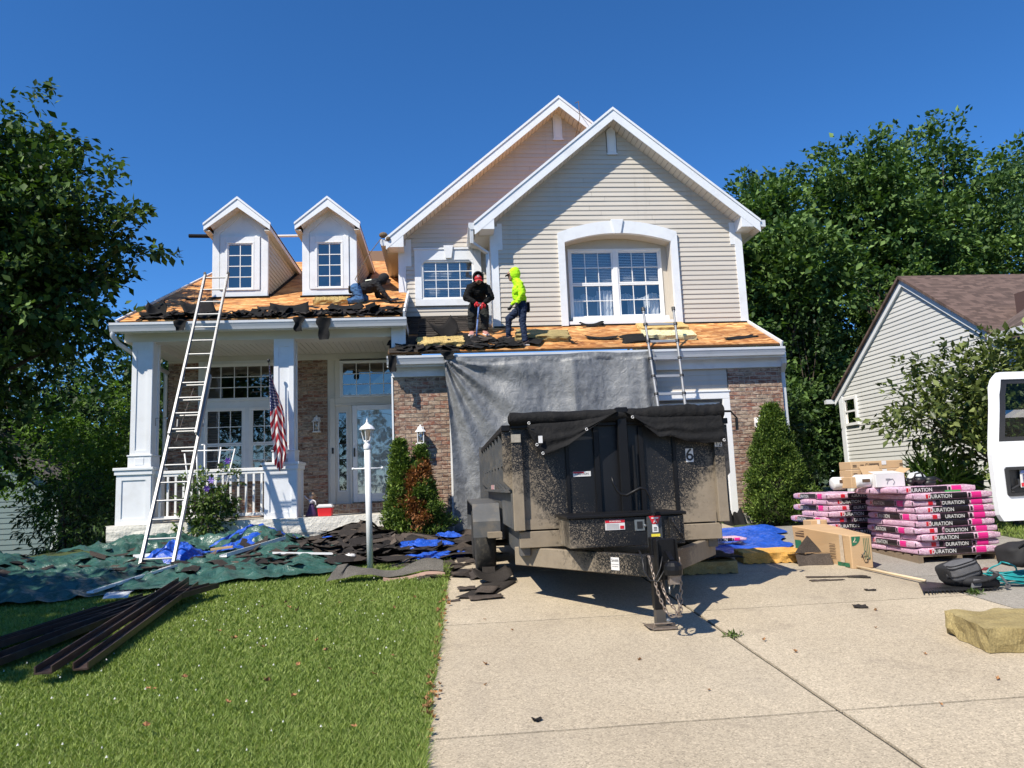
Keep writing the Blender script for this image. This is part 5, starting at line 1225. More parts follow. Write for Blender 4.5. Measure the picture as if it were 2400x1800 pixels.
rpiece('dark felt square near the right end of the porch roof', pr_, -.86, 14.55, .30, .16, .05, .05, .012)
rpiece('dark felt scrap close to the right end trim of the porch roof', pr_, -.86, 13.95, .3, .18, .15, .05, .012)
rpiece('black felt heap on the sheathing under the garage ladder', gr, 3.75, 13.70, .7, .3, .1, -.12, .03, .2)
rpiece('loose felt shreds under the left side of the arched window', gr, 3.05, 13.86, .62, .16, -.1, .15, .02, 0.)
rpiece('small curled scrap on bare sheathing beside the brown foam', gr, 2.45, 13.62, .13, .07, -.4, .7, .02, 0.)
rpiece('felt scrap leaning at the foot of the wall under the arched window', gr, 3.05, 14.70, .5, .1, .1, .2, .04, .3)
rpiece('dark triangular felt scrap near the right end of the skirt roof', gr, 5.75, 13.72, .72, .13, .25, .03, .012, 0., jag=.6)
rpiece('curled shingle standing on the skirt roof by the shovel', gr, .05, 14.30, .5, .34, .6, .7, .06, .6, SHGO)
rpiece('shingle slab lying at the left end of the skirt roof', gr, -.55, 13.75, .62, .34, .2, .12, .05, .1, SHGO)
def hang(label, x, y, z, w, h, seed, mat=FELT):
    b = MB(); b.sheet(lambda u, v: (x + (u - .5) * w * (1 - .35 * v + .4 * nz(v * 3, seed)) + .05 * nz(v * 2, seed + 2), y - .02 * math.sin(u * 5 + v * 4) - .015 - .02 * v * nz(u * 4, v * 4, seed), z - v * h), 8, 10)
    tag(b.build('felt_scrap', mat, smooth=True), label, 'felt scrap')
hang('torn felt tongue hanging over the porch gutter by the middle column', -2.52, 13.27, 4.72, .18, .26, 1.)
hang('ragged felt piece dangling below the porch gutter', -2.08, 13.27, 4.70, .26, .40, 4.)
hang('felt scrap drooping over the porch gutter beside the tall ladder', -4.55, 13.27, 4.70, .22, .18, 7.)
hang('felt rag hanging from the corner of the skirt roof gutter', -.88, 13.24, 3.98, .16, .30, 9.)
hang('black wad caught on the gutter corner above the grey tarp', .10, 13.22, 4.02, .26, .14, 12.)
b = MB(); b.sheet(lambda u, v: (lerp(5.02, 5.42, u) + .05 * nz(v * 3, u * 3), 13.28 + .22 * v - .05 * math.sin(u * 6), .60 + (.36 + .1 * nz(u * 5, 2.) * 2) * v), 12, 10); tag(b.build('felt_sheet', FELT, smooth=True), 'black felt sheet leaning on the foundation beside the evergreen', 'felt sheet')
# dark pole lying across the dormer ridges
b = MB(); b.tube([(-5.86, 17.55, 7.735), (-5.3, 17.57, 7.73), (-4.1, 17.6, 7.72)], .045, 10); pl = thing('roof_pole', 'long pole resting across the two dormer ridges', 'pole', (-4.1, 17.6, 7.7)); b.build('dark_sleeve', FELT, pl)
b = MB(); b.tube([(-4.1, 17.6, 7.725), (-1.9, 17.6, 7.735)], .032, 8); b.build('shaft', CREAM, pl)

# white gutter lengths and boards on the ground
def channel(name, label, a, c, w, mat, h=.05, cat='gutter piece'):
    b = MB(); a = Vector(a); c = Vector(c); d = (c - a).normalized(); s = d.cross(Vector((0, 0, 1))).normalized()
    b.bar(a, c, w, .006); b.bar(a + s * w * .5 + Vector((0, 0, h / 2)), c + s * w * .5 + Vector((0, 0, h / 2)), .006, h); b.bar(a - s * w * .5 + Vector((0, 0, h / 4)), c - s * w * .5 + Vector((0, 0, h / 4)), .006, h / 2)
    for k in range(int((c - a).length / .06)):
        p = a + d * (.03 + k * .06); b.bar(p - s * w * .4 + Vector((0, 0, .005)), p + s * w * .4 + Vector((0, 0, .005)), .012, .004)
    tag(b.build(name, mat), label, cat)
P3 = lambda x, y, o=.06: (x, y, heap_z(x, y) + o)
channel('gutter_guard', 'white perforated gutter strip at the near edge of the green tarp', P3(-4.03, 9.05, .05), P3(-3.55, 10.30, .12), .10, WHITE2, .03)
channel('gutter_guard', 'white gutter length propped on the green tarp by the blue lump', P3(-3.12, 10.95, .12), P3(-2.52, 11.95, .16), .13, WHITE2)
channel('gutter_guard', 'slim white trim strip lying on the green tarp before the heap', P3(-2.45, 11.0, .1), P3(-1.62, 10.95, .08), .06, WHITE2, .03)
channel('gutter_guard', 'short white strip stuck behind the blue lump at the ladder foot', P3(-4.5, 11.45, .1), P3(-4.1, 11.4, .12), .08, WHITE2)
b = MB(); b.bar(P3(-3.45, 11.5, .16), P3(-3.15, 11.55, .17), .09, .03); tag(b.build('wood_block', mk('raw_pine', (.56, .38, .20), .7, .15, 20.)), 'small raw wood block on the blue tarp', 'wood block')
b = MB(); b.sheet(lambda u, v: (lerp(-3.68, -3.42, u) - .05 * v, lerp(8.55, 8.85, v), zg(-3.5, 8.7) + .06 + .05 * v + .02 * math.sin(v * 4)), 6, 6); lb = tag(b.build('paper_wrapper', mk('wrapper_paper', (.55, .57, .58), .5, .3, 30.)), 'torn printed wrapper on the shaded grass by the tarp edge', 'wrapper')
q = MB()
for i in range(4): q.add([(-3.66 + i * .055, 8.57, zg(-3.5, 8.7) + .066), (-3.63 + i * .055, 8.57, zg(-3.5, 8.7) + .066), (-3.67 + i * .055, 8.82, zg(-3.5, 8.7) + .118), (-3.70 + i * .055, 8.82, zg(-3.5, 8.7) + .118)], [(0, 1, 2, 3)])
q.build('print', BLKP, lb)
BROWN = mk('dark_brown_trim', (.050, .030, .024), .45, .25, 8., dirt=.5, dirtcol=(.11, .09, .07))
def board(label, a, c, w, up=.0, mat=BROWN):
    t = thing('fascia_board', label, 'board', (a[0], a[1], zg(a[0], a[1])), 'dark boards heaped on the lawn')
    A = Vector((a[0], a[1], zg(*a[:2]) + a[2])); Cc_ = Vector((c[0], c[1], zg(*c[:2]) + c[2])); d = (Cc_ - A).normalized(); s = d.cross(Vector((0, 0, 1))).normalized()
    b = MB(); b.bar(A, Cc_, w, .012); b.build('web', mat, t)
    for k in (-1, 1):
        b = MB(); b.bar(A + s * k * w / 2 + Vector((0, 0, .022)), Cc_ + s * k * w / 2 + Vector((0, 0, .022)), .010, .055); b.build('flange', mat, t)
board('topmost dark brown board crossing the heap toward the street', (-2.86, 5.75, .08), (-2.98, 8.95, .14), .11)
board('dark brown board beside the topmost one on the lawn', (-2.70, 5.95, .04), (-2.84, 8.85, .10), .10)
board('wide dark board lying flat at the left of the heap', (-3.62, 5.6, .03), (-2.98, 8.3, .08), .16)
board('dark board at the far left, partly out of frame', (-4.2, 5.4, .03), (-3.16, 8.4, .08), .12)
board('short dark board whose end points at the lamp post', (-3.5, 7.1, .05), (-2.58, 8.72, .10), .14)
board('dark board at the bottom of the heap by the shaded grass', (-4.05, 6.0, .03), (-3.45, 8.0, .05), .10)

# ================================================================ shingle bundles
_bun = {}
def bundle_mesh(L, Wd, h):
    k = (L, Wd, h)
    if k not in _bun:
        b = MB(); nu, nv = 14, 6
        def P(u, v, w):
            bx = 1 - .012 * abs(nz(v * 4, w * 3, 2)); e = .012 * (1 - min(1, min(u, 1 - u) * 14)); sag = .006 * nz(u * 6, v * 4, 5)
            return ((u - .5) * L * bx, (v - .5) * Wd * (1 - .02 * abs(nz(u * 9, w * 2, 8))), w * h + (e if w == 0 else -e if w == 1 else 0) + (sag if w == 1 else 0))
        b.sheet(lambda u, v: P(u, v, 1), nu, nv); b.sheet(lambda u, v: P(u, v, 0), nu, nv)
        bul = lambda w: .008 * math.sin(math.pi * w)
        for f in (0, 1):
            s = -1 if f == 0 else 1
            b.sheet(lambda u, w: tuple(a + (0, s * bul(w), 0)[i] for i, a in enumerate(P(u, f, w))), nu, 4); b.sheet(lambda v, w: tuple(a + (s * bul(w), 0, 0)[i] for i, a in enumerate(P(f, v, w))), nv, 4)
        me = bpy.data.meshes.new('wrap'); me.from_pydata(b.v, [], b.f); me.materials.append(PINK); bm = bmesh.new(); bm.from_mesh(me); bmesh.ops.remove_doubles(bm, verts=bm.verts, dist=1e-4); bmesh.ops.recalc_face_normals(bm, faces=bm.faces); bm.to_mesh(me); bm.free(); me.polygons.foreach_set('use_smooth', [True] * len(me.polygons)); _bun[k] = me
    return _bun[k]
ORD = ['bottom', 'second', 'third', 'fourth', 'fifth', 'sixth', 'seventh', 'eighth', 'ninth', 'top']
def bundle(label, c, along, group, long_print=True, end=None, L=1.0, Wd=.335, h=.079, jit=.02):
    x = c[0] + rd.uniform(-jit, jit); y = c[1] + rd.uniform(-jit, jit); z = c[2]
    t = thing('shingle_bundle', label, 'shingle bundle', (x, y, z), group); t.rotation_euler = (0, 0, rd.uniform(-.022, .022))
    o = bpy.data.objects.new('wrap', bundle_mesh(L, Wd, h)); COL.objects.link(o); o.parent = t
    if along == 'y': o.rotation_euler = (0, 0, R(90))
    def face(nm, mat, u0, u1, w0=.06, w1=.94, pr=.0105):     # print on the long side: street side for x-bundles, left side for y-bundles
        q = MB(); k = 8
        for i in range(k):
            a, b_ = lerp(u0, u1, i / k), lerp(u0, u1, (i + 1) / k)
            for j in range(3):
                wa, wb = lerp(w0, w1, j / 3), lerp(w0, w1, (j + 1) / 3); bu = lambda w: .008 * math.sin(math.pi * w) + pr - .008
                if along == 'x': q.add([((a - .5) * L, -Wd / 2 - bu(wa), wa * h), ((b_ - .5) * L, -Wd / 2 - bu(wa), wa * h), ((b_ - .5) * L, -Wd / 2 - bu(wb), wb * h), ((a - .5) * L, -Wd / 2 - bu(wb), wb * h)], [(0, 1, 2, 3)])
                else: q.add([(-Wd / 2 - bu(wa), (.5 - a) * L, wa * h), (-Wd / 2 - bu(wa), (.5 - b_) * L, wa * h), (-Wd / 2 - bu(wb), (.5 - b_) * L, wb * h), (-Wd / 2 - bu(wb), (.5 - a) * L, wb * h)], [(0, 1, 2, 3)])
        o = q.build(nm, mat, None); o.parent = t
    def endp(nm, mat, v0, v1, w0=.08, w1=.92, pr=.013):       # print on the end facing the street (y-bundles)
        q = MB()
        for j in range(3):
            wa, wb = lerp(w0, w1, j / 3), lerp(w0, w1, (j + 1) / 3); bu = lambda w: .008 * math.sin(math.pi * w) + pr - .008
            q.add([((v0 - .5) * Wd, -L / 2 - bu(wa), wa * h), ((v1 - .5) * Wd, -L / 2 - bu(wa), wa * h), ((v1 - .5) * Wd, -L / 2 - bu(wb), wb * h), ((v0 - .5) * Wd, -L / 2 - bu(wb), wb * h)], [(0, 1, 2, 3)])
        o = q.build(nm, mat, None); o.parent = t
    def word(u, size, sx=1.):
        q = MB(); 
        if along == 'x': q.text('DURATION', size, front_m((u - .5) * L, -Wd / 2 - .0145, h * .44, sx))
        else: q.text('DURATION', size, left_m(-Wd / 2 - .0145, (.5 - u) * L, h * .44, sx))
        o = q.build('lettering', WHT, None); o.parent = t
    s = rd.uniform(-.03, .03)
    if long_print:
        face('red_square', REDP, .135 + s, .185 + s, .2, .8); face('black_band', BLKP, .20 + s, .66 + s); face('round_mark', BLKP, .672 + s, .70 + s, .2, .8); face('magenta_band', MAG, .715 + s, .84 + s); word(.31 + s, .062, .95)
    if end == 'red': endp('red_square', REDP, .55, .72, .2, .8); endp('black_band', BLKP, .84, 1.)
    if end == 'black':
        endp('black_band', BLKP, .0, 1.); q = MB(); q.text('DURATION', .058, front_m(-.02, -L / 2 - .0165, h * .44, .95)); o = q.build('lettering', WHT, None); o.parent = t
    if end == 'magenta': endp('round_mark', BLKP, .02, .12, .2, .8); endp('magenta_band', MAG, .18, .6)
GX, GY = 5.98, 8.96; GZ = zg(GX, 8.5) - .006
def pallet(x0, x1, y0, y1, z, label):
    t = thing('pallet', label, 'pallet', ((x0 + x1) / 2, (y0 + y1) / 2, z)); PW = mk('pallet_wood', (.20, .15, .10), .85, .3, 12.)
    for i in range(3): q = MB(); x = lerp(x0, x1 - .06, i / 2); q.box(x, x + .06, y0, y1, z - .02, z + .07); q.build('stringer', PW, t)
    for i in range(6): q = MB(); y = lerp(y0, y1 - .1, i / 5); q.box(x0, x1, y, y + .1, z + .0705, z + .088); q.build('deck_board', PW, t)
pallet(5.47, 6.50, 8.47, 9.46, GZ, 'low wooden pallet under the nearer stack of pink bundles')
G1 = 'pink bundles on the nearer pallet'
for k in range(9):
    z = GZ + .09 + k * .0795
    if k % 2 == 0:
        for j, nm in enumerate(('street-side', 'middle', 'far')): bundle(f'pink wrapped shingle bundle lying lengthwise, {nm} of the {ORD[k]} layer, nearer stack', (GX, 8.62 + j * .335, z), 'x', G1, j == 0)
    else:
        for j, (nm, e_) in enumerate((('left', 'red'), ('middle', 'black'), ('right', 'magenta'))): bundle(f'pink wrapped shingle bundle set end-on, {nm} of the {ORD[k]} layer, nearer stack', (5.645 + j * .335, GY, z), 'y', G1, j == 0, e_)
zt_ = GZ + .09 + 9 * .0795
bundle('loose pink shingle bundle lying on top of the nearer stack', (5.86, 8.72, zt_), 'x', G1, True)
bundle('pink shingle bundle on top of the nearer stack, set back beneath the white box', (5.66, 9.1, zt_), 'x', G1, False, None, .9)
GZ2 = zg(5.6, 10.) - .006
pallet(5.05, 6.05, 9.68, 10.68, GZ2, 'wooden pallet under the rear stack of pink bundles')
G2 = 'pink bundles on the rear pallet'
for k in range(8):
    z = GZ2 + .09 + k * .0795
    if k % 2 == 0:
        for j, nm in enumerate(('near', 'centre')): bundle(f'pink wrapped shingle bundle lying lengthwise, {nm} of the {ORD[k]} layer, rear stack', (5.54, 9.86 + j * .335, z), 'x', G2, j == 0, jit=.03)
    else:
        for j, (nm, e_) in enumerate((('left', 'red'), ('middle', 'black'))): bundle(f'pink wrapped shingle bundle set end-on, {nm} of the {ORD[k]} layer, rear stack', (5.22 + j * .335, 10.18, z), 'y', G2, j == 0, e_, jit=.03)
bundle('flat pink bundle wrap lying on the blue tarp', (3.85, 10.45, zg(3.85, 10.45) + .08), 'x', 'pink bundles on the ground', True, L=.62, h=.05)

# ================================================================ boxes and other goods
def box_thing(name, label, x0, x1, y0, y1, z0, z1, mat=CARD, rot=0.):
    t = thing(name, label, 'box', ((x0 + x1) / 2, (y0 + y1) / 2, z0)); b = MB(); b.box(x0, x1, y0, y1, z0, z1); b.build('body', mat, t, bevel=.006); return t
t = thing('cardboard_box', 'long cardboard box with green print standing on the driveway', 'box', (4.7, 8.9, .52))
def bx8(z0f, z1f): return [(4.58, 8.33, .495), (4.83, 8.33, .50), (4.97, 9.62, .565), (4.53, 9.60, .56), (4.58, 8.33, .87), (4.84, 8.33, .87), (4.97, 9.62, .93), (4.50, 9.60, .925)]
b = MB(); b.hexa(bx8(0, 1)); b.build('body', CARD, t, bevel=.008)
q = MB(); q.add([(4.583 + .012 + (r_ * math.cos(a)), 8.327, .86 - .0 - r_ * math.sin(a)) for r_, a in [(0, 0)] + [(.105, k * math.pi / 2 / 10) for k in range(11)]], [tuple(range(12))]); q.build('green_mark', GREENP, t)
q = MB(); q.tube([(4.615 + .025 * math.sin(k / 2), 8.325, .80 + .012 * k) for k in range(5)], .004, 5); q.box(4.61, 4.655, 8.3245, 8.326, .795, .802); q.build('hand_mark', mk('pale_print', (.6, .5, .35), .7), t)
q = MB()
for i in range(4): q.box(4.735 + i * .02, 4.740 + i * .02, 8.3245, 8.326, .60, .84)
q.build('side_lettering', GREENP, t)
q = MB(); q.tube([(4.70, 8.324, .66), (4.72, 8.324, .60), (4.73, 8.324, .57), (4.76, 8.324, .57), (4.77, 8.324, .59), (4.755, 8.324, .60), (4.78, 8.324, .605), (4.79, 8.324, .62)], .004, 5); q.tube([(4.69, 8.324, .63), (4.75, 8.324, .70), (4.77, 8.324, .64), (4.69, 8.324, .63)], .0025, 5); q.build('pen_mark', BLACK, t)
def boxside(s, z): a = Vector((4.575, 8.33, 0)); c = Vector((4.51, 9.60, 0)); p = a.lerp(c, s); return (p.x - .004 - .02 * 0, p.y, z)
q = MB()
for (s0, s1, z0_, z1_) in ((.03, .22, .515, .56), (.85, .97, .6, .75)): q.add([boxside(s0, z0_), boxside(s1, z0_), boxside(s1, z1_), boxside(s0, z1_)], [(0, 1, 2, 3)])
q.build('green_band', GREENP, t)
q = MB()
for i in range(6): q.add([boxside(.24, .60 + i * .03), boxside(.34, .60 + i * .03), boxside(.34, .608 + i * .03), boxside(.24, .608 + i * .03)], [(0, 1, 2, 3)])
for i in range(3): q.add([boxside(.78, .80 + i * .03), boxside(.95, .80 + i * .03), boxside(.95, .815 + i * .03), boxside(.78, .815 + i * .03)], [(0, 1, 2, 3)])
q.build('small_print', PRINT, t)
q = MB(); q.add([boxside(.10, .50), boxside(.17, .50), boxside(.16, .875), boxside(.11, .875)], [(0, 1, 2, 3)]); q.build('clear_tape', mk('packing_tape', (.55, .45, .34), .2, .3, 30.), t)
t = box_thing('cardboard_box', 'small open cardboard carton behind the long box', 4.78, 5.0, 9.62, 9.85, .60, .98)
q = MB(); q.box(4.86, 4.90, 9.612, 9.619, .93, .985); q.build('tape', WHT, t)
zb_ = zt_ + .0795
for i, nm in enumerate(('lowest', 'middle', 'topmost')):
    z0_ = zb_ + .02 + i * .105; t = box_thing('flat_carton', f'flat brown carton, {nm} of three behind the white box', 5.14 + i * .004, 5.87 - .01 * i, 9.16, 9.45, z0_, z0_ + .102)
    q = MB(); q.tube([(5.36 + .018 * math.cos(a), 9.157, z0_ + .055 + .018 * math.sin(a)) for a in [k * math.pi / 6 for k in range(13)]], .003, 4, False)
    for j in range(2): q.box(5.39, 5.52, 9.155, 9.159, z0_ + .045 + j * .018, z0_ + .054 + j * .018)
    for xx in (5.17, 5.27, 5.80):
        for j in range(2): q.box(xx, xx + .05, 9.155, 9.159, z0_ + .035 + j * .018, z0_ + .042 + j * .018)
    q.build('print', PRINT, t)
    q = MB(); q.box(5.56, 5.62, 9.154, 9.158, z0_ + .05, z0_ + .10); q.build('white_label', WHT, t)
t = box_thing('white_box', 'open white box with raised brown flaps on the pink bundles', 5.28, 5.66, 8.86, 9.12, zb_, zb_ + .165, WHT)
q = MB(); q.hexa([(5.27, 9.12, zb_ + .165), (5.53, 9.125, zb_ + .165), (5.50, 9.15, zb_ + .28), (5.24, 9.15, zb_ + .27), (5.27, 9.125, zb_ + .165), (5.53, 9.13, zb_ + .165), (5.50, 9.155, zb_ + .28), (5.24, 9.155, zb_ + .27)]); q.hexa([(5.66, 8.88, zb_ + .165), (5.66, 9.12, zb_ + .165), (5.78, 9.14, zb_ + .24), (5.78, 8.92, zb_ + .22), (5.665, 8.88, zb_ + .160), (5.665, 9.12, zb_ + .160), (5.785, 9.14, zb_ + .235), (5.785, 8.92, zb_ + .215)]); q.build('flap', CARD, t)
q = MB(); q.hexa([(5.28, 8.86, zb_ + .165), (5.66, 8.86, zb_ + .165), (5.62, 9.04, zb_ + .20), (5.30, 9.04, zb_ + .20), (5.28, 8.865, zb_ + .16), (5.66, 8.865, zb_ + .16), (5.62, 9.045, zb_ + .195), (5.30, 9.045, zb_ + .195)]); q.build('lid', WHT, t)
q = MB(); q.tube([(5.42, 8.857, zb_ + .04), (5.44, 8.857, zb_ + .09), (5.50, 8.857, zb_ + .10), (5.52, 8.857, zb_ + .06), (5.50, 8.857, zb_ + .03)], .004, 5); q.box(5.41, 5.47, 8.8565, 8.859, zb_ + .085, zb_ + .105); q.build('tool_print', mk('grey_ink', (.2, .2, .22), .6), t)
for i, (x0_, x1_, y_) in enumerate(((4.92, 5.10, 9.25), (5.08, 5.28, 9.0))):
    t = thing('wrapped_roll', ('white wrapped roll beside the small brown carton at the far left of the goods', 'white wrapped roll lying against the white box')[i], 'roll', (x0_, y_, zt_))
    q = MB(); q.lathe((x0_, y_, zt_ + .165 if i else zt_ + .145), [(.02, -.002), (.07, 0), (.082, .02), (.08, x1_ - x0_ - .02), (.07, x1_ - x0_), (.02, x1_ - x0_ + .002)], 18, (1, 0, 0)); q.build('body', mk('white_wrap', (.70, .70, .69), .3, .12, 20., bump=.3, bscale=40.), t, smooth=True)
    q = MB(); q.box(x0_ + .06, x0_ + .16, y_ - .085, y_ - .081, zt_ + .15, zt_ + .19); q.build('print', PRINT, t)
b = box_thing('carton', 'little brown carton between the two white rolls', 5.02, 5.09, 8.96, 9.2, zt_ + .08, zt_ + .22)
t = thing('tool_bag', 'black tools and straps heaped on top of the pink bundles', 'tools', (5.85, 8.9, zb_)); rb_ = random.Random(3)
q = MB()
for i in range(9): q.ball((5.72 + rb_.random() * .36, 8.80 + rb_.random() * .25, zb_ + .03 + rb_.random() * .05), .04 + rb_.random() * .03, 6, (1.3, .9, .7))
q.build('body', BLACK, t, smooth=True); q = MB(); q.tube([(5.74, 8.84, zb_ + .05), (5.78, 8.82, zb_ + .15), (5.86, 8.82, zb_ + .16), (5.90, 8.84, zb_ + .06)], .012, 6); q.tube([(5.9, 8.84, zb_ + .06), (6.0, 8.8, zb_ + .10), (6.1, 8.8, zb_ + .05)], .014, 6); q.build('strap', BLACK, t, smooth=True)
t = thing('plastic_bag', 'clear crumpled plastic bag behind the black tools', 'bag', (5.98, 9.1, zb_)); q = MB(); q.ball((5.98, 9.12, zb_ + .08), .10, 10, (1.3, .8, .9)); q.v = [(x + .02 * nz(x * 20, z * 20), y, z + .02 * nz(y * 20, x * 20)) for x, y, z in q.v]; q.build('body', mk('clear_poly', (.62, .65, .66), .2, .3, 30., bump=.6, bscale=30., bdist=.02), t, smooth=True)

# backpack, rake, hose, duffel
BAG = mk('grey_bag_cloth', (.10, .10, .105), .85, .25, 20., bump=.3, bscale=120.); BAGD = mk('black_bag_cloth', (.016, .016, .018), .8, .3, 10., bump=.3, bscale=60.)
t = thing('backpack', 'grey and black backpack lying on the head of the rake', 'backpack', (5.08, 7.12, .43))
def blob(cx, cy, cz, rx, ry, rz, pw=2.6, tilt=0., seed=1.):
    def fn(u, v):
        a = 2 * math.pi * u; p = math.pi * (v - .5); f = lambda w: math.copysign(abs(w) ** (2 / pw), w)
        x, y, z = rx * f(math.cos(p)) * f(math.cos(a)), ry * f(math.cos(p)) * f(math.sin(a)), rz * f(math.sin(p))
        n_ = 1 + .10 * nz(x * 9 + seed, y * 9, z * 9) + .05 * nz(x * 25 + seed, y * 25, z * 25); x, y, z = x * n_, y * n_, z * n_
        return (cx + x * math.cos(tilt) - z * math.sin(tilt), cy + y, cz + x * math.sin(tilt) + z * math.cos(tilt))
    return fn
q = MB(); q.sheet(blob(5.02, 7.15, .575, .165, .15, .10, 4.5, .22), 40, 24); q.build('main_pocket', BAGD, t, smooth=True, weld=True)
q = MB(); q.sheet(blob(5.005, 7.10, .600, .150, .115, .085, 4.2, .24, 9.), 36, 20); q.build('front_pocket', BAG, t, smooth=True, weld=True)
for k in range(3):
    q = MB(); P_ = [Vector(blob(5.005, 7.10, .600, .153, .118, .088, 4.2, .24, 9.)(.50 + .5 * i / 16, .48 + .13 * k)) for i in range(17)]; q.tube(P_, .006, 5); q.build('zip', BLACK, t)
q = MB(); q.tube([(5.13, 7.05, .70), (5.15, 7.03, .735), (5.19, 7.05, .735), (5.20, 7.08, .70)], .008, 6); q.build('top_loop', BAGD, t, smooth=True)
q = MB(); q.sheet(blob(5.14, 7.08, .485, .20, .15, .065, 2.5, -.1, 4.), 28, 14); q.build('back_panel', BAGD, t, smooth=True, weld=True)
q = MB(); q.prism([(4.98, 6.93, .44), (5.08, 6.92, .45), (5.10, 6.93, .52), (5.02, 6.95, .53)], (.0, .03, .0)); q.build('side_pocket', BAG, t, bevel=.01)
for pts in ([(5.22, 6.98, .60), (5.30, 6.95, .55), (5.34, 6.92, .47), (5.34, 6.92, .43)], [(5.0, 6.94, .50), (5.12, 6.90, .52), (5.24, 6.93, .55), (5.28, 6.98, .58)]):
    q = MB(); 
    for a, c in zip(pts, pts[1:]): q.bar(a, c, .05, .018)
    q.build('strap', BAGD if pts[0][0] < 5.1 else BAG, t, bevel=.004)
q = MB(); q.bar((5.17, 7.0, .60), (5.22, 7.02, .615), .04, .012); q.build('red_lining', mk('red_cloth', (.16, .02, .025), .8), t)
t = thing('leaf_rake', 'black fan rake with a pale wooden handle lying by the backpack', 'rake', (4.8, 7.4, .45))
q = MB(); q.tube([(4.63, 8.36, .525), (4.80, 7.36, .475)], .014, 8); q.build('handle', mk('pale_wood', (.60, .47, .30), .6, .12, 14.), t, smooth=True)
q = MB(); q.hexa([(4.75, 7.40, .45), (4.85, 7.40, .45), (5.22, 6.92, .432), (4.50, 6.96, .432), (4.75, 7.40, .458), (4.85, 7.40, .458), (5.22, 6.92, .440), (4.50, 6.96, .440)]); q.build('fan', mk('black_rake_plastic', (.022, .022, .022), .45, .2, 40.), t)
for i in range(22):
    x = 4.50 + .72 * i / 21; q = MB(); q.bar((lerp(4.78, x, .7), lerp(7.40, 6.93, .7), .447), (x, 6.945 - .02 * math.sin(i), .437), .012, .008); q.bar((x, 6.945 - .02 * math.sin(i), .440), (x + .003 * (i - 10), 6.90 - .02 * math.sin(i), .424), .010, .006); q.build('tine', BLACK, t)
TEAL = mk('teal_hose', (.01, .24, .25), .4, .1)
b = MB(); rh = random.Random(5)
for k in range(11):
    r0 = .15 + .012 * k; cx, cy = 5.62 + rh.uniform(-.04, .04), 7.20 + rh.uniform(-.03, .03); ph = rh.random() * 6
    b.tube([(cx + 1.25 * (r0 + .015 * math.sin(3 * a + ph)) * math.cos(a), cy + .8 * r0 * math.sin(a), .44 + .018 * (k % 6) + .018 * math.sin(2 * a + ph)) for a in [i * 2 * math.pi / 40 for i in range(42)]], .0085, 6, False)
b.tube([(5.44 + .36 * i / 14, 7.32 + .03 * math.sin(i), .48 + .14 * math.sin(math.pi * i / 14) ** .7) for i in range(15)], .0085, 6); b.tube([(5.42, 7.2, .45), (5.3, 7.35, .46), (5.2, 7.5, .46), (5.22, 7.62, .47)], .0085, 6)
tag(b.build('air_hose', TEAL, smooth=True), 'coiled teal air hose on the concrete below the van door', 'hose')
t = thing('duffel_bag', 'black duffel bag on the pavement behind the van door', 'bag', (6.5, 8.15, .5)); q = MB(); q.sheet(blob(6.50, 8.1, .60, .27, .2, .13, 3.6, .06, 7.), 40, 22); q.build('body', BAGD, t, smooth=True, weld=True)
q = MB(); q.tube([(6.32, 7.95, .68), (6.40, 7.9, .77), (6.55, 7.9, .79), (6.66, 7.95, .70)], .012, 6); q.build('carry_strap', BAGD, t, smooth=True)
b = MB(); b.box(5.95, 6.15, 8.55, 8.62, zt_ + .002, zt_ + .02); tag(b.build('green_level', mk('green_plastic', (.05, .35, .08), .4)), 'thin green plastic strip on the corner of the nearer bundle stack', 'strip')
t = thing('crushed_can', 'crushed white and yellow can on the concrete by the trailer tyre', 'can', (.66, 9.25, .555)); q = MB(); q.lathe((.62, 9.2, .585), [(.012, 0), (.03, .004), (.032, .03), (.024, .05), (.033, .07), (.03, .11), (.012, .114)], 12, (1, .3, .1)); q.build('body', mk('can_paint', (.62, .56, .38), .35, .5, 30., metal=.3), t)
t = thing('wadded_paper', 'white wad of paper beside the lamp post', 'paper', (-1.35, 10.6, .64)); q = MB(); q.ball((-1.33, 10.55, heap_z(-1.33, 10.55) + .09), .06, 8, (1.3, .9, .8)); q.v = [(x + .025 * nz(x * 30, z * 30), y, z + .025 * nz(y * 30, x * 30)) for x, y, z in q.v]; q.build('body', WHT, t)

# ================================================================ van (rear door swung open, body beyond the frame)
VW = mk('white_van_paint', (.78, .79, .80), .22, .04, 3., coat=.3, dirt=.10, dirtcol=(.5, .48, .45))
V = thing('white_van', 'white cargo van with its rear door swung open beside the bundles', 'van', (6.4, 5.2, .35))
ZG = .40
def xl(z):      # leading edge profile of the door
    t = z - ZG; return 5.345 + (.17 * ss((t - 1.25) / .85)) + .02 * ss((.9 - t) / .6) - .0 * t
zs = [1.06, 1.10, 1.3, 1.5, 1.7, 1.9, 2.1, 2.25, 2.38, 2.46, 2.51, 2.535]
xe_ = lambda z: xl(z) + (.11 * ((z - 2.38) / .155) ** 2 if z > 2.38 else 0) + (.035 * ((1.14 - z) / .08) ** 2 if z < 1.14 else 0)
yd = 6.90; HX = 6.16
def doorz(z): return yd + .02 + .10 * ss((z - 1.75) / .8)
prof = [(xe_(z), z) for z in zs]
wz0, wz1 = 1.83, 2.46; wx = lambda z: xl(z) + .075 + .03 * ss((z - 2.3) / .15)
b = MB()
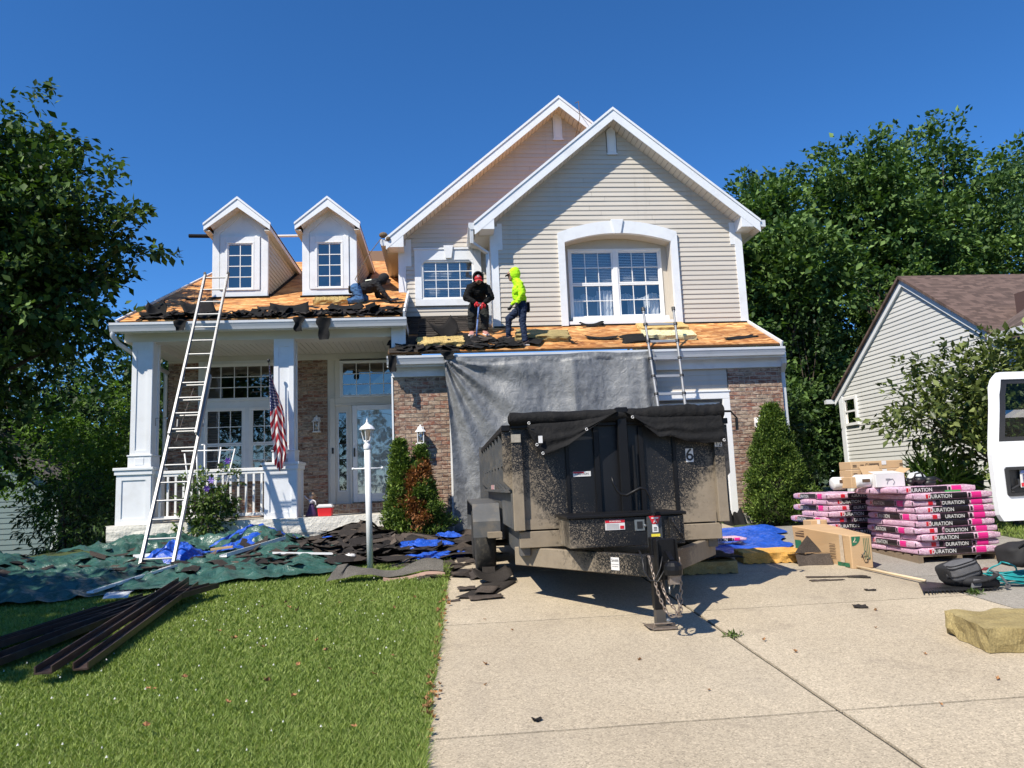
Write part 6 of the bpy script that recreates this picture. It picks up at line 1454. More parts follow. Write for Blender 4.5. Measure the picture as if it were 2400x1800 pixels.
def strip(pa, pb, z0_, z1_, n=6):
    for i in range(n):
        za, zc = lerp(z0_, z1_, i / n), lerp(z0_, z1_, (i + 1) / n)
        b.hexa([(pa(za), doorz(za), za), (pb(za), doorz(za), za), (pb(za), doorz(za) + .06, za), (pa(za), doorz(za) + .06, za), (pa(zc), doorz(zc), zc), (pb(zc), doorz(zc), zc), (pb(zc), doorz(zc) + .06, zc), (pa(zc), doorz(zc) + .06, zc)])
strip(xe_, lambda z: HX, 1.06, 1.30, 4); strip(xe_, lambda z: 5.475 + .0 * z, 1.30, 1.575); strip(lambda z: HX - .08, lambda z: HX, 1.30, 1.575, 2); strip(xe_, lambda z: HX, 1.575, wz0, 4); strip(xe_, wx, wz0, wz1, 8); strip(lambda z: HX - .05, lambda z: HX, wz0, wz1, 3); strip(xe_, lambda z: HX, wz1, 2.535, 5)
dv = b.build('rear_door', VW, V, smooth=False, weld=True)
q = MB(); q.box(5.46, HX - .09, yd + .06, yd + .075, 1.29, 1.585); 
q.prism_xz([(5.455, 1.315), (5.475, 1.295), (HX - .1, 1.295), (HX - .1, 1.325), (5.49, 1.325), (5.49, 1.55), (HX - .1, 1.55), (HX - .1, 1.58), (5.475, 1.58), (5.455, 1.56)], yd + .005, yd + .06); q.build('plate_recess', BLACK, dv)
q = MB(); q.tube([(5.52, yd + .04, 1.36), (5.60, yd + .035, 1.40), (5.60, yd + .035, 1.46)], .012, 6); q.ball((5.525, yd + .03, 1.335), .014, 6); q.build('door_latch', BLACK, dv)
q = MB(); q.hexa([(5.615, yd + .028, 1.375), (5.93, yd + .028, 1.36), (5.93, yd + .034, 1.36), (5.615, yd + .034, 1.375), (5.63, yd + .034, 1.545), (5.94, yd + .034, 1.54), (5.94, yd + .04, 1.54), (5.63, yd + .04, 1.545)]); q.build('licence_plate', WHT, dv, bevel=.003)
q = MB(); q.text('POD', .125, front_m(5.72, yd + .0245, 1.455, .62)); q.build('plate_lettering', mk('navy_print', (.02, .03, .12), .4), dv)
q = MB(); q.box(5.622, 5.665, yd + .0225, yd + .027, 1.385, 1.42); q.build('plate_sticker', REDP, dv)
q = MB(); q.prism_xz([(5.63, 1.515), (5.93, 1.51), (5.938, 1.537), (5.634, 1.542)], yd + .0255, yd + .031); q.build('plate_band', mk('plate_blue', (.12, .18, .42), .4), dv)
q = MB(); 
for i in range(8):
    za, zc = lerp(wz0, wz1, i / 8), lerp(wz0, wz1, (i + 1) / 8); q.add([(wx(za) + .075, doorz(za) + .022, za), (HX - .05, doorz(za) + .022, za), (HX - .05, doorz(zc) + .022, zc), (wx(zc) + .075, doorz(zc) + .022, zc)], [(0, 1, 2, 3)])
q.build('window_pane', TINT, dv)
q = MB()
for i in range(8):
    za, zc = lerp(wz0, wz1, i / 8), lerp(wz0, wz1, (i + 1) / 8)
    q.hexa([(wx(za) + .001, doorz(za) + .012, za), (wx(za) + .075, doorz(za) + .014, za), (wx(za) + .075, doorz(za) + .05, za), (wx(za) + .001, doorz(za) + .05, za), (wx(zc) + .001, doorz(zc) + .012, zc), (wx(zc) + .075, doorz(zc) + .014, zc), (wx(zc) + .075, doorz(zc) + .05, zc), (wx(zc) + .001, doorz(zc) + .05, zc)])
q.box(5.45, HX - .05, yd + .04, yd + .08, wz0 + .001, wz0 + .045); q.hexa([(5.60, doorz(2.43) + .014, 2.415), (HX - .05, doorz(2.43) + .014, 2.415), (HX - .05, doorz(2.43) + .05, 2.415), (5.60, doorz(2.43) + .05, 2.415), (5.60, doorz(2.46) + .014, 2.4595), (HX - .05, doorz(2.46) + .014, 2.4595), (HX - .05, doorz(2.46) + .05, 2.4595), (5.60, doorz(2.46) + .05, 2.4595)])
q.build('window_seal', BLACK, dv)
# van body beyond the right edge of the picture
b = MB(); sec = [(6.20, .75), (6.17, 1.2), (6.18, 1.8), (6.30, 2.4), (6.45, 2.55), (7.95, 2.55), (8.10, 2.4), (8.22, 1.8), (8.23, 1.2), (8.20, .75)]
b.prism_xz(sec, 3.2, 6.98); b.prism_xz([(x, min(z, 1.45)) for x, z in sec], 2.2, 3.2); bd = b.build('body', VW, V, bevel=.03)
for xw in (6.22, 8.0):
    for yw in (2.75, 6.2):
        q = MB(); q.lathe((xw, yw, zg(6.3, yw) + .36), [(.2, 0), (.34, .005), (.365, .04), (.365, .19), (.34, .22), (.2, .22)], 24, (1, 0, 0)); w_ = q.build('wheel', RUBBER, V, smooth=True); q = MB(); q.lathe((xw - .005, yw, zg(6.3, yw) + .36), [(.21, 0), (.21, .23), (.1, .235)], 16, (1, 0, 0)); q.build('rim', ALU, w_)

# ================================================================ yard lamp, flag, porch things
LX, LY = -1.0, 9.9; LZ = zg(LX, LY) - .02
t = thing('lamp_post', 'white lamp post with a lantern standing in the lawn', 'lamp post', (LX, LY, LZ))
q = MB(); q.tube([(LX + .008, LY, LZ), (LX - .008, LY, 2.17)], .040, 14); q.build('post', WHITE2, t, smooth=True)
q = MB(); q.lathe((LX - .008, LY, 2.14), [(.044, 0), (.048, .01), (.048, .06), (.036, .075), (.03, .09), (.05, .115), (.045, .12)], 14); q.build('collar', WHITE2, t, smooth=True)
q = MB(); q.tube([(LX - .19, LY - .01, 1.897), (LX + .18, LY - .01, 1.893)], .0095, 8); q.build('ladder_rest', WHITE2, t, smooth=True)
for x in (-.192, .182): q = MB(); q.ball((LX + x, LY - .01, 1.896), .018, 8); q.build('knob', WHITE2, t, smooth=True)
Lx = LX - .006
q = MB()
for k in range(6): a = k * math.pi / 3 + .3; q.bar((Lx + .05 * math.cos(a), LY + .05 * math.sin(a), 2.258), (Lx + .083 * math.cos(a), LY + .083 * math.sin(a), 2.405), .009)
q.build('cage', WHITE2, t)
q = MB(); q.lathe((Lx, LY, 0), [(.042, 2.262), (.074, 2.402)], 6); q.build('glass', GLASS, t)
q = MB(); q.lathe((Lx, LY, 0), [(.10, 2.395), (.105, 2.405), (.08, 2.44), (.05, 2.462), (.03, 2.475), (.024, 2.49), (.012, 2.495), (.014, 2.51), (.006, 2.535), (.001, 2.56)], 12); q.build('cap', WHITE2, t)
q = MB(); q.lathe((Lx, LY, 0), [(.01, 2.265), (.01, 2.33), (.018, 2.345), (.016, 2.38), (.003, 2.40)], 8); q.build('bulb', _m['bulb_glass'], t, smooth=True)
t = thing('flag', 'stars and stripes flag hanging limp from a pole at the porch column', 'flag', (-3.0, 13.55, 2.18))
q = MB(); q.tube([(-2.93, 13.62, 2.2), (-3.085, 13.48, 3.95)], .011, 8); q.build('pole', mk('pole_wood', (.05, .04, .035), .5), t)
q = MB(); q.ball((-3.088, 13.475, 3.985), .028, 8, (1, 1, 1.3)); q.build('finial', BLACK, t, smooth=True)
q = MB(); q.box(-2.90, -2.80, 13.60, 13.74, 2.182, 2.24); q.tube([(-2.93, 13.62, 2.19), (-2.935, 13.615, 2.3)], .02, 8); q.build('bracket', mk('grey_metal', (.32, .33, .34), .5), t)
def fm():
    n = NT('flag_cloth'); uv = n.n('UVMap').outputs[0]; x, y, z = n.sep(uv)
    c = n.math('ADD', n.math('MULTIPLY', y, 8.2), n.math('MULTIPLY', n.math('ABSOLUTE', n.math('SUBTRACT', x, .42)), -3.2))
    st = n.math('GREATER_THAN', n.math('FRACT', c), .5); col = n.mix(st, (.78, .77, .75), (.42, .02, .035))
    star = n.math('LESS_THAN', n.voro(1., n.n('VectorMath', {'operation': 'MULTIPLY'}, **{'0': uv, '1': (9., 34., 1.)}).outputs[0], rnd=.25), .27)
    cn = n.mix(star, (.035, .045, .16), (.75, .75, .76)); lim = n.math('SUBTRACT', .44, n.math('MULTIPLY', n.math('SUBTRACT', x, .3), .12))
    can = n.math('MULTIPLY', n.math('LESS_THAN', y, lim), n.math('LESS_THAN', x, n.math('MULTIPLY_ADD', y, -.8, 1.0)))
    n.fin(n.mix(can, col, cn), .8); tr = n.n('BsdfTranslucent', Color=n.mix(can, col, cn)); mx = n.n('MixShader', Fac=.25); n.t.links.new(n.b.outputs[0], mx.inputs[1]); n.t.links.new(tr.outputs[0], mx.inputs[2]); n.t.links.new(mx.outputs[0], n.out.inputs[0]); return n.mat
nu, nv = 40, 60; me = bpy.data.meshes.new('cloth'); vs = []; uvs = []
for j in range(nv + 1):
    v = j / nv
    for i in range(nu + 1):
        u = i / nu; wdt = .015 + .23 * ss(v / .55) - .10 * ss((v - .82) / .18); x0_ = lerp(-3.075, -3.03, min(1, v * 1.4)) + .06 * ss((v - .6) / .4)
        x = x0_ + wdt * (u + .05 * math.sin(u * 18)); y = 13.47 - .045 * math.sin(u * 15 + v * 2.2) * min(1, v * 3) - .01; z = 3.90 - 1.83 * v - .12 * abs(u - .62) * v * -1 * (1 if v > .2 else v * 5) - (.06 * (1 - abs(u - .6)) if v > .9 else 0)
        vs.append((x, y, z)); uvs.append((u, v))
fs = [(j * (nu + 1) + i, j * (nu + 1) + i + 1, (j + 1) * (nu + 1) + i + 1, (j + 1) * (nu + 1) + i) for j in range(nv) for i in range(nu)]
me.from_pydata(vs, [], fs); ul = me.uv_layers.new(name='UVMap')
for lp in me.loops: ul.data[lp.index].uv = uvs[lp.vertex_index]
me.polygons.foreach_set('use_smooth', [True] * len(me.polygons)); me.materials.append(fm()); link('cloth', me, t)
t = thing('cooler', 'red cooler with a white lid on the porch edge', 'cooler', (-2.15, 13.75, 1.19))
q = MB(); q.hexa([(-2.265, 13.66, 1.192), (-2.035, 13.66, 1.192), (-2.035, 13.84, 1.192), (-2.265, 13.84, 1.192), (-2.28, 13.65, 1.345), (-2.02, 13.65, 1.345), (-2.02, 13.85, 1.345), (-2.28, 13.85, 1.345)]); q.build('tub', mk('red_plastic', (.60, .02, .025), .35, .08), t, bevel=.012)
q = MB(); q.box(-2.29, -2.01, 13.64, 13.86, 1.346, 1.385); q.prism_yz([(13.66, 1.385), (13.84, 1.385), (13.82, 1.405), (13.68, 1.405)], -2.27, -2.03); q.build('lid', WHT, t, bevel=.008)
t = thing('garden_figure', 'small garden figure in a purple dress and sun hat on the porch', 'ornament', (-2.42, 13.85, 1.19))
q = MB(); q.lathe((-2.42, 13.85, 1.19), [(.10, 0), (.115, .015), (.085, .08), (.055, .16), (.03, .235)], 14); q.v = [(x + .01 * math.sin(z * 90), 13.85 + (y - 13.85) * .5, z) for x, y, z in q.v]; q.build('dress', mk('purple_paint', (.045, .018, .075), .5, .2, 30.), t, smooth=True)
q = MB(); q.lathe((-2.42, 13.85, 1.425), [(.03, 0), (.045, .03), (.03, .08)], 10); q.tube([(-2.45, 13.84, 1.49), (-2.50, 13.82, 1.53), (-2.53, 13.82, 1.57)], .012, 6); q.tube([(-2.39, 13.84, 1.49), (-2.34, 13.82, 1.46), (-2.33, 13.80, 1.40)], .012, 6); q.build('blouse', mk('pale_paint', (.55, .53, .56), .5), t, smooth=True)
q = MB(); q.ball((-2.42, 13.845, 1.545), .04, 8); q.build('head', mk('tan_paint', (.55, .36, .25), .6), t, smooth=True)
q = MB(); q.lathe((-2.42, 13.862, 1.56), [(.085, 0), (.08, .012), (.045, .02), (.04, .045), (.01, .055)], 16, (0, .8, .6)); q.build('hat', mk('straw_paint', (.35, .24, .16), .7), t, smooth=True)
t = thing('garden_trellis', 'white garden trellis of loose bars standing in the clematis', 'trellis', (-4.0, 13.42, .85))
for p0_, p1_ in (((-4.165, 2.52), (-4.14, 1.0)), ((-3.89, 2.47), (-4.02, 1.3)), ((-3.65, 2.435), (-3.90, 1.3)), ((-4.50, 2.38), (-4.38, 1.5)), ((-4.30, 2.46), (-4.26, 1.6)), ((-4.55, 2.425), (-3.655, 2.41)), ((-4.40, 1.79), (-3.80, 1.775)), ((-4.22, 2.52), (-4.165, 2.52))):
    q = MB(); q.tube([(p0_[0], 13.45, p0_[1]), (p1_[0], 13.45, p1_[1])], .012, 8); q.build('bar', WHITE2, t, smooth=True)
t = thing('plant_hook', 'thin black plant hook bracket on the left porch column', 'hook', (-5.1, 13.9, 2.9))
q = MB(); q.tube([(-5.16, 13.9, 2.92), (-5.16, 13.9, 3.06), (-4.98, 13.88, 3.06), (-4.80, 13.86, 3.08)], .005, 5); q.build('rod', BLACK, t)
b = MB(); b.tube([(-3.42, 13.6, 3.42), (-3.40, 13.6, 3.45), (-3.35, 13.6, 3.44), (-3.2, 13.62, 3.45), (-3.02, 13.68, 3.42)], .005, 5); tag(b.build('plant_hook', BLACK), 'curly black hook bracket by the middle porch column', 'hook')
# small cam / roof anchor on the main gable corner and its rope
t = thing('rope_anchor', 'rope anchor tied at the left corner of the upper gable', 'anchor', (-1.15, 15.35, 6.85)); q = MB(); q.ball((-1.16, 15.32, 6.93), .07, 8, (1.3, 1, .9)); q.ball((-1.06, 15.3, 6.84), .05, 8); q.build('knot', mk('old_rope', (.14, .10, .06), .9, .4, 30.), t)
b = MB(); b.tube([(-1.2, 15.3, 6.86), (-1.45, 14.9, 6.35), (-1.68, 14.62, 5.78), (-1.62, 14.6, 5.70)], .008, 6); b.tube([(-1.80, 14.5, 5.30), (-2.2, 14.35, 5.22), (-2.6, 14.2, 5.14)], .008, 6); tag(b.build('safety_rope', _m['old_rope']), 'thin safety rope running from the gable corner to the kneeling worker', 'rope')
b = MB(); b.tube([(3.06, 15.2, 9.85), (3.10, 15.0, 9.78), (3.1, 14.95, 9.4), (3.05, 15.3, 9.1), (3.02, 15.6, 8.95)], .008, 6); tag(b.build('safety_rope', _m['old_rope']), 'rope end hanging over the right rake of the upper gable', 'rope')
# trash bin behind the bundles
t = thing('trash_bin', 'black wheeled trash bin under the neighbour\'s shrub', 'bin', (8.4, 11.7, .7)); q = MB(); q.hexa([(8.15, 11.5, .72), (8.60, 11.5, .72), (8.60, 12., .72), (8.15, 12., .72), (8.08, 11.45, 1.42), (8.68, 11.45, 1.42), (8.68, 12.05, 1.42), (8.08, 12.05, 1.42)]); q.build('tub', BLACK, t, bevel=.02); q = MB(); q.box(8.05, 8.72, 11.42, 12.08, 1.421, 1.47); q.build('lid', mk('bin_lid', (.03, .03, .033), .3), t, bevel=.02)

# ================================================================ people
def cloth(name, col, rough=.85, sc=9., st=.7):
    t = NT(name); w = t.noise(sc, 4, .6, t.scaled((1., 1., 1.7)), 1.2); f = t.noise(300., 2)
    c = t.mix(1., col, t.math('MULTIPLY_ADD', w, .5, .75), 'MULTIPLY')
    return t.fin(c, rough, t.bump(t.math('ADD', w, t.math('MULTIPLY', f, .05)), st, .03), Specular_IOR_Level=.2)
SKIN = mk('skin', (.30, .17, .11), .55, .08, 12.); SKIND = mk('skin_tan', (.22, .12, .075), .55, .08, 12.)
LIME = cloth('lime_hoodie', (.46, .86, .02)); JEAN = cloth('dark_jeans', (.018, .028, .06)); JEANB = cloth('blue_jeans', (.055, .13, .27)); BLK = cloth('black_cloth', (.007, .007, .0075)); CHAR = cloth('charcoal_cloth', (.022, .022, .024)); DKP = cloth('dark_work_trousers', (.022, .024, .024))
SHOE = mk('dark_shoe', (.03, .015, .018), .7, .2, 20.); SHOE2 = mk('red_white_shoe', (.42, .20, .17), .6, .4, 18.); SOLE = mk('shoe_sole', (.66, .65, .62), .6); REDG = mk('red_glove', (.52, .012, .02), .7, .15, 30.); GREYG = mk('grey_glove', (.07, .075, .075), .8, .2, 30.)
def cap_(b, p, q, ra, rb, n=12):
    p = Vector(p); q = Vector(q); d = q - p; L = d.length; d = d.normalized() if L > 1e-6 else Vector((0, 0, 1)); path = []; rs = []
    for k in range(5): a = math.pi / 2 * k / 5; path.append(p - d * ra * math.cos(a)); rs.append(max(ra * math.sin(a), .002))
    path.append(p); rs.append(ra); path.append(q); rs.append(rb)
    for k in range(1, 6): a = math.pi / 2 * k / 5; path.append(q + d * rb * math.sin(a)); rs.append(max(rb * math.cos(a), .002))
    b.tube(path, rs, n)
def person(name, label, loc, prims, voxel=.012):
    """prims: (p, q, ra, rb, material) tapered limbs fused by a voxel remesh into one continuous body"""
    t = thing(name, label, 'person', loc); b = MB()
    for p, q, ra, rb, m in prims: cap_(b, p, q, ra, rb)
    me = bpy.data.meshes.new('tmp'); me.from_pydata(b.v, [], b.f); bm = bmesh.new(); bm.from_mesh(me); bmesh.ops.recalc_face_normals(bm, faces=bm.faces); bm.to_mesh(me); bm.free()
    o = bpy.data.objects.new('tmp', me); COL.objects.link(o)
    rm = o.modifiers.new('r', 'REMESH'); rm.mode = 'VOXEL'; rm.voxel_size = voxel; sm = o.modifiers.new('s', 'SMOOTH'); sm.factor = .5; sm.iterations = 5
    dg = bpy.context.evaluated_depsgraph_get(); m2 = bpy.data.meshes.new_from_object(o.evaluated_get(dg)); bpy.data.objects.remove(o); m2.name = 'body'
    nv_ = len(m2.vertices); co = np.empty(nv_ * 3, np.float32); no = np.empty(nv_ * 3, np.float32); m2.vertices.foreach_get('co', co); m2.vertices.foreach_get('normal', no); co = co.reshape(-1, 3); no = no.reshape(-1, 3)
    fo = np.array([(1 - abs(mnoise.noise((p[0] * 11 + p[2] * 4, p[1] * 11, p[2] * 19))) * 2.6) * .010 + mnoise.noise((p[0] * 34, p[1] * 34, p[2] * 46)) * .004 for p in co]); co = co + no * (fo - .004)[:, None]; m2.vertices.foreach_set('co', co.astype(np.float32).ravel())
    mats = []
    for pr in prims:
        if pr[4] not in mats: mats.append(pr[4])
    m2.materials.clear()
    for m in mats: m2.materials.append(m)
    n = len(m2.polygons); C = np.empty(n * 3, np.float32); m2.polygons.foreach_get('center', C); C = C.reshape(-1, 3); best = np.full(n, 1e9); idx = np.zeros(n, np.int32)
    for p, q, ra, rb, m in prims:
        p = np.array(p, float); q = np.array(q, float); d = q - p; L2 = max(d @ d, 1e-9); tt = np.clip(((C - p) @ d) / L2, 0, 1); ds = np.linalg.norm(C - (p + tt[:, None] * d), axis=1) - (ra + (rb - ra) * tt)
        k = ds < best; best[k] = ds[k]; idx[k] = mats.index(m)
    m2.polygons.foreach_set('material_index', idx); m2.polygons.foreach_set('use_smooth', np.ones(n, bool)); m2.update()
    link('body', m2, t); return t
def hand(parent, wrist, d, nrm, side, mat, curl=.7, s=.92, name='glove'):
    w = Vector(wrist); d = Vector(d).normalized(); nr = Vector(nrm); nr = (nr - d * nr.dot(d)).normalized(); sd = d.cross(nr).normalized() * side
    b = MB(); cap_(b, w, w + d * .045 * s, .026 * s, .030 * s, 10)
    for k in range(-1, 2): cap_(b, w + d * .02 * s, w + d * .075 * s + sd * k * .022 * s, .017 * s, .016 * s, 8)
    for i, (o, L) in enumerate(((-.030, .062), (-.010, .072), (.011, .068), (.030, .052))):
        p = w + d * .080 * s + sd * o * s; a = curl * .6; q1 = p + (d * math.cos(a) + nr * math.sin(a)) * L * .42 * s; a = curl * 1.4; q2 = q1 + (d * math.cos(a) + nr * math.sin(a)) * L * .33 * s; a = curl * 2.2; q3 = q2 + (d * math.cos(a) + nr * math.sin(a)) * L * .28 * s
        b.tube([p - d * .01, p, q1, q2, q3], [.0095 * s, .0105 * s, .0098 * s, .009 * s, .007 * s], 7)
    p = w + d * .022 * s - sd * .026 * s; q1 = p + (d * .6 - sd * .7 + nr * .4).normalized() * .034 * s; q2 = q1 + (d * .85 - sd * .2 + nr * .6).normalized() * .030 * s
    b.tube([p, q1, q2], [.013 * s, .011 * s, .008 * s], 7)
    return b.build(name, mat, parent, smooth=True)
def shoe(parent, ankle, toe, mat, sole=SOLE, s=1.):
    a = Vector(ankle); tpt = Vector(toe); d = tpt - a; d.z = 0; L = d.length; d.normalize(); z0 = tpt.z; up = Vector((0, 0, 1)); slope = Vector((0, 0, 0)); x = d.cross(up)
    def fn(u, v):
        y = lerp(-.07, L, u); wd = (.036 + .010 * math.sin(u * 3.0)) * s * (1 - .65 * max(0, (u - .82) / .18) ** 2) * (1 - .4 * max(0, (.1 - u) / .1)); h = lerp(.105, .035, ss(u * 1.35)) * s * (1 - .4 * max(0, (u - .85) / .15))
        th = 2 * math.pi * v; c, sn = math.cos(th), math.sin(th)
        p = a + d * y + x * wd * c; p.z = lerp(a.z - .085 * s, z0, clamp((y + .02) / max(L, .01))) + h * .5 + h * .5 * sn; return tuple(p)
    b = MB(); b.sheet(fn, 14, 14); b.build('shoe', mat, parent, smooth=True, weld=True)
    q = MB(); q.sheet(lambda u, v: tuple(Vector(fn(u, .25 + .5 * 0)) * 0 + (a + d * lerp(-.075, L + .008, u) + x * (v - .5) * 2 * (.041 + .010 * math.sin(u * 3)) * s * (1 - .6 * max(0, (u - .82) / .18) ** 2)) * 1 + Vector((0, 0, lerp(a.z - .085 * s, z0, clamp((lerp(-.075, L, u) + .02) / max(L, .01))) - a.z - .002))), 12, 4)
    o = len(q.v); n = 13 * 5; top = [(x_, y_, z_ + .02) for x_, y_, z_ in q.v]; q.add(top, [f for f in q.f]); rim = list(range(13)) + [j * 13 + 12 for j in range(1, 5)] + [4 * 13 + i for i in range(11, -1, -1)] + [j * 13 for j in range(3, 0, -1)]
    for i, k in zip(rim, rim[1:] + rim[:1]): q.f.append((i, k, k + n, i + n)); q.mi.append(0)
    q.build('sole', sole, parent)
# --- worker in lime hoodie, side on, facing left
Yc = 13.70
pr = [((1.50, Yc, 4.97), (1.505, Yc, 5.04), .105, .098, JEAN), ((1.505, Yc - .05, 4.94), (1.52, Yc + .05, 4.94), .105, .105, JEAN),
      ((1.495, Yc, 5.07), (1.48, Yc, 5.20), .125, .134, LIME), ((1.48, Yc - .06, 5.24), (1.48, Yc + .06, 5.24), .130, .130, LIME), ((1.485, Yc - .11, 5.33), (1.485, Yc + .11, 5.33), .068, .068, LIME), ((1.46, Yc, 5.38), (1.43, Yc, 5.46), .082, .078, LIME), ((1.45, Yc, 5.44), (1.485, Yc - .13, 5.335), .07, .07, LIME), ((1.45, Yc, 5.44), (1.485, Yc + .13, 5.335), .07, .07, LIME),
      ((1.41, Yc, 5.545), (1.405, Yc, 5.60), .088, .085, LIME), ((1.345, Yc, 5.53), (1.34, Yc, 5.57), .062, .062, SKIN), ((1.285, Yc, 5.535), (1.30, Yc, 5.55), .014, .016, SKIN), ((1.33, Yc, 5.47), (1.34, Yc, 5.49), .035, .04, SKIN),
      ((1.49, Yc - .16, 5.32), (1.515, Yc - .20, 5.13), .074, .062, LIME), ((1.515, Yc - .20, 5.13), (1.43, Yc - .19, 4.99), .060, .046, LIME), ((1.49, Yc + .16, 5.32), (1.47, Yc + .19, 5.12), .074, .062, LIME), ((1.47, Yc + .19, 5.12), (1.36, Yc + .16, 5.03), .048, .036, LIME),
      ((1.53, Yc - .075, 4.93), (1.515, Yc - .09, 4.62), .092, .066, JEAN), ((1.515, Yc - .09, 4.62), (1.545, Yc - .13, 4.27), .064, .055, JEAN), ((1.50, Yc + .075, 4.92), (1.275, Yc + .11, 4.73), .090, .066, JEAN), ((1.275, Yc + .11, 4.73), (1.265, Yc + .15, 4.43), .062, .052, JEAN)]
p1 = person('person', 'worker in a lime hoodie and dark jeans walking on the skirt roof', (1.45, Yc, 4.25), pr)
hand(p1, (1.425, Yc - .19, 4.98), (-.25, 0, -1), (-.9, .2, 0), 1, GREYG, .6); hand(p1, (1.355, Yc + .16, 5.02), (-.5, 0, -.9), (-.6, .5, 0), -1, GREYG, .6)
shoe(p1, (1.545, Yc - .14, 4.245), (1.40, Yc - .15, 4.155), SHOE); shoe(p1, (1.262, Yc + .15, 4.40), (1.10, Yc + .155, 4.318), SHOE)
q = MB()
def hood(u, v):
    a = 2 * math.pi * u; th = lerp(.55, math.pi, v); r = .112 + .010 * math.sin(3 * a + 4 * v) * v + .006 * math.sin(9 * a + 7 * v); return (1.415 - .112 * math.cos(th) * 1.0, Yc + r * .92 * math.sin(th) * math.cos(a), 5.565 + r * 1.16 * math.sin(th) * math.sin(a) + .01)
q.sheet(hood, 24, 16); q.build('hood', LIME, p1, smooth=True, weld=True)
q = MB(); q.sheet(lambda u, v: (lerp(1.33, 1.235, v), Yc + (u - .5) * .13 * (1 - .35 * v * v), 5.595 - .045 * v - .02 * (2 * u - 1) ** 2), 8, 5); q.build('cap_brim', BLK, p1, smooth=True)
q = MB(); q.box(1.60, 1.67, Yc - .09, Yc + .05, 4.83, 5.0); q.box(1.50, 1.60, Yc - .115, Yc - .085, 4.86, 4.98); q.bar((1.41, Yc, 5.025), (1.60, Yc, 5.015), .22, .035); q.build('tool_belt', BLK, p1, bevel=.015)
q = MB(); q.ball((1.475, Yc, 5.38), .085, 10, (1.1, 1.35, .55)); q.build('collar', LIME, p1, smooth=True)
# --- worker in black, facing the street, bent over a shovel
pr = [((.745, 14.47, 5.16), (.745, 14.46, 5.24), .125, .12, DKP), ((.66, 14.47, 5.14), (.83, 14.47, 5.14), .10, .10, DKP),
      ((.745, 14.43, 5.24), (.745, 14.30, 5.42), .15, .16, BLK), ((.66, 14.26, 5.44), (.83, 14.26, 5.44), .115, .115, BLK), ((.60, 14.24, 5.47), (.89, 14.24, 5.47), .075, .075, BLK), ((.745, 14.2, 5.50), (.742, 14.14, 5.55), .065, .06, BLK), ((.735, 14.15, 5.54), (.60, 14.22, 5.455), .075, .07, BLK), ((.75, 14.15, 5.54), (.89, 14.22, 5.455), .075, .07, BLK),
      ((.74, 14.12, 5.60), (.74, 14.11, 5.63), .082, .078, BLK), ((.74, 14.075, 5.56), (.74, 14.07, 5.60), .060, .058, SKIND), ((.74, 14.015, 5.545), (.74, 14.02, 5.56), .013, .014, SKIND), ((.74, 14.05, 5.505), (.74, 14.06, 5.52), .036, .04, SKIND),
      ((.585, 14.23, 5.46), (.495, 14.20, 5.26), .082, .070, BLK), ((.495, 14.20, 5.26), (.655, 14.09, 5.135), .068, .048, BLK), ((.905, 14.23, 5.46), (.985, 14.20, 5.26), .082, .070, BLK), ((.985, 14.20, 5.26), (.85, 14.09, 5.12), .068, .048, BLK),
      ((.655, 14.46, 5.13), (.60, 14.36, 4.92), .112, .09, DKP), ((.60, 14.36, 4.92), (.60, 14.39, 4.69), .086, .07, DKP), ((.835, 14.46, 5.13), (.855, 14.36, 4.91), .112, .09, DKP), ((.855, 14.36, 4.91), (.855, 14.39, 4.69), .086, .07, DKP)]
p2 = person('person', 'worker in black hoodie and red cap bent over a shovel', (.73, 14.4, 4.6), pr)
hand(p2, (.66, 14.085, 5.135), (.6, -.2, -.5), (.4, .3, -.6), 1, REDG, .9, 1.15); hand(p2, (.845, 14.085, 5.12), (-.6, -.2, -.6), (-.4, .3, -.6), -1, REDG, .9, 1.15)
shoe(p2, (.598, 14.38, 4.665), (.555, 14.21, 4.505), SHOE2, s=1.1); shoe(p2, (.857, 14.38, 4.665), (.90, 14.21, 4.505), SHOE2, s=1.1)
def hood2(u, v):
    a = 2 * math.pi * u; th = lerp(.75, math.pi, v); r = .112; return (.74 + r * math.sin(th) * math.cos(a), 14.12 - .105 * math.cos(th), 5.625 + r * 1.12 * math.sin(th) * math.sin(a) + .015)
q = MB(); q.sheet(hood2, 24, 14); q.build('hood', BLK, p2, smooth=True, weld=True)
REDC = mk('red_cap_cloth', (.42, .012, .02), .7, .1, 20.)
q = MB(); q.sheet(lambda u, v: (.74 + .082 * math.sin(1.62 * v) * math.cos(2 * math.pi * u), 14.085 + .088 * math.sin(1.62 * v) * math.sin(2 * math.pi * u), 5.590 + .080 * math.cos(1.62 * v)), 16, 8); cp_ = q.build('cap', REDC, p2, smooth=True, weld=True)
q = MB(); q.sheet(lambda u, v: (.74 + (u - .5) * .155 * (1 - .25 * v * v), 14.005 - .075 * v, 5.578 - .045 * v - .025 * (2 * u - 1) ** 2), 10, 5); q.build('cap_brim', REDC, p2, smooth=True)
q = MB(); q.tube([(.74 + .020 * math.cos(a), 13.998, 5.632 + .015 * math.sin(a)) for a in [.6 + k * (2 * math.pi - 1.2) / 12 for k in range(13)]], .0055, 6); q.build('cap_letter', WHT, cp_)
t = thing('shovel', 'blue-handled roofing shovel held by the worker in black', 'shovel', (.66, 13.98, 4.38))
q = MB(); q.tube([(.728, 14.06, 5.03), (.70, 14.03, 4.78)], .017, 8); q.tube([(.70, 14.03, 4.78), (.662, 13.99, 4.45)], .0165, 8); q.build('shaft', mk('blue_shaft', (.09, .16, .36), .4), t, smooth=True)
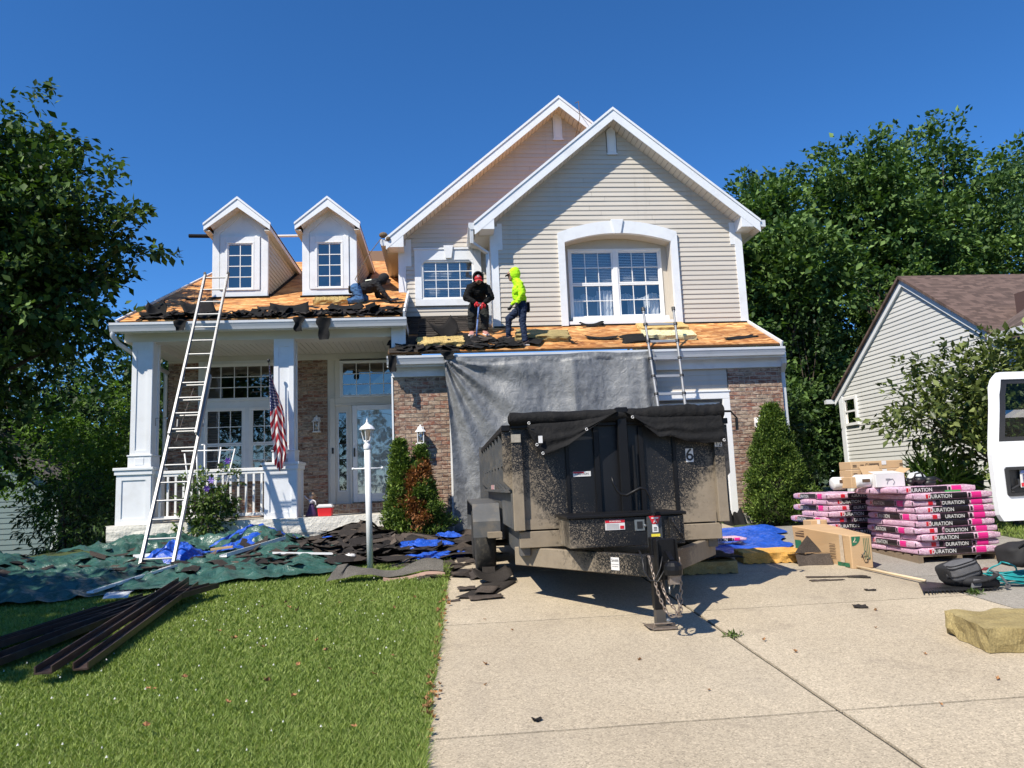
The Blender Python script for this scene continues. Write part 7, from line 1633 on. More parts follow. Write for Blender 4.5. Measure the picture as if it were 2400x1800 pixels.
q = MB(); q.tube([(.728, 14.06, 5.03), (.70, 14.062, 5.07), (.685, 14.065, 5.115)], .011, 6); q.tube([(.728, 14.06, 5.03), (.765, 14.062, 5.06), (.79, 14.065, 5.10)], .011, 6); q.tube([(.68, 14.065, 5.115), (.795, 14.065, 5.10)], .014, 8); q.build('grip', mk('grip_steel', (.22, .23, .25), .4, metal=.5), t, smooth=True)
q = MB(); q.sheet(lambda u, v: (.655 + (u - .5) * .24, lerp(13.99, 13.80, v), gr(0, lerp(13.99, 13.80, v), .03)[2] + .045 * (1 - v) + .02 * (2 * u - 1) ** 2), 8, 5); q.build('blade', mk('worn_steel', (.16, .16, .165), .45, .3, 20., metal=.6), t)
# --- worker on hands and knees on the porch roof
pr = [((-1.66, 14.56, 5.575), (-1.66, 14.70, 5.575), .112, .112, JEANB), ((-1.60, 14.63, 5.585), (-1.50, 14.63, 5.60), .115, .115, CHAR), ((-1.44, 14.63, 5.615), (-1.32, 14.63, 5.65), .13, .135, CHAR), ((-1.28, 14.54, 5.665), (-1.28, 14.72, 5.665), .105, .105, CHAR), ((-1.22, 14.63, 5.71), (-1.17, 14.63, 5.745), .085, .078, CHAR),
      ((-1.125, 14.63, 5.775), (-1.10, 14.63, 5.765), .083, .085, CHAR), ((-1.045, 14.63, 5.735), (-1.05, 14.63, 5.75), .058, .055, SKIND), ((-1.0, 14.63, 5.71), (-1.01, 14.63, 5.72), .014, .015, SKIND),
      ((-1.255, 14.50, 5.65), (-1.125, 14.47, 5.47), .066, .054, CHAR), ((-1.125, 14.47, 5.47), (-.985, 14.48, 5.31), .052, .037, CHAR), ((-1.27, 14.75, 5.64), (-1.26, 14.84, 5.50), .066, .054, CHAR), ((-1.26, 14.84, 5.50), (-1.10, 14.86, 5.455), .052, .037, CHAR),
      ((-1.655, 14.53, 5.555), (-1.565, 14.50, 5.345), .100, .074, JEANB), ((-1.565, 14.50, 5.335), (-1.84, 14.50, 5.300), .066, .050, JEANB), ((-1.645, 14.73, 5.555), (-1.50, 14.76, 5.43), .098, .074, JEANB), ((-1.50, 14.76, 5.425), (-1.76, 14.78, 5.42), .066, .05, JEANB)]
p3 = person('person', 'worker in charcoal hoodie and blue jeans kneeling on the porch roof', (-1.45, 14.6, 5.3), pr)
hand(p3, (-.985, 14.48, 5.315), (1, 0, -.2), (0, .2, -1), -1, SKIND, .25, 1., 'hand'); hand(p3, (-1.10, 14.86, 5.455), (1, 0, -.1), (0, .2, -1), 1, SKIND, .3, 1., 'hand')
shoe(p3, (-1.85, 14.50, 5.36), (-2.0, 14.50, 5.262), BLK, BLK); shoe(p3, (-1.78, 14.78, 5.49), (-1.93, 14.79, 5.395), BLK, BLK)
def hood3(u, v):
    a = 2 * math.pi * u; th = lerp(.8, math.pi, v); r = .115; x = .112 * math.cos(th); z = r * 1.05 * math.sin(th) * math.sin(a); y = r * math.sin(th) * math.cos(a); c, s = math.cos(-.5), math.sin(-.5); return (-1.115 + x * c - z * s, 14.63 + y, 5.785 + x * s + z * c)
q = MB(); q.sheet(hood3, 24, 14); q.build('hood', CHAR, p3, smooth=True, weld=True)
q = MB(); q.sheet(lambda u, v: (lerp(-1.06, -.97, v), 14.63 + (u - .5) * .12, 5.80 - .05 * v), 6, 4); q.build('cap_brim', BLK, p3, smooth=True)
q = MB(); q.sheet(lambda u, v: (lerp(-1.47, -1.35, u), 14.52 + .03 * v, 5.715 + .03 * v + .02 * u), 6, 3); q.build('back_print', mk('pale_back_print', (.6, .62, .5), .7), p3)
q = MB(); q.tube([(-1.60, 14.49, 5.66), (-1.62, 14.47, 5.55), (-1.63, 14.50, 5.47)], .012, 6); q.tube([(-1.60, 14.50, 5.66), (-1.6, 14.63, 5.71), (-1.6, 14.76, 5.66)], .014, 6); q.box(-1.80, -1.74, 14.52, 14.66, 5.50, 5.62); q.build('harness', BLK, p3, bevel=.008)
q = MB(); q.bar((-.98, 14.45, 5.30), (-.82, 14.44, 5.33), .05, .03); tag(q.build('pry_bar', mk('dark_tool', (.05, .05, .055), .4, metal=.6)), 'dark hand tool under the kneeling worker\'s hand', 'tool')

# ================================================================ neighbouring houses
N = thing('neighbour_house', 'neighbouring house with white siding gable and brown shingle roof', 'house', (11., 16.4, .8))
TN = lambda u, d, z: (11.0 - d, u, z)
rk = lambda y: 6.02 - .70 * abs(y - 16.42)
b = MB(); b.prism_yz([(19.72, .5), (12.6, .5), (12.6, 3.35), (16.42, 6.0), (19.72, 3.70)], 11.003, 11.12); b.box(11.12, 26, 19.6, 19.72, .5, 3.6); b.box(11.12, 26, 12.6, 12.72, .5, 3.3); nw = b.build('gable_wall', BACK, N)
siding(nw, lambda z: (max(12.62, 16.42 - (6.0 - z) / .70), min(19.70, 16.42 + (6.0 - z) / .70)), [lambda z: (18.93, 19.5) if 2.86 < z < 3.56 else None], .75, 5.98, TN, .108, SIDING2)
b = MB()
for s, ye in ((1, 19.95), (-1, 12.35)):
    b.prism_yz([(16.42, 6.10), (ye, rk(ye) + .08), (ye, rk(ye) - .10), (16.42, 5.92)], 10.93, 10.998)
b.build('rake_board', WHITE, N)
b = MB()
for s, ye in ((1, 19.98), (-1, 12.32)): b.hexa([(10.86, 16.42, 6.10), (10.86, ye, rk(ye) + .085), (26., ye, rk(ye) + .085), (26., 16.42, 6.10), (10.86, 16.42, 6.17), (10.86, ye, rk(ye) + .155), (26., ye, rk(ye) + .155), (26., 16.42, 6.17)])
b.build('roof', m_roofshingle('brown_roof_shingle', (.075, .048, .038), (.16, .105, .085)), N)
b = MB(); b.box(10.95, 10.999, 19.60, 19.78, .6, 3.72); b.build('corner_board', WHITE, N)
b = MB(); b.prism([(10.7, 19.98, 3.62), (10.7, 20.1, 3.60), (10.7, 20.1, 3.50), (10.7, 19.98, 3.50)], (15, 0, 0)); b.build('gutter', GUTTER, N)
b = MB(); yq = lambda a, c, z0_, z1_: b.box(10.93, 11.0, a, c, z0_, z1_)
yq(18.90, 19.53, 2.83, 2.90); yq(18.90, 19.53, 3.53, 3.60); yq(18.90, 18.97, 2.90, 3.53); yq(19.46, 19.53, 2.90, 3.53); yq(18.97, 19.46, 3.19, 3.235); wn_ = b.build('window', WHITE2, N)
for za, zb in ((2.90, 3.19), (3.235, 3.53)):
    q = MB(); q.add([(10.965, 18.97, za), (10.965, 19.46, za), (10.965, 19.46, zb), (10.965, 18.97, zb)], [(0, 1, 2, 3)]); q.build('pane', GLASS, wn_)
q = MB(); q.box(11.0, 11.04, 18.97, 19.46, 2.90, 3.53); q.build('interior', mk('green_shade', (.10, .14, .13), .8), wn_)
# lower front wing and brown chimney chase of that house
b = MB(); b.box(10.75, 17, 8.2, 12.58, .5, 3.95); b.build('front_wing', SIDING3, N)  # wall shade put into the siding colour
b = MB(); b.hexa([(10.36, 7.9, 3.98), (13.8, 7.9, 6.0), (13.8, 13.2, 6.0), (10.36, 13.2, 3.98), (10.36, 7.9, 4.06), (13.8, 7.9, 6.08), (13.8, 13.2, 6.08), (10.36, 13.2, 4.06)]); b.build('wing_roof', m_roofshingle('brown_wing_shingle', (.07, .05, .042), (.14, .10, .085)), N)
b = MB(); b.box(10.24, 10.35, 7.9, 13.0, 3.90, 4.04); b.build('wing_fascia', GUTTER, N)
b = MB(); b.box(10.35, 10.75, 7.9, 12.58, 3.93, 3.95); b.build('wing_soffit', mk('pale_board', (.55, .60, .60), .5), N)
b = MB(); b.box(12.0, 12.8, 13.7, 14.3, 4.0, 5.15); b.build('chimney_chase', mk('brown_chase', (.085, .05, .045), .7, .1), N)
# left neighbour, low under the trees; shade put into its siding colour
NL = thing('neighbour_garage', 'house corner under the trees, shade painted into its grey-green siding, at the far left', 'house', (-14, 24, .1))
TLN = lambda u, d, z: (u, 24. - d, z)
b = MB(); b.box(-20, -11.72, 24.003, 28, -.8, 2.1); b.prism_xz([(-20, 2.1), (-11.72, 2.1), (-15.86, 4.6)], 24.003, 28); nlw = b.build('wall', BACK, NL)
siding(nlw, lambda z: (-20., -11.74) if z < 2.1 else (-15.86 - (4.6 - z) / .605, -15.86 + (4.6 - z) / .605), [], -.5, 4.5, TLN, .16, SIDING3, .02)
b = MB(); b.box(-11.85, -11.66, 23.95, 24.0, -.6, 2.05); b.build('corner_board', mk('pale_board', (.55, .60, .60), .5), NL)
b = MB()
for s in (-1, 1): b.hexa([(-15.86, 23.6, 4.68), (-15.86 + s * 4.5, 23.6, 1.98), (-15.86 + s * 4.5, 28.5, 1.98), (-15.86, 28.5, 4.68), (-15.86, 23.6, 4.78), (-15.86 + s * 4.5, 23.6, 2.08), (-15.86 + s * 4.5, 28.5, 2.08), (-15.86, 28.5, 4.78)])
b.build('roof', m_roofshingle('grey_roof_shingle', (.10, .09, .085), (.17, .155, .15)), NL)

# ================================================================ vegetation
def leaves_mesh(P, D, size, rs, droop=.3, fold=.35, asp=.55):
    """P leaf base points, D outward unit dirs -> folded leaf quads (two triangles each)"""
    n = len(P); L = size * (.45 + 1.0 * rs.random(n))[:, None]
    d = D + rs.normal(0, .75, (n, 3)); d[:, 2] -= droop; d /= np.linalg.norm(d, axis=1, keepdims=True) + 1e-9
    up = rs.normal(0, .55, (n, 3)); up[:, 2] += 1.; s = np.cross(d, up); s /= np.linalg.norm(s, axis=1, keepdims=True) + 1e-9
    nr = np.cross(s, d); w = L * asp * .5
    a = P; b_ = P + d * L * .45 + s * w + nr * L * fold * .25; c = P + d * L; e = P + d * L * .45 - s * w + nr * L * fold * .25
    V = np.stack([a, b_, c, e], 1).reshape(-1, 3); i = np.arange(n)[:, None] * 4
    F = np.concatenate([i + [0, 1, 2], i + [0, 2, 3]], 1).reshape(-1, 3)
    return V, F
def crown_points(blobs, n_clump, per, cr, rs, shell=.55, ragged=.35, flat=.55, spray=1.5, thick=.38, lift=0.):
    vol = np.array([b[3] * b[4] * b[5] for b in blobs]) ** .75; ch = rs.choice(len(blobs), n_clump, p=vol / vol.sum()); B = np.array(blobs)[ch]
    d = rs.normal(0, 1, (n_clump, 3)); d /= np.linalg.norm(d, axis=1, keepdims=True)
    r = shell + (1 - shell) * rs.random(n_clump) ** .7; r *= 1 + ragged * rs.normal(0, .35, n_clump)
    c = B[:, :3] + d * B[:, 3:6] * r[:, None]
    out = d.copy(); k = np.repeat(np.arange(n_clump), per)
    tw = d * .6 + rs.normal(0, .5, (n_clump, 3)); tw[:, 2] += lift; tw /= np.linalg.norm(tw, axis=1, keepdims=True)
    t = rs.random(len(k)) ** .8; off = rs.normal(0, 1, (len(k), 3)) * [1, 1, flat] * cr * thick * (1.25 - .75 * t)[:, None]
    P = c[k] + tw[k] * (t * cr * spray)[:, None] + off; D = out[k] * .5 + tw[k] * .5
    return P, D, c
def tree(name, label, base, blobs, n_clump, per, leaf, cr, mats, seed, trunk_r=.16, group=None, limbs=14, cat='tree', droop=.3, asp=.6, shell=.55, ragged=.35, flat=.55, fork=.45, spray=1.5, thick=.38, lift=0.):
    rs = np.random.RandomState(seed); rr = random.Random(seed); base = Vector(base)
    t = thing(name, label, cat, base, group)
    P, D, C = crown_points(blobs, n_clump, per, cr, rs, shell, ragged, flat, spray, thick, lift)
    V, F = leaves_mesh(P, D, leaf, rs, droop, asp=asp); np_mesh('crown', V, F, mats, t)
    cen = Vector(np.mean([b[:3] for b in blobs], axis=0)); fk = base.lerp(Vector((lerp(base.x, cen.x, .5), lerp(base.y, cen.y, .5), cen.z)), fork)
    b = MB(); mid = base.lerp(fk, .5) + Vector((rr.uniform(-.1, .1), rr.uniform(-.1, .1), 0))
    b.tube([base - Vector((0, 0, .1)), base + Vector((0, 0, .15)), mid, fk], [trunk_r * 1.35, trunk_r * 1.05, trunk_r * .9, trunk_r * .75], 10)
    ends = [Vector(bb[:3]) for bb in blobs] + [Vector(C[rr.randrange(len(C))]) for _ in range(limbs)]
    for e in ends:
        s = base.lerp(fk, rr.uniform(.75, 1.)); m = s.lerp(e, .5) + Vector((rr.uniform(-.3, .3), rr.uniform(-.3, .3), rr.uniform(.0, .5))) * .5
        b.tube([s, s.lerp(m, .5) + Vector((0, 0, .05)), m, m.lerp(e, .6), e], [trunk_r * .5, trunk_r * .4, trunk_r * .28, trunk_r * .16, trunk_r * .05], 6)
    b.build('trunk', BARK, t, smooth=True)
    return t
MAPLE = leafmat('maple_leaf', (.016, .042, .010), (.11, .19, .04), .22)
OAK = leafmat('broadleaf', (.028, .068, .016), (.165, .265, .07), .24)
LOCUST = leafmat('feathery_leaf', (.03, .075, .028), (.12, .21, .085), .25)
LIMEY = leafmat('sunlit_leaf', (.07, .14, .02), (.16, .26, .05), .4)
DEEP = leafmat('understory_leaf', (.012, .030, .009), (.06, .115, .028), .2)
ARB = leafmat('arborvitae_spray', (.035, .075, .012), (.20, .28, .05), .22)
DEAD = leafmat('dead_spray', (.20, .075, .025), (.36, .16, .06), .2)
MAG_L = leafmat('shrub_leaf', (.035, .058, .014), (.18, .22, .06), .22, .4)
VINE = leafmat('clematis_leaf', (.045, .085, .018), (.16, .23, .06), .3)
# left maple beside the porch
MK = 1.12
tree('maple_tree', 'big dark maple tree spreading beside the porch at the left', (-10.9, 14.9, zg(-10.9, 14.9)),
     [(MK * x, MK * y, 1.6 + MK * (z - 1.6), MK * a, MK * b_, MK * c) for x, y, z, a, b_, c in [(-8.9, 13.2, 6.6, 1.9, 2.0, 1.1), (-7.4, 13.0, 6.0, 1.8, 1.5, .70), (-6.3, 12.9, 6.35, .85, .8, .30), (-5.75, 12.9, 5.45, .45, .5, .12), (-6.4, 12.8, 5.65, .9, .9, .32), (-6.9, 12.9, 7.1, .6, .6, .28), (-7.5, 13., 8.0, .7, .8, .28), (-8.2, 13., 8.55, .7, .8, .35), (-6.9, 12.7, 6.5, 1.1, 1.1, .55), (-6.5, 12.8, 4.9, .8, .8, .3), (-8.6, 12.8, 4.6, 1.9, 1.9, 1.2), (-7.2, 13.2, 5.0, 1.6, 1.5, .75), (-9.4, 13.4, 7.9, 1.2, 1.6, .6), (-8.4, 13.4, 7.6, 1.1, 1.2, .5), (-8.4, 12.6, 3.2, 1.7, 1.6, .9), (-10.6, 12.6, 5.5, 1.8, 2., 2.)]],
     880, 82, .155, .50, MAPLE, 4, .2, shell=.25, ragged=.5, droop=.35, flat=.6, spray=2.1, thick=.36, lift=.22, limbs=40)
# street tree outside the frame that shades the left of the lawn
tree('shade_tree', 'maple by the street whose shade falls on the left of the lawn', (-9.0, 4.4, zg(-9, 4.4)), [(-8.9, 4.6, 5.6, 2.3, 2.3, 1.5), (-7.6, 4.2, 5.0, 1.2, 1.6, .9), (-9.2, 6.0, 5.0, 1.6, 1.4, 1.0), (-8.4, 3.2, 5.2, 1.4, 1.2, .9)], 520, 26, .2, .6, MAPLE, 9, .16, shell=.2)
# trees behind at left
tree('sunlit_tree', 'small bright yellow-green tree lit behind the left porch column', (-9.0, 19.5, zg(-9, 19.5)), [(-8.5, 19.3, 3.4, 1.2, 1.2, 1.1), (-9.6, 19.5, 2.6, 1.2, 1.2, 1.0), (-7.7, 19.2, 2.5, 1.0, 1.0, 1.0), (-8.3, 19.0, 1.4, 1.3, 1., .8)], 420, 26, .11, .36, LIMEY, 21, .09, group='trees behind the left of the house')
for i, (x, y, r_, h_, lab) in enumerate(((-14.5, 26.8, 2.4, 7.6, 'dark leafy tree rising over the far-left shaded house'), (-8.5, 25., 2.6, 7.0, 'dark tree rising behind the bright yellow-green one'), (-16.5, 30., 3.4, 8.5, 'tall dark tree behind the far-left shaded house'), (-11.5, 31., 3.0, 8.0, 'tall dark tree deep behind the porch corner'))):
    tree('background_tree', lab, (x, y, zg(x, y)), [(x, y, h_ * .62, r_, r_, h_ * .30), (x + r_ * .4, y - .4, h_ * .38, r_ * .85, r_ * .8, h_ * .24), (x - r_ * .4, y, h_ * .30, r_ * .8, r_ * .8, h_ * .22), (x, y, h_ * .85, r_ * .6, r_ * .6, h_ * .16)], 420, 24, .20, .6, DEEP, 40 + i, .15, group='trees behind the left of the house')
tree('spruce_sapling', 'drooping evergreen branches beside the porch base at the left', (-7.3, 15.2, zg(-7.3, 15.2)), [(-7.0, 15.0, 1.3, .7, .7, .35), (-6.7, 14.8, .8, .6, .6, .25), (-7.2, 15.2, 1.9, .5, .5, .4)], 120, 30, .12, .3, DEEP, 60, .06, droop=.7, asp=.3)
# tall trees on the right
big = [((11.7, 26.0), 12.6, 3.1, OAK, 'tall dense tree just right of the roof gable'), ((17.6, 28.), 15.0, 4.0, OAK, 'tallest broad tree rising behind the neighbouring roof'), ((25.5, 26.0), 15.2, 4.2, LOCUST, 'feathery tree at the far right above the neighbouring roof'), ((8.9, 24.5), 10.4, 2.2, OAK, 'narrow tree closest to the tower wall on the right'), ((22.0, 30.5), 16.6, 4.2, OAK, 'high tree between the broad one and the feathery one'), ((14.6, 31.5), 14.0, 3.6, DEEP, 'dark tree filling the gap behind the tall dense one'), ((28.5, 32.0), 17., 4.4, OAK, 'far tree behind the feathery one at the right edge')]
for i, ((x, y), h_, r_, mt, lab) in enumerate(big):
    rr = random.Random(70 + i); bl = []
    for k in range(11):
        f = k / 10; a = rr.uniform(0, 6.28); rad = r_ * (.62 if f < .8 else .30); bl.append((x + rad * math.cos(a) * rr.uniform(.3, 1), y + rad * math.sin(a) * rr.uniform(.3, 1), lerp(h_ * .22, h_ * .90, f), r_ * rr.uniform(.42, .60) * (1 if f < .75 else .75), r_ * rr.uniform(.42, .60), h_ * rr.uniform(.075, .11)))
    tree('tall_tree', lab, (x, y, .8), bl, 620, 66, .225 if mt is not LOCUST else .17, .66, mt, 80 + i, .24, 'tall trees behind the neighbouring house', droop=.25, shell=.5, ragged=.45, spray=1.3, thick=.50, lift=.3, asp=.62 if mt is not LOCUST else .4, limbs=24)
for i, (x, y, h_, r_, lab) in enumerate(((8.8, 20.5, 4.2, 1.3, 'leafy understory tree beside the right garage corner'), (9.6, 23.5, 5.6, 1.6, 'lit understory tree above the green evergreen'), (8.2, 19.0, 3.0, .8, 'dark shrub between the two houses'), (12.2, 24., 6.5, 1.9, 'understory tree behind the neighbouring gable corner'))):
    tree('understory_tree', lab, (x, y, .8), [(x, y, .8 + h_ * .65, r_, r_, h_ * .28), (x - r_ * .3, y - .3, .8 + h_ * .35, r_, r_, h_ * .25), (x + r_ * .3, y, .8 + h_ * .15, r_ * .9, r_, h_ * .2), (x, y, .8 + h_ * .9, r_ * .55, r_ * .6, h_ * .14)], 300, 26, .15, .42, (OAK, OAK, DEEP, DEEP)[i], 95 + i, .08, 'understory between the houses')
# distant woods, ring behind the camera added to block low sky
P = []; rs = np.random.RandomState(5); bl = []
for i in range(190):
    dd = 46 + 8 * rs.random(); aa = R(-180 + 360 * i / 189); x, y = dd * math.sin(aa), dd * math.cos(aa)
    if -8 < x < 4 and y > 0: hh = 4.
    elif y < 20: hh = 7.5 + 4. * rs.random()
    else: hh = 5.5 + 3.0 * rs.random() + (2.5 if x > 12 else 0)
    bl.append((x, y, .8 + hh * .5, 2.4, 2.2, hh * .5))
Pp, Dd, Cc2 = crown_points(bl, 5600, 12, .9, rs, .35, .3); V_, F_ = leaves_mesh(Pp, Dd, .55, rs); tag(np_mesh('far_woods_and_sky_screen', V_, F_, DEEP), 'far woods behind the houses, ringed on unseen behind the camera to block low sky light', 'woods', kind='stuff')
# neighbour's magnolia-like shrub in front of the white gable
tree('ornamental_tree', 'broad-leaved ornamental tree in front of the white neighbouring gable', (8.95, 11.2, .68), [(8.6, 11., 2.7, .95, .8, .55), (7.75, 10.9, 2.5, .70, .6, .40), (9.2, 10.9, 3.15, .8, .7, .45), (8.2, 10.9, 2.0, .75, .65, .30), (7.25, 10.9, 2.35, .45, .4, .22), (8.1, 11., 3.05, .4, .4, .28), (9.9, 11., 2.6, .9, .8, .6), (8.9, 11.0, 2.2, .8, .7, .4), (9.8, 11.7, 2.4, .9, .6, .7)], 520, 24, .115, .30, MAG_L, 130, .06, cat='tree', shell=.3, ragged=.4, asp=.55, droop=.1)
tree('grass_clump', 'tall ornamental grass clump beside the trash bin', (7.75, 11.35, .68), [(7.75, 11.3, 1.1, .3, .3, .4)], 60, 14, .35, .22, LIMEY, 131, .02, cat='plant', asp=.06, limbs=2, droop=-.3)
# evergreens
def evergreen(name, label, c, h, w, n, mat, seed, dead=None, zb=None, lobes=None, leaf=.055):
    rs = np.random.RandomState(seed); x0, y0 = c; z0 = zg(x0, y0) if zb is None else zb
    t = thing(name, label, 'shrub', (x0, y0, z0)); f = rs.random(n) ** .75; 
    rad = lambda f: w * (np.minimum(1, (f + .03) * 9) ** .5) * np.clip((1 - f) ** .72, 0, 1) * (1 + .0 * f)
    a = rs.random(n) * 2 * np.pi; lump = 1 + .17 * np.sin(a * 3 + f * 9 + seed) + .14 * np.sin(a * 4 - f * 17 + 2 * seed) + .10 * np.sin(f * 37 + a * 2); r = rad(f) * lump * (.72 + .30 * rs.random(n) ** .5)
    C = np.stack([x0 + r * np.cos(a), y0 + r * np.sin(a), z0 + .03 + h * f], 1); D0 = np.stack([np.cos(a) * .8, np.sin(a) * .8, np.full(n, .65)], 1)
    per = 16; k = np.repeat(np.arange(n), per); P = C[k] + rs.normal(0, .030, (len(k), 3)) + D0[k] * (rs.random(len(k)) * .07)[:, None]
    if dead is not None:
        isd = dead(C)
        for sel, m, nm in ((~isd, mat, 'crown'), (isd, DEAD, 'dead_foliage')):
            kk = sel[k]; V, F = leaves_mesh(P[kk], D0[k][kk], leaf, rs, -.2, asp=.42); np_mesh(nm, V, F, m, t)
    else:
        V, F = leaves_mesh(P, D0[k], leaf, rs, -.2, asp=.42); np_mesh('crown', V, F, mat, t)
    b = MB(); b.tube([(x0, y0, z0 - .05), (x0, y0, z0 + h * .8)], [.035, .01], 8); 
    b.lathe((x0, y0, z0), [(w * .55, .05), (w * .6, h * .2), (w * .35, h * .55), (.02, h * .85)], 12); b.build('trunk', mk('inner_shade_core', (.03, .028, .014), .95, .3, 30., bump=1., bscale=40., bdist=.05), t)  # solid dark core around the stem stands in for shade inside the foliage
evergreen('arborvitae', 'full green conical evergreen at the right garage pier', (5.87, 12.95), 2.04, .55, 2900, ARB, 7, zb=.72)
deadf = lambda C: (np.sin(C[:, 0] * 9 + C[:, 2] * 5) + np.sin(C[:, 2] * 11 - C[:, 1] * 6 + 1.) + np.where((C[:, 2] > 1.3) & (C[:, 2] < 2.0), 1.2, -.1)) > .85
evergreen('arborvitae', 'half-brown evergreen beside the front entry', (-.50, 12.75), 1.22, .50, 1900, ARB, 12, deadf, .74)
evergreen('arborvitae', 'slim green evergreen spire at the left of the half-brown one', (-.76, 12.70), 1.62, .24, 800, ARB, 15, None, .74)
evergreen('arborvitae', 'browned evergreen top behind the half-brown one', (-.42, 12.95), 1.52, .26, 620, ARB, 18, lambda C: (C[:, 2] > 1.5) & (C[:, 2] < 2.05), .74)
# clematis on the porch front
tree('clematis', 'leafy purple clematis climbing in front of the porch rail', (-4.1, 13.42, .84), [(-4.12, 13.40, 1.15, .40, .14, .34), (-4.1, 13.42, 1.62, .36, .12, .30), (-3.85, 13.42, 1.45, .25, .1, .30), (-4.35, 13.42, 1.9, .15, .08, .25), (-3.75, 13.42, 2.0, .15, .08, .15)], 200, 14, .07, .11, VINE, 140, .015, cat='plant', limbs=20, shell=.2)
for i, (x, z, lab) in enumerate(((-4.06, 1.76, 'big purple clematis bloom low on the vine'), (-3.99, 1.90, 'pale purple clematis bloom above the big one'), (-3.72, 2.22, 'purple clematis bloom high at the right of the trellis'))):
    t = thing('clematis_bloom', lab, 'flower', (x, 13.28, z)); PUR = mk('purple_petal' + str(i), ((.05, .012, .20), (.28, .2, .55), (.10, .04, .32))[i], .6)
    for k in range(6):
        a = k * math.pi / 3 + i; q = MB(); c, s = math.cos(a), math.sin(a); q.add([(x, 13.27, z), (x + .03 * c - .02 * s, 13.255, z + .03 * s + .02 * c), (x + .07 * c, 13.265, z + .07 * s), (x + .03 * c + .02 * s, 13.255, z + .03 * s - .02 * c)], [(0, 1, 2, 3)]); q.build('petal', PUR, t)
# ---- lawn blades
GRASS = None
def grass():
    t = NT('grass_blade'); k = t.island(); big = t.noise(.8, 4); c = t.mix(k, (.115, .19, .03), (.37, .46, .125))
    c = t.mix(t.ramp(big, [(.35, 0.), (.7, .55)]), c, (.29, .37, .095)); c = t.mix(t.ramp(k, [(.90, 0.), (.97, .7)]), c, (.28, .27, .12))
    t.fin(c, .55, Specular_IOR_Level=.3); tr = t.n('BsdfTranslucent', Color=t.mix(1., c, (1., 1.1, .4), 'MULTIPLY')); mx = t.n('MixShader', Fac=.35); t.t.links.new(t.b.outputs[0], mx.inputs[1]); t.t.links.new(tr.outputs[0], mx.inputs[2]); t.t.links.new(mx.outputs[0], t.out.inputs[0])
    rs = np.random.RandomState(2); n = 330000
    y = 3.3 + 8.0 * rs.random(n) ** 1.5; x = edge(y) + .03 - (rs.random(n) * (.15 + .72 * (y - 1.2) * .95 + .4))
    keep = ~((y > 9.0 + (x + 4.) * .0 + .28 * (x + 6.5)) & (y > 8.4) & (x < -1.3)) & (y < np.where(x > -1.3, 10.6, 20))
    # blades also frame the far-left and right yard strips
    x2 = 8.0 + 5 * rs.random(40000); y2 = 6 + 9 * rs.random(40000); x = np.concatenate([x[keep], x2]); y = np.concatenate([y[keep], y2]); n = len(x)
    z = np.array([zg(a, b_) for a, b_ in zip(x, y)]) - .03
    dist = np.clip((y - 3.) / 7., 0, 1); h = (.028 + .030 * rs.random(n)) * (1 + .35 * np.sin(x * 3.1 + y * 2.3) * .5); edgeb = np.exp(-((x - edge(y)) / .10) ** 2); h *= 1 + .6 * edgeb
    a = rs.random(n) * 2 * np.pi; w = .0028 + .0034 * dist; ln = h * (.25 + .7 * rs.random(n)); th = rs.random(n) * 2 * np.pi
    sx, sy = np.cos(a) * w, np.sin(a) * w; tx, ty = np.cos(th) * ln, np.sin(th) * ln
    V = np.stack([np.stack([x - sx, y - sy, z], 1), np.stack([x + sx, y + sy, z], 1), np.stack([x + tx * .4 + sx * .8, y + ty * .4 + sy * .8, z + h * .62], 1), np.stack([x + tx, y + ty, z + h], 1), np.stack([x + tx * .4 - sx * .8, y + ty * .4 - sy * .8, z + h * .62], 1)], 1).reshape(-1, 3)
    i = np.arange(n)[:, None] * 5; F = np.concatenate([i + [0, 1, 2], i + [0, 2, 4], i + [4, 2, 3]], 1).reshape(-1, 3)
    tag(np_mesh('grass', V, F, t.mat), 'mown green lawn grass', 'grass', kind='stuff')
    m = 170; xs = edge(6.) - .2 - 3.4 * rs.random(m) ** .9; ys = 4.2 + 5.0 * rs.random(m); b = MB()
    for q in range(m):
        zz = zg(xs[q], ys[q]) + .035; r_ = .004 + .005 * rs.random(); b.add([(xs[q] + r_ * math.cos(k * 1.256), ys[q] + r_ * math.sin(k * 1.256), zz) for k in range(5)] + [(xs[q], ys[q], zz + .012)], [(k, (k + 1) % 5, 5) for k in range(5)])
    tag(b.build('clover_flowers', mk('clover_white', (.62, .62, .55), .7)), 'tiny white clover flowers sprinkled in the lawn', 'clover', kind='stuff')
grass()
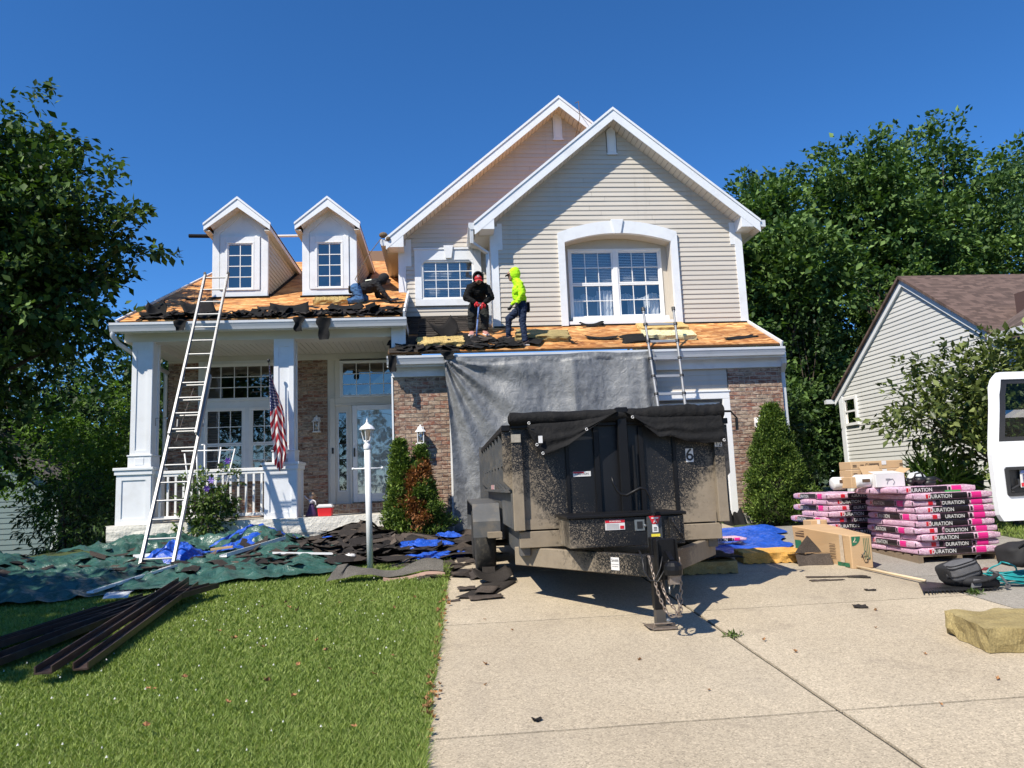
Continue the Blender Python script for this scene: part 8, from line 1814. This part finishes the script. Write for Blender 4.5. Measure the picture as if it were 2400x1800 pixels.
# dry leaves
LFM = mk('dry_leaf', (.30, .15, .06), .8, .35, 12., rnd=.35); lm = []
for v_ in range(3):
    q = MB(); q.add([(0, -.03, .004), (.014, -.008, .012), (.022, .006, .004), (.008, .012, .010), (0, .03, .014), (-.010, .012, .008), (-.020, .004, .014), (-.012, -.010, .006), (0, 0, .001)], [(i, (i + 1) % 8, 8) for i in range(8)]); me = bpy.data.meshes.new('dry_leaf'); me.from_pydata([(x * (1 + .2 * v_), y, z * (1 + v_)) for x, y, z in q.v], [], q.f); me.materials.append(LFM); lm.append(me)
rl_ = random.Random(8)
def leaf_obj(x, y, lab, grp, s=1., up=.0):
    o = bpy.data.objects.new('dry_leaf', lm[rl_.randrange(3)]); COL.objects.link(o); o.location = (x, y, zg(x, y) + up); o.rotation_euler = (rl_.uniform(-.5, .5), rl_.uniform(-.5, .5), rl_.uniform(0, 6.28)); o.scale = (s,) * 3
    tag(o, lab, 'leaf', grp)
for i in range(70): y = rl_.triangular(3.8, 9., 5.); leaf_obj(edge(y) + abs(rl_.gauss(0, .045)) - .015, y, 'dry brown leaf along the lawn edge of the driveway', 'dry leaves along the driveway edge', rl_.uniform(.5, .95), .012)
for i in range(26): y = rl_.uniform(4.0, 8.); leaf_obj(edge(y) - .15 - 1.8 * rl_.random(), y, 'dry leaf caught in the open lawn', 'dry leaves on the lawn', rl_.uniform(.6, 1.0), .05)
for i in range(14): leaf_obj(rl_.uniform(.0, 3.8), rl_.uniform(4.2, 7.), 'dry leaf lying on the open concrete', 'dry leaves on the concrete', rl_.uniform(.4, .7), .004)
# weed tufts in the driveway joints
for (x, y, lab) in ((2.22, 5.92, 'small green weed growing from the long driveway joint'), (4.95, 6.86, 'weed in the pavement seam by the backpack')):
    rs = np.random.RandomState(int(y * 10)); m = 60; P = np.stack([x + rs.normal(0, .035, m), y + rs.normal(0, .02, m), np.full(m, zg(x, y))], 1); V, F = leaves_mesh(P, np.stack([rs.normal(0, .6, m), rs.normal(0, .6, m), np.full(m, .5)], 1), .05, rs, -.1, asp=.25); tag(np_mesh('weed', V, F, VINE), lab, 'weed')
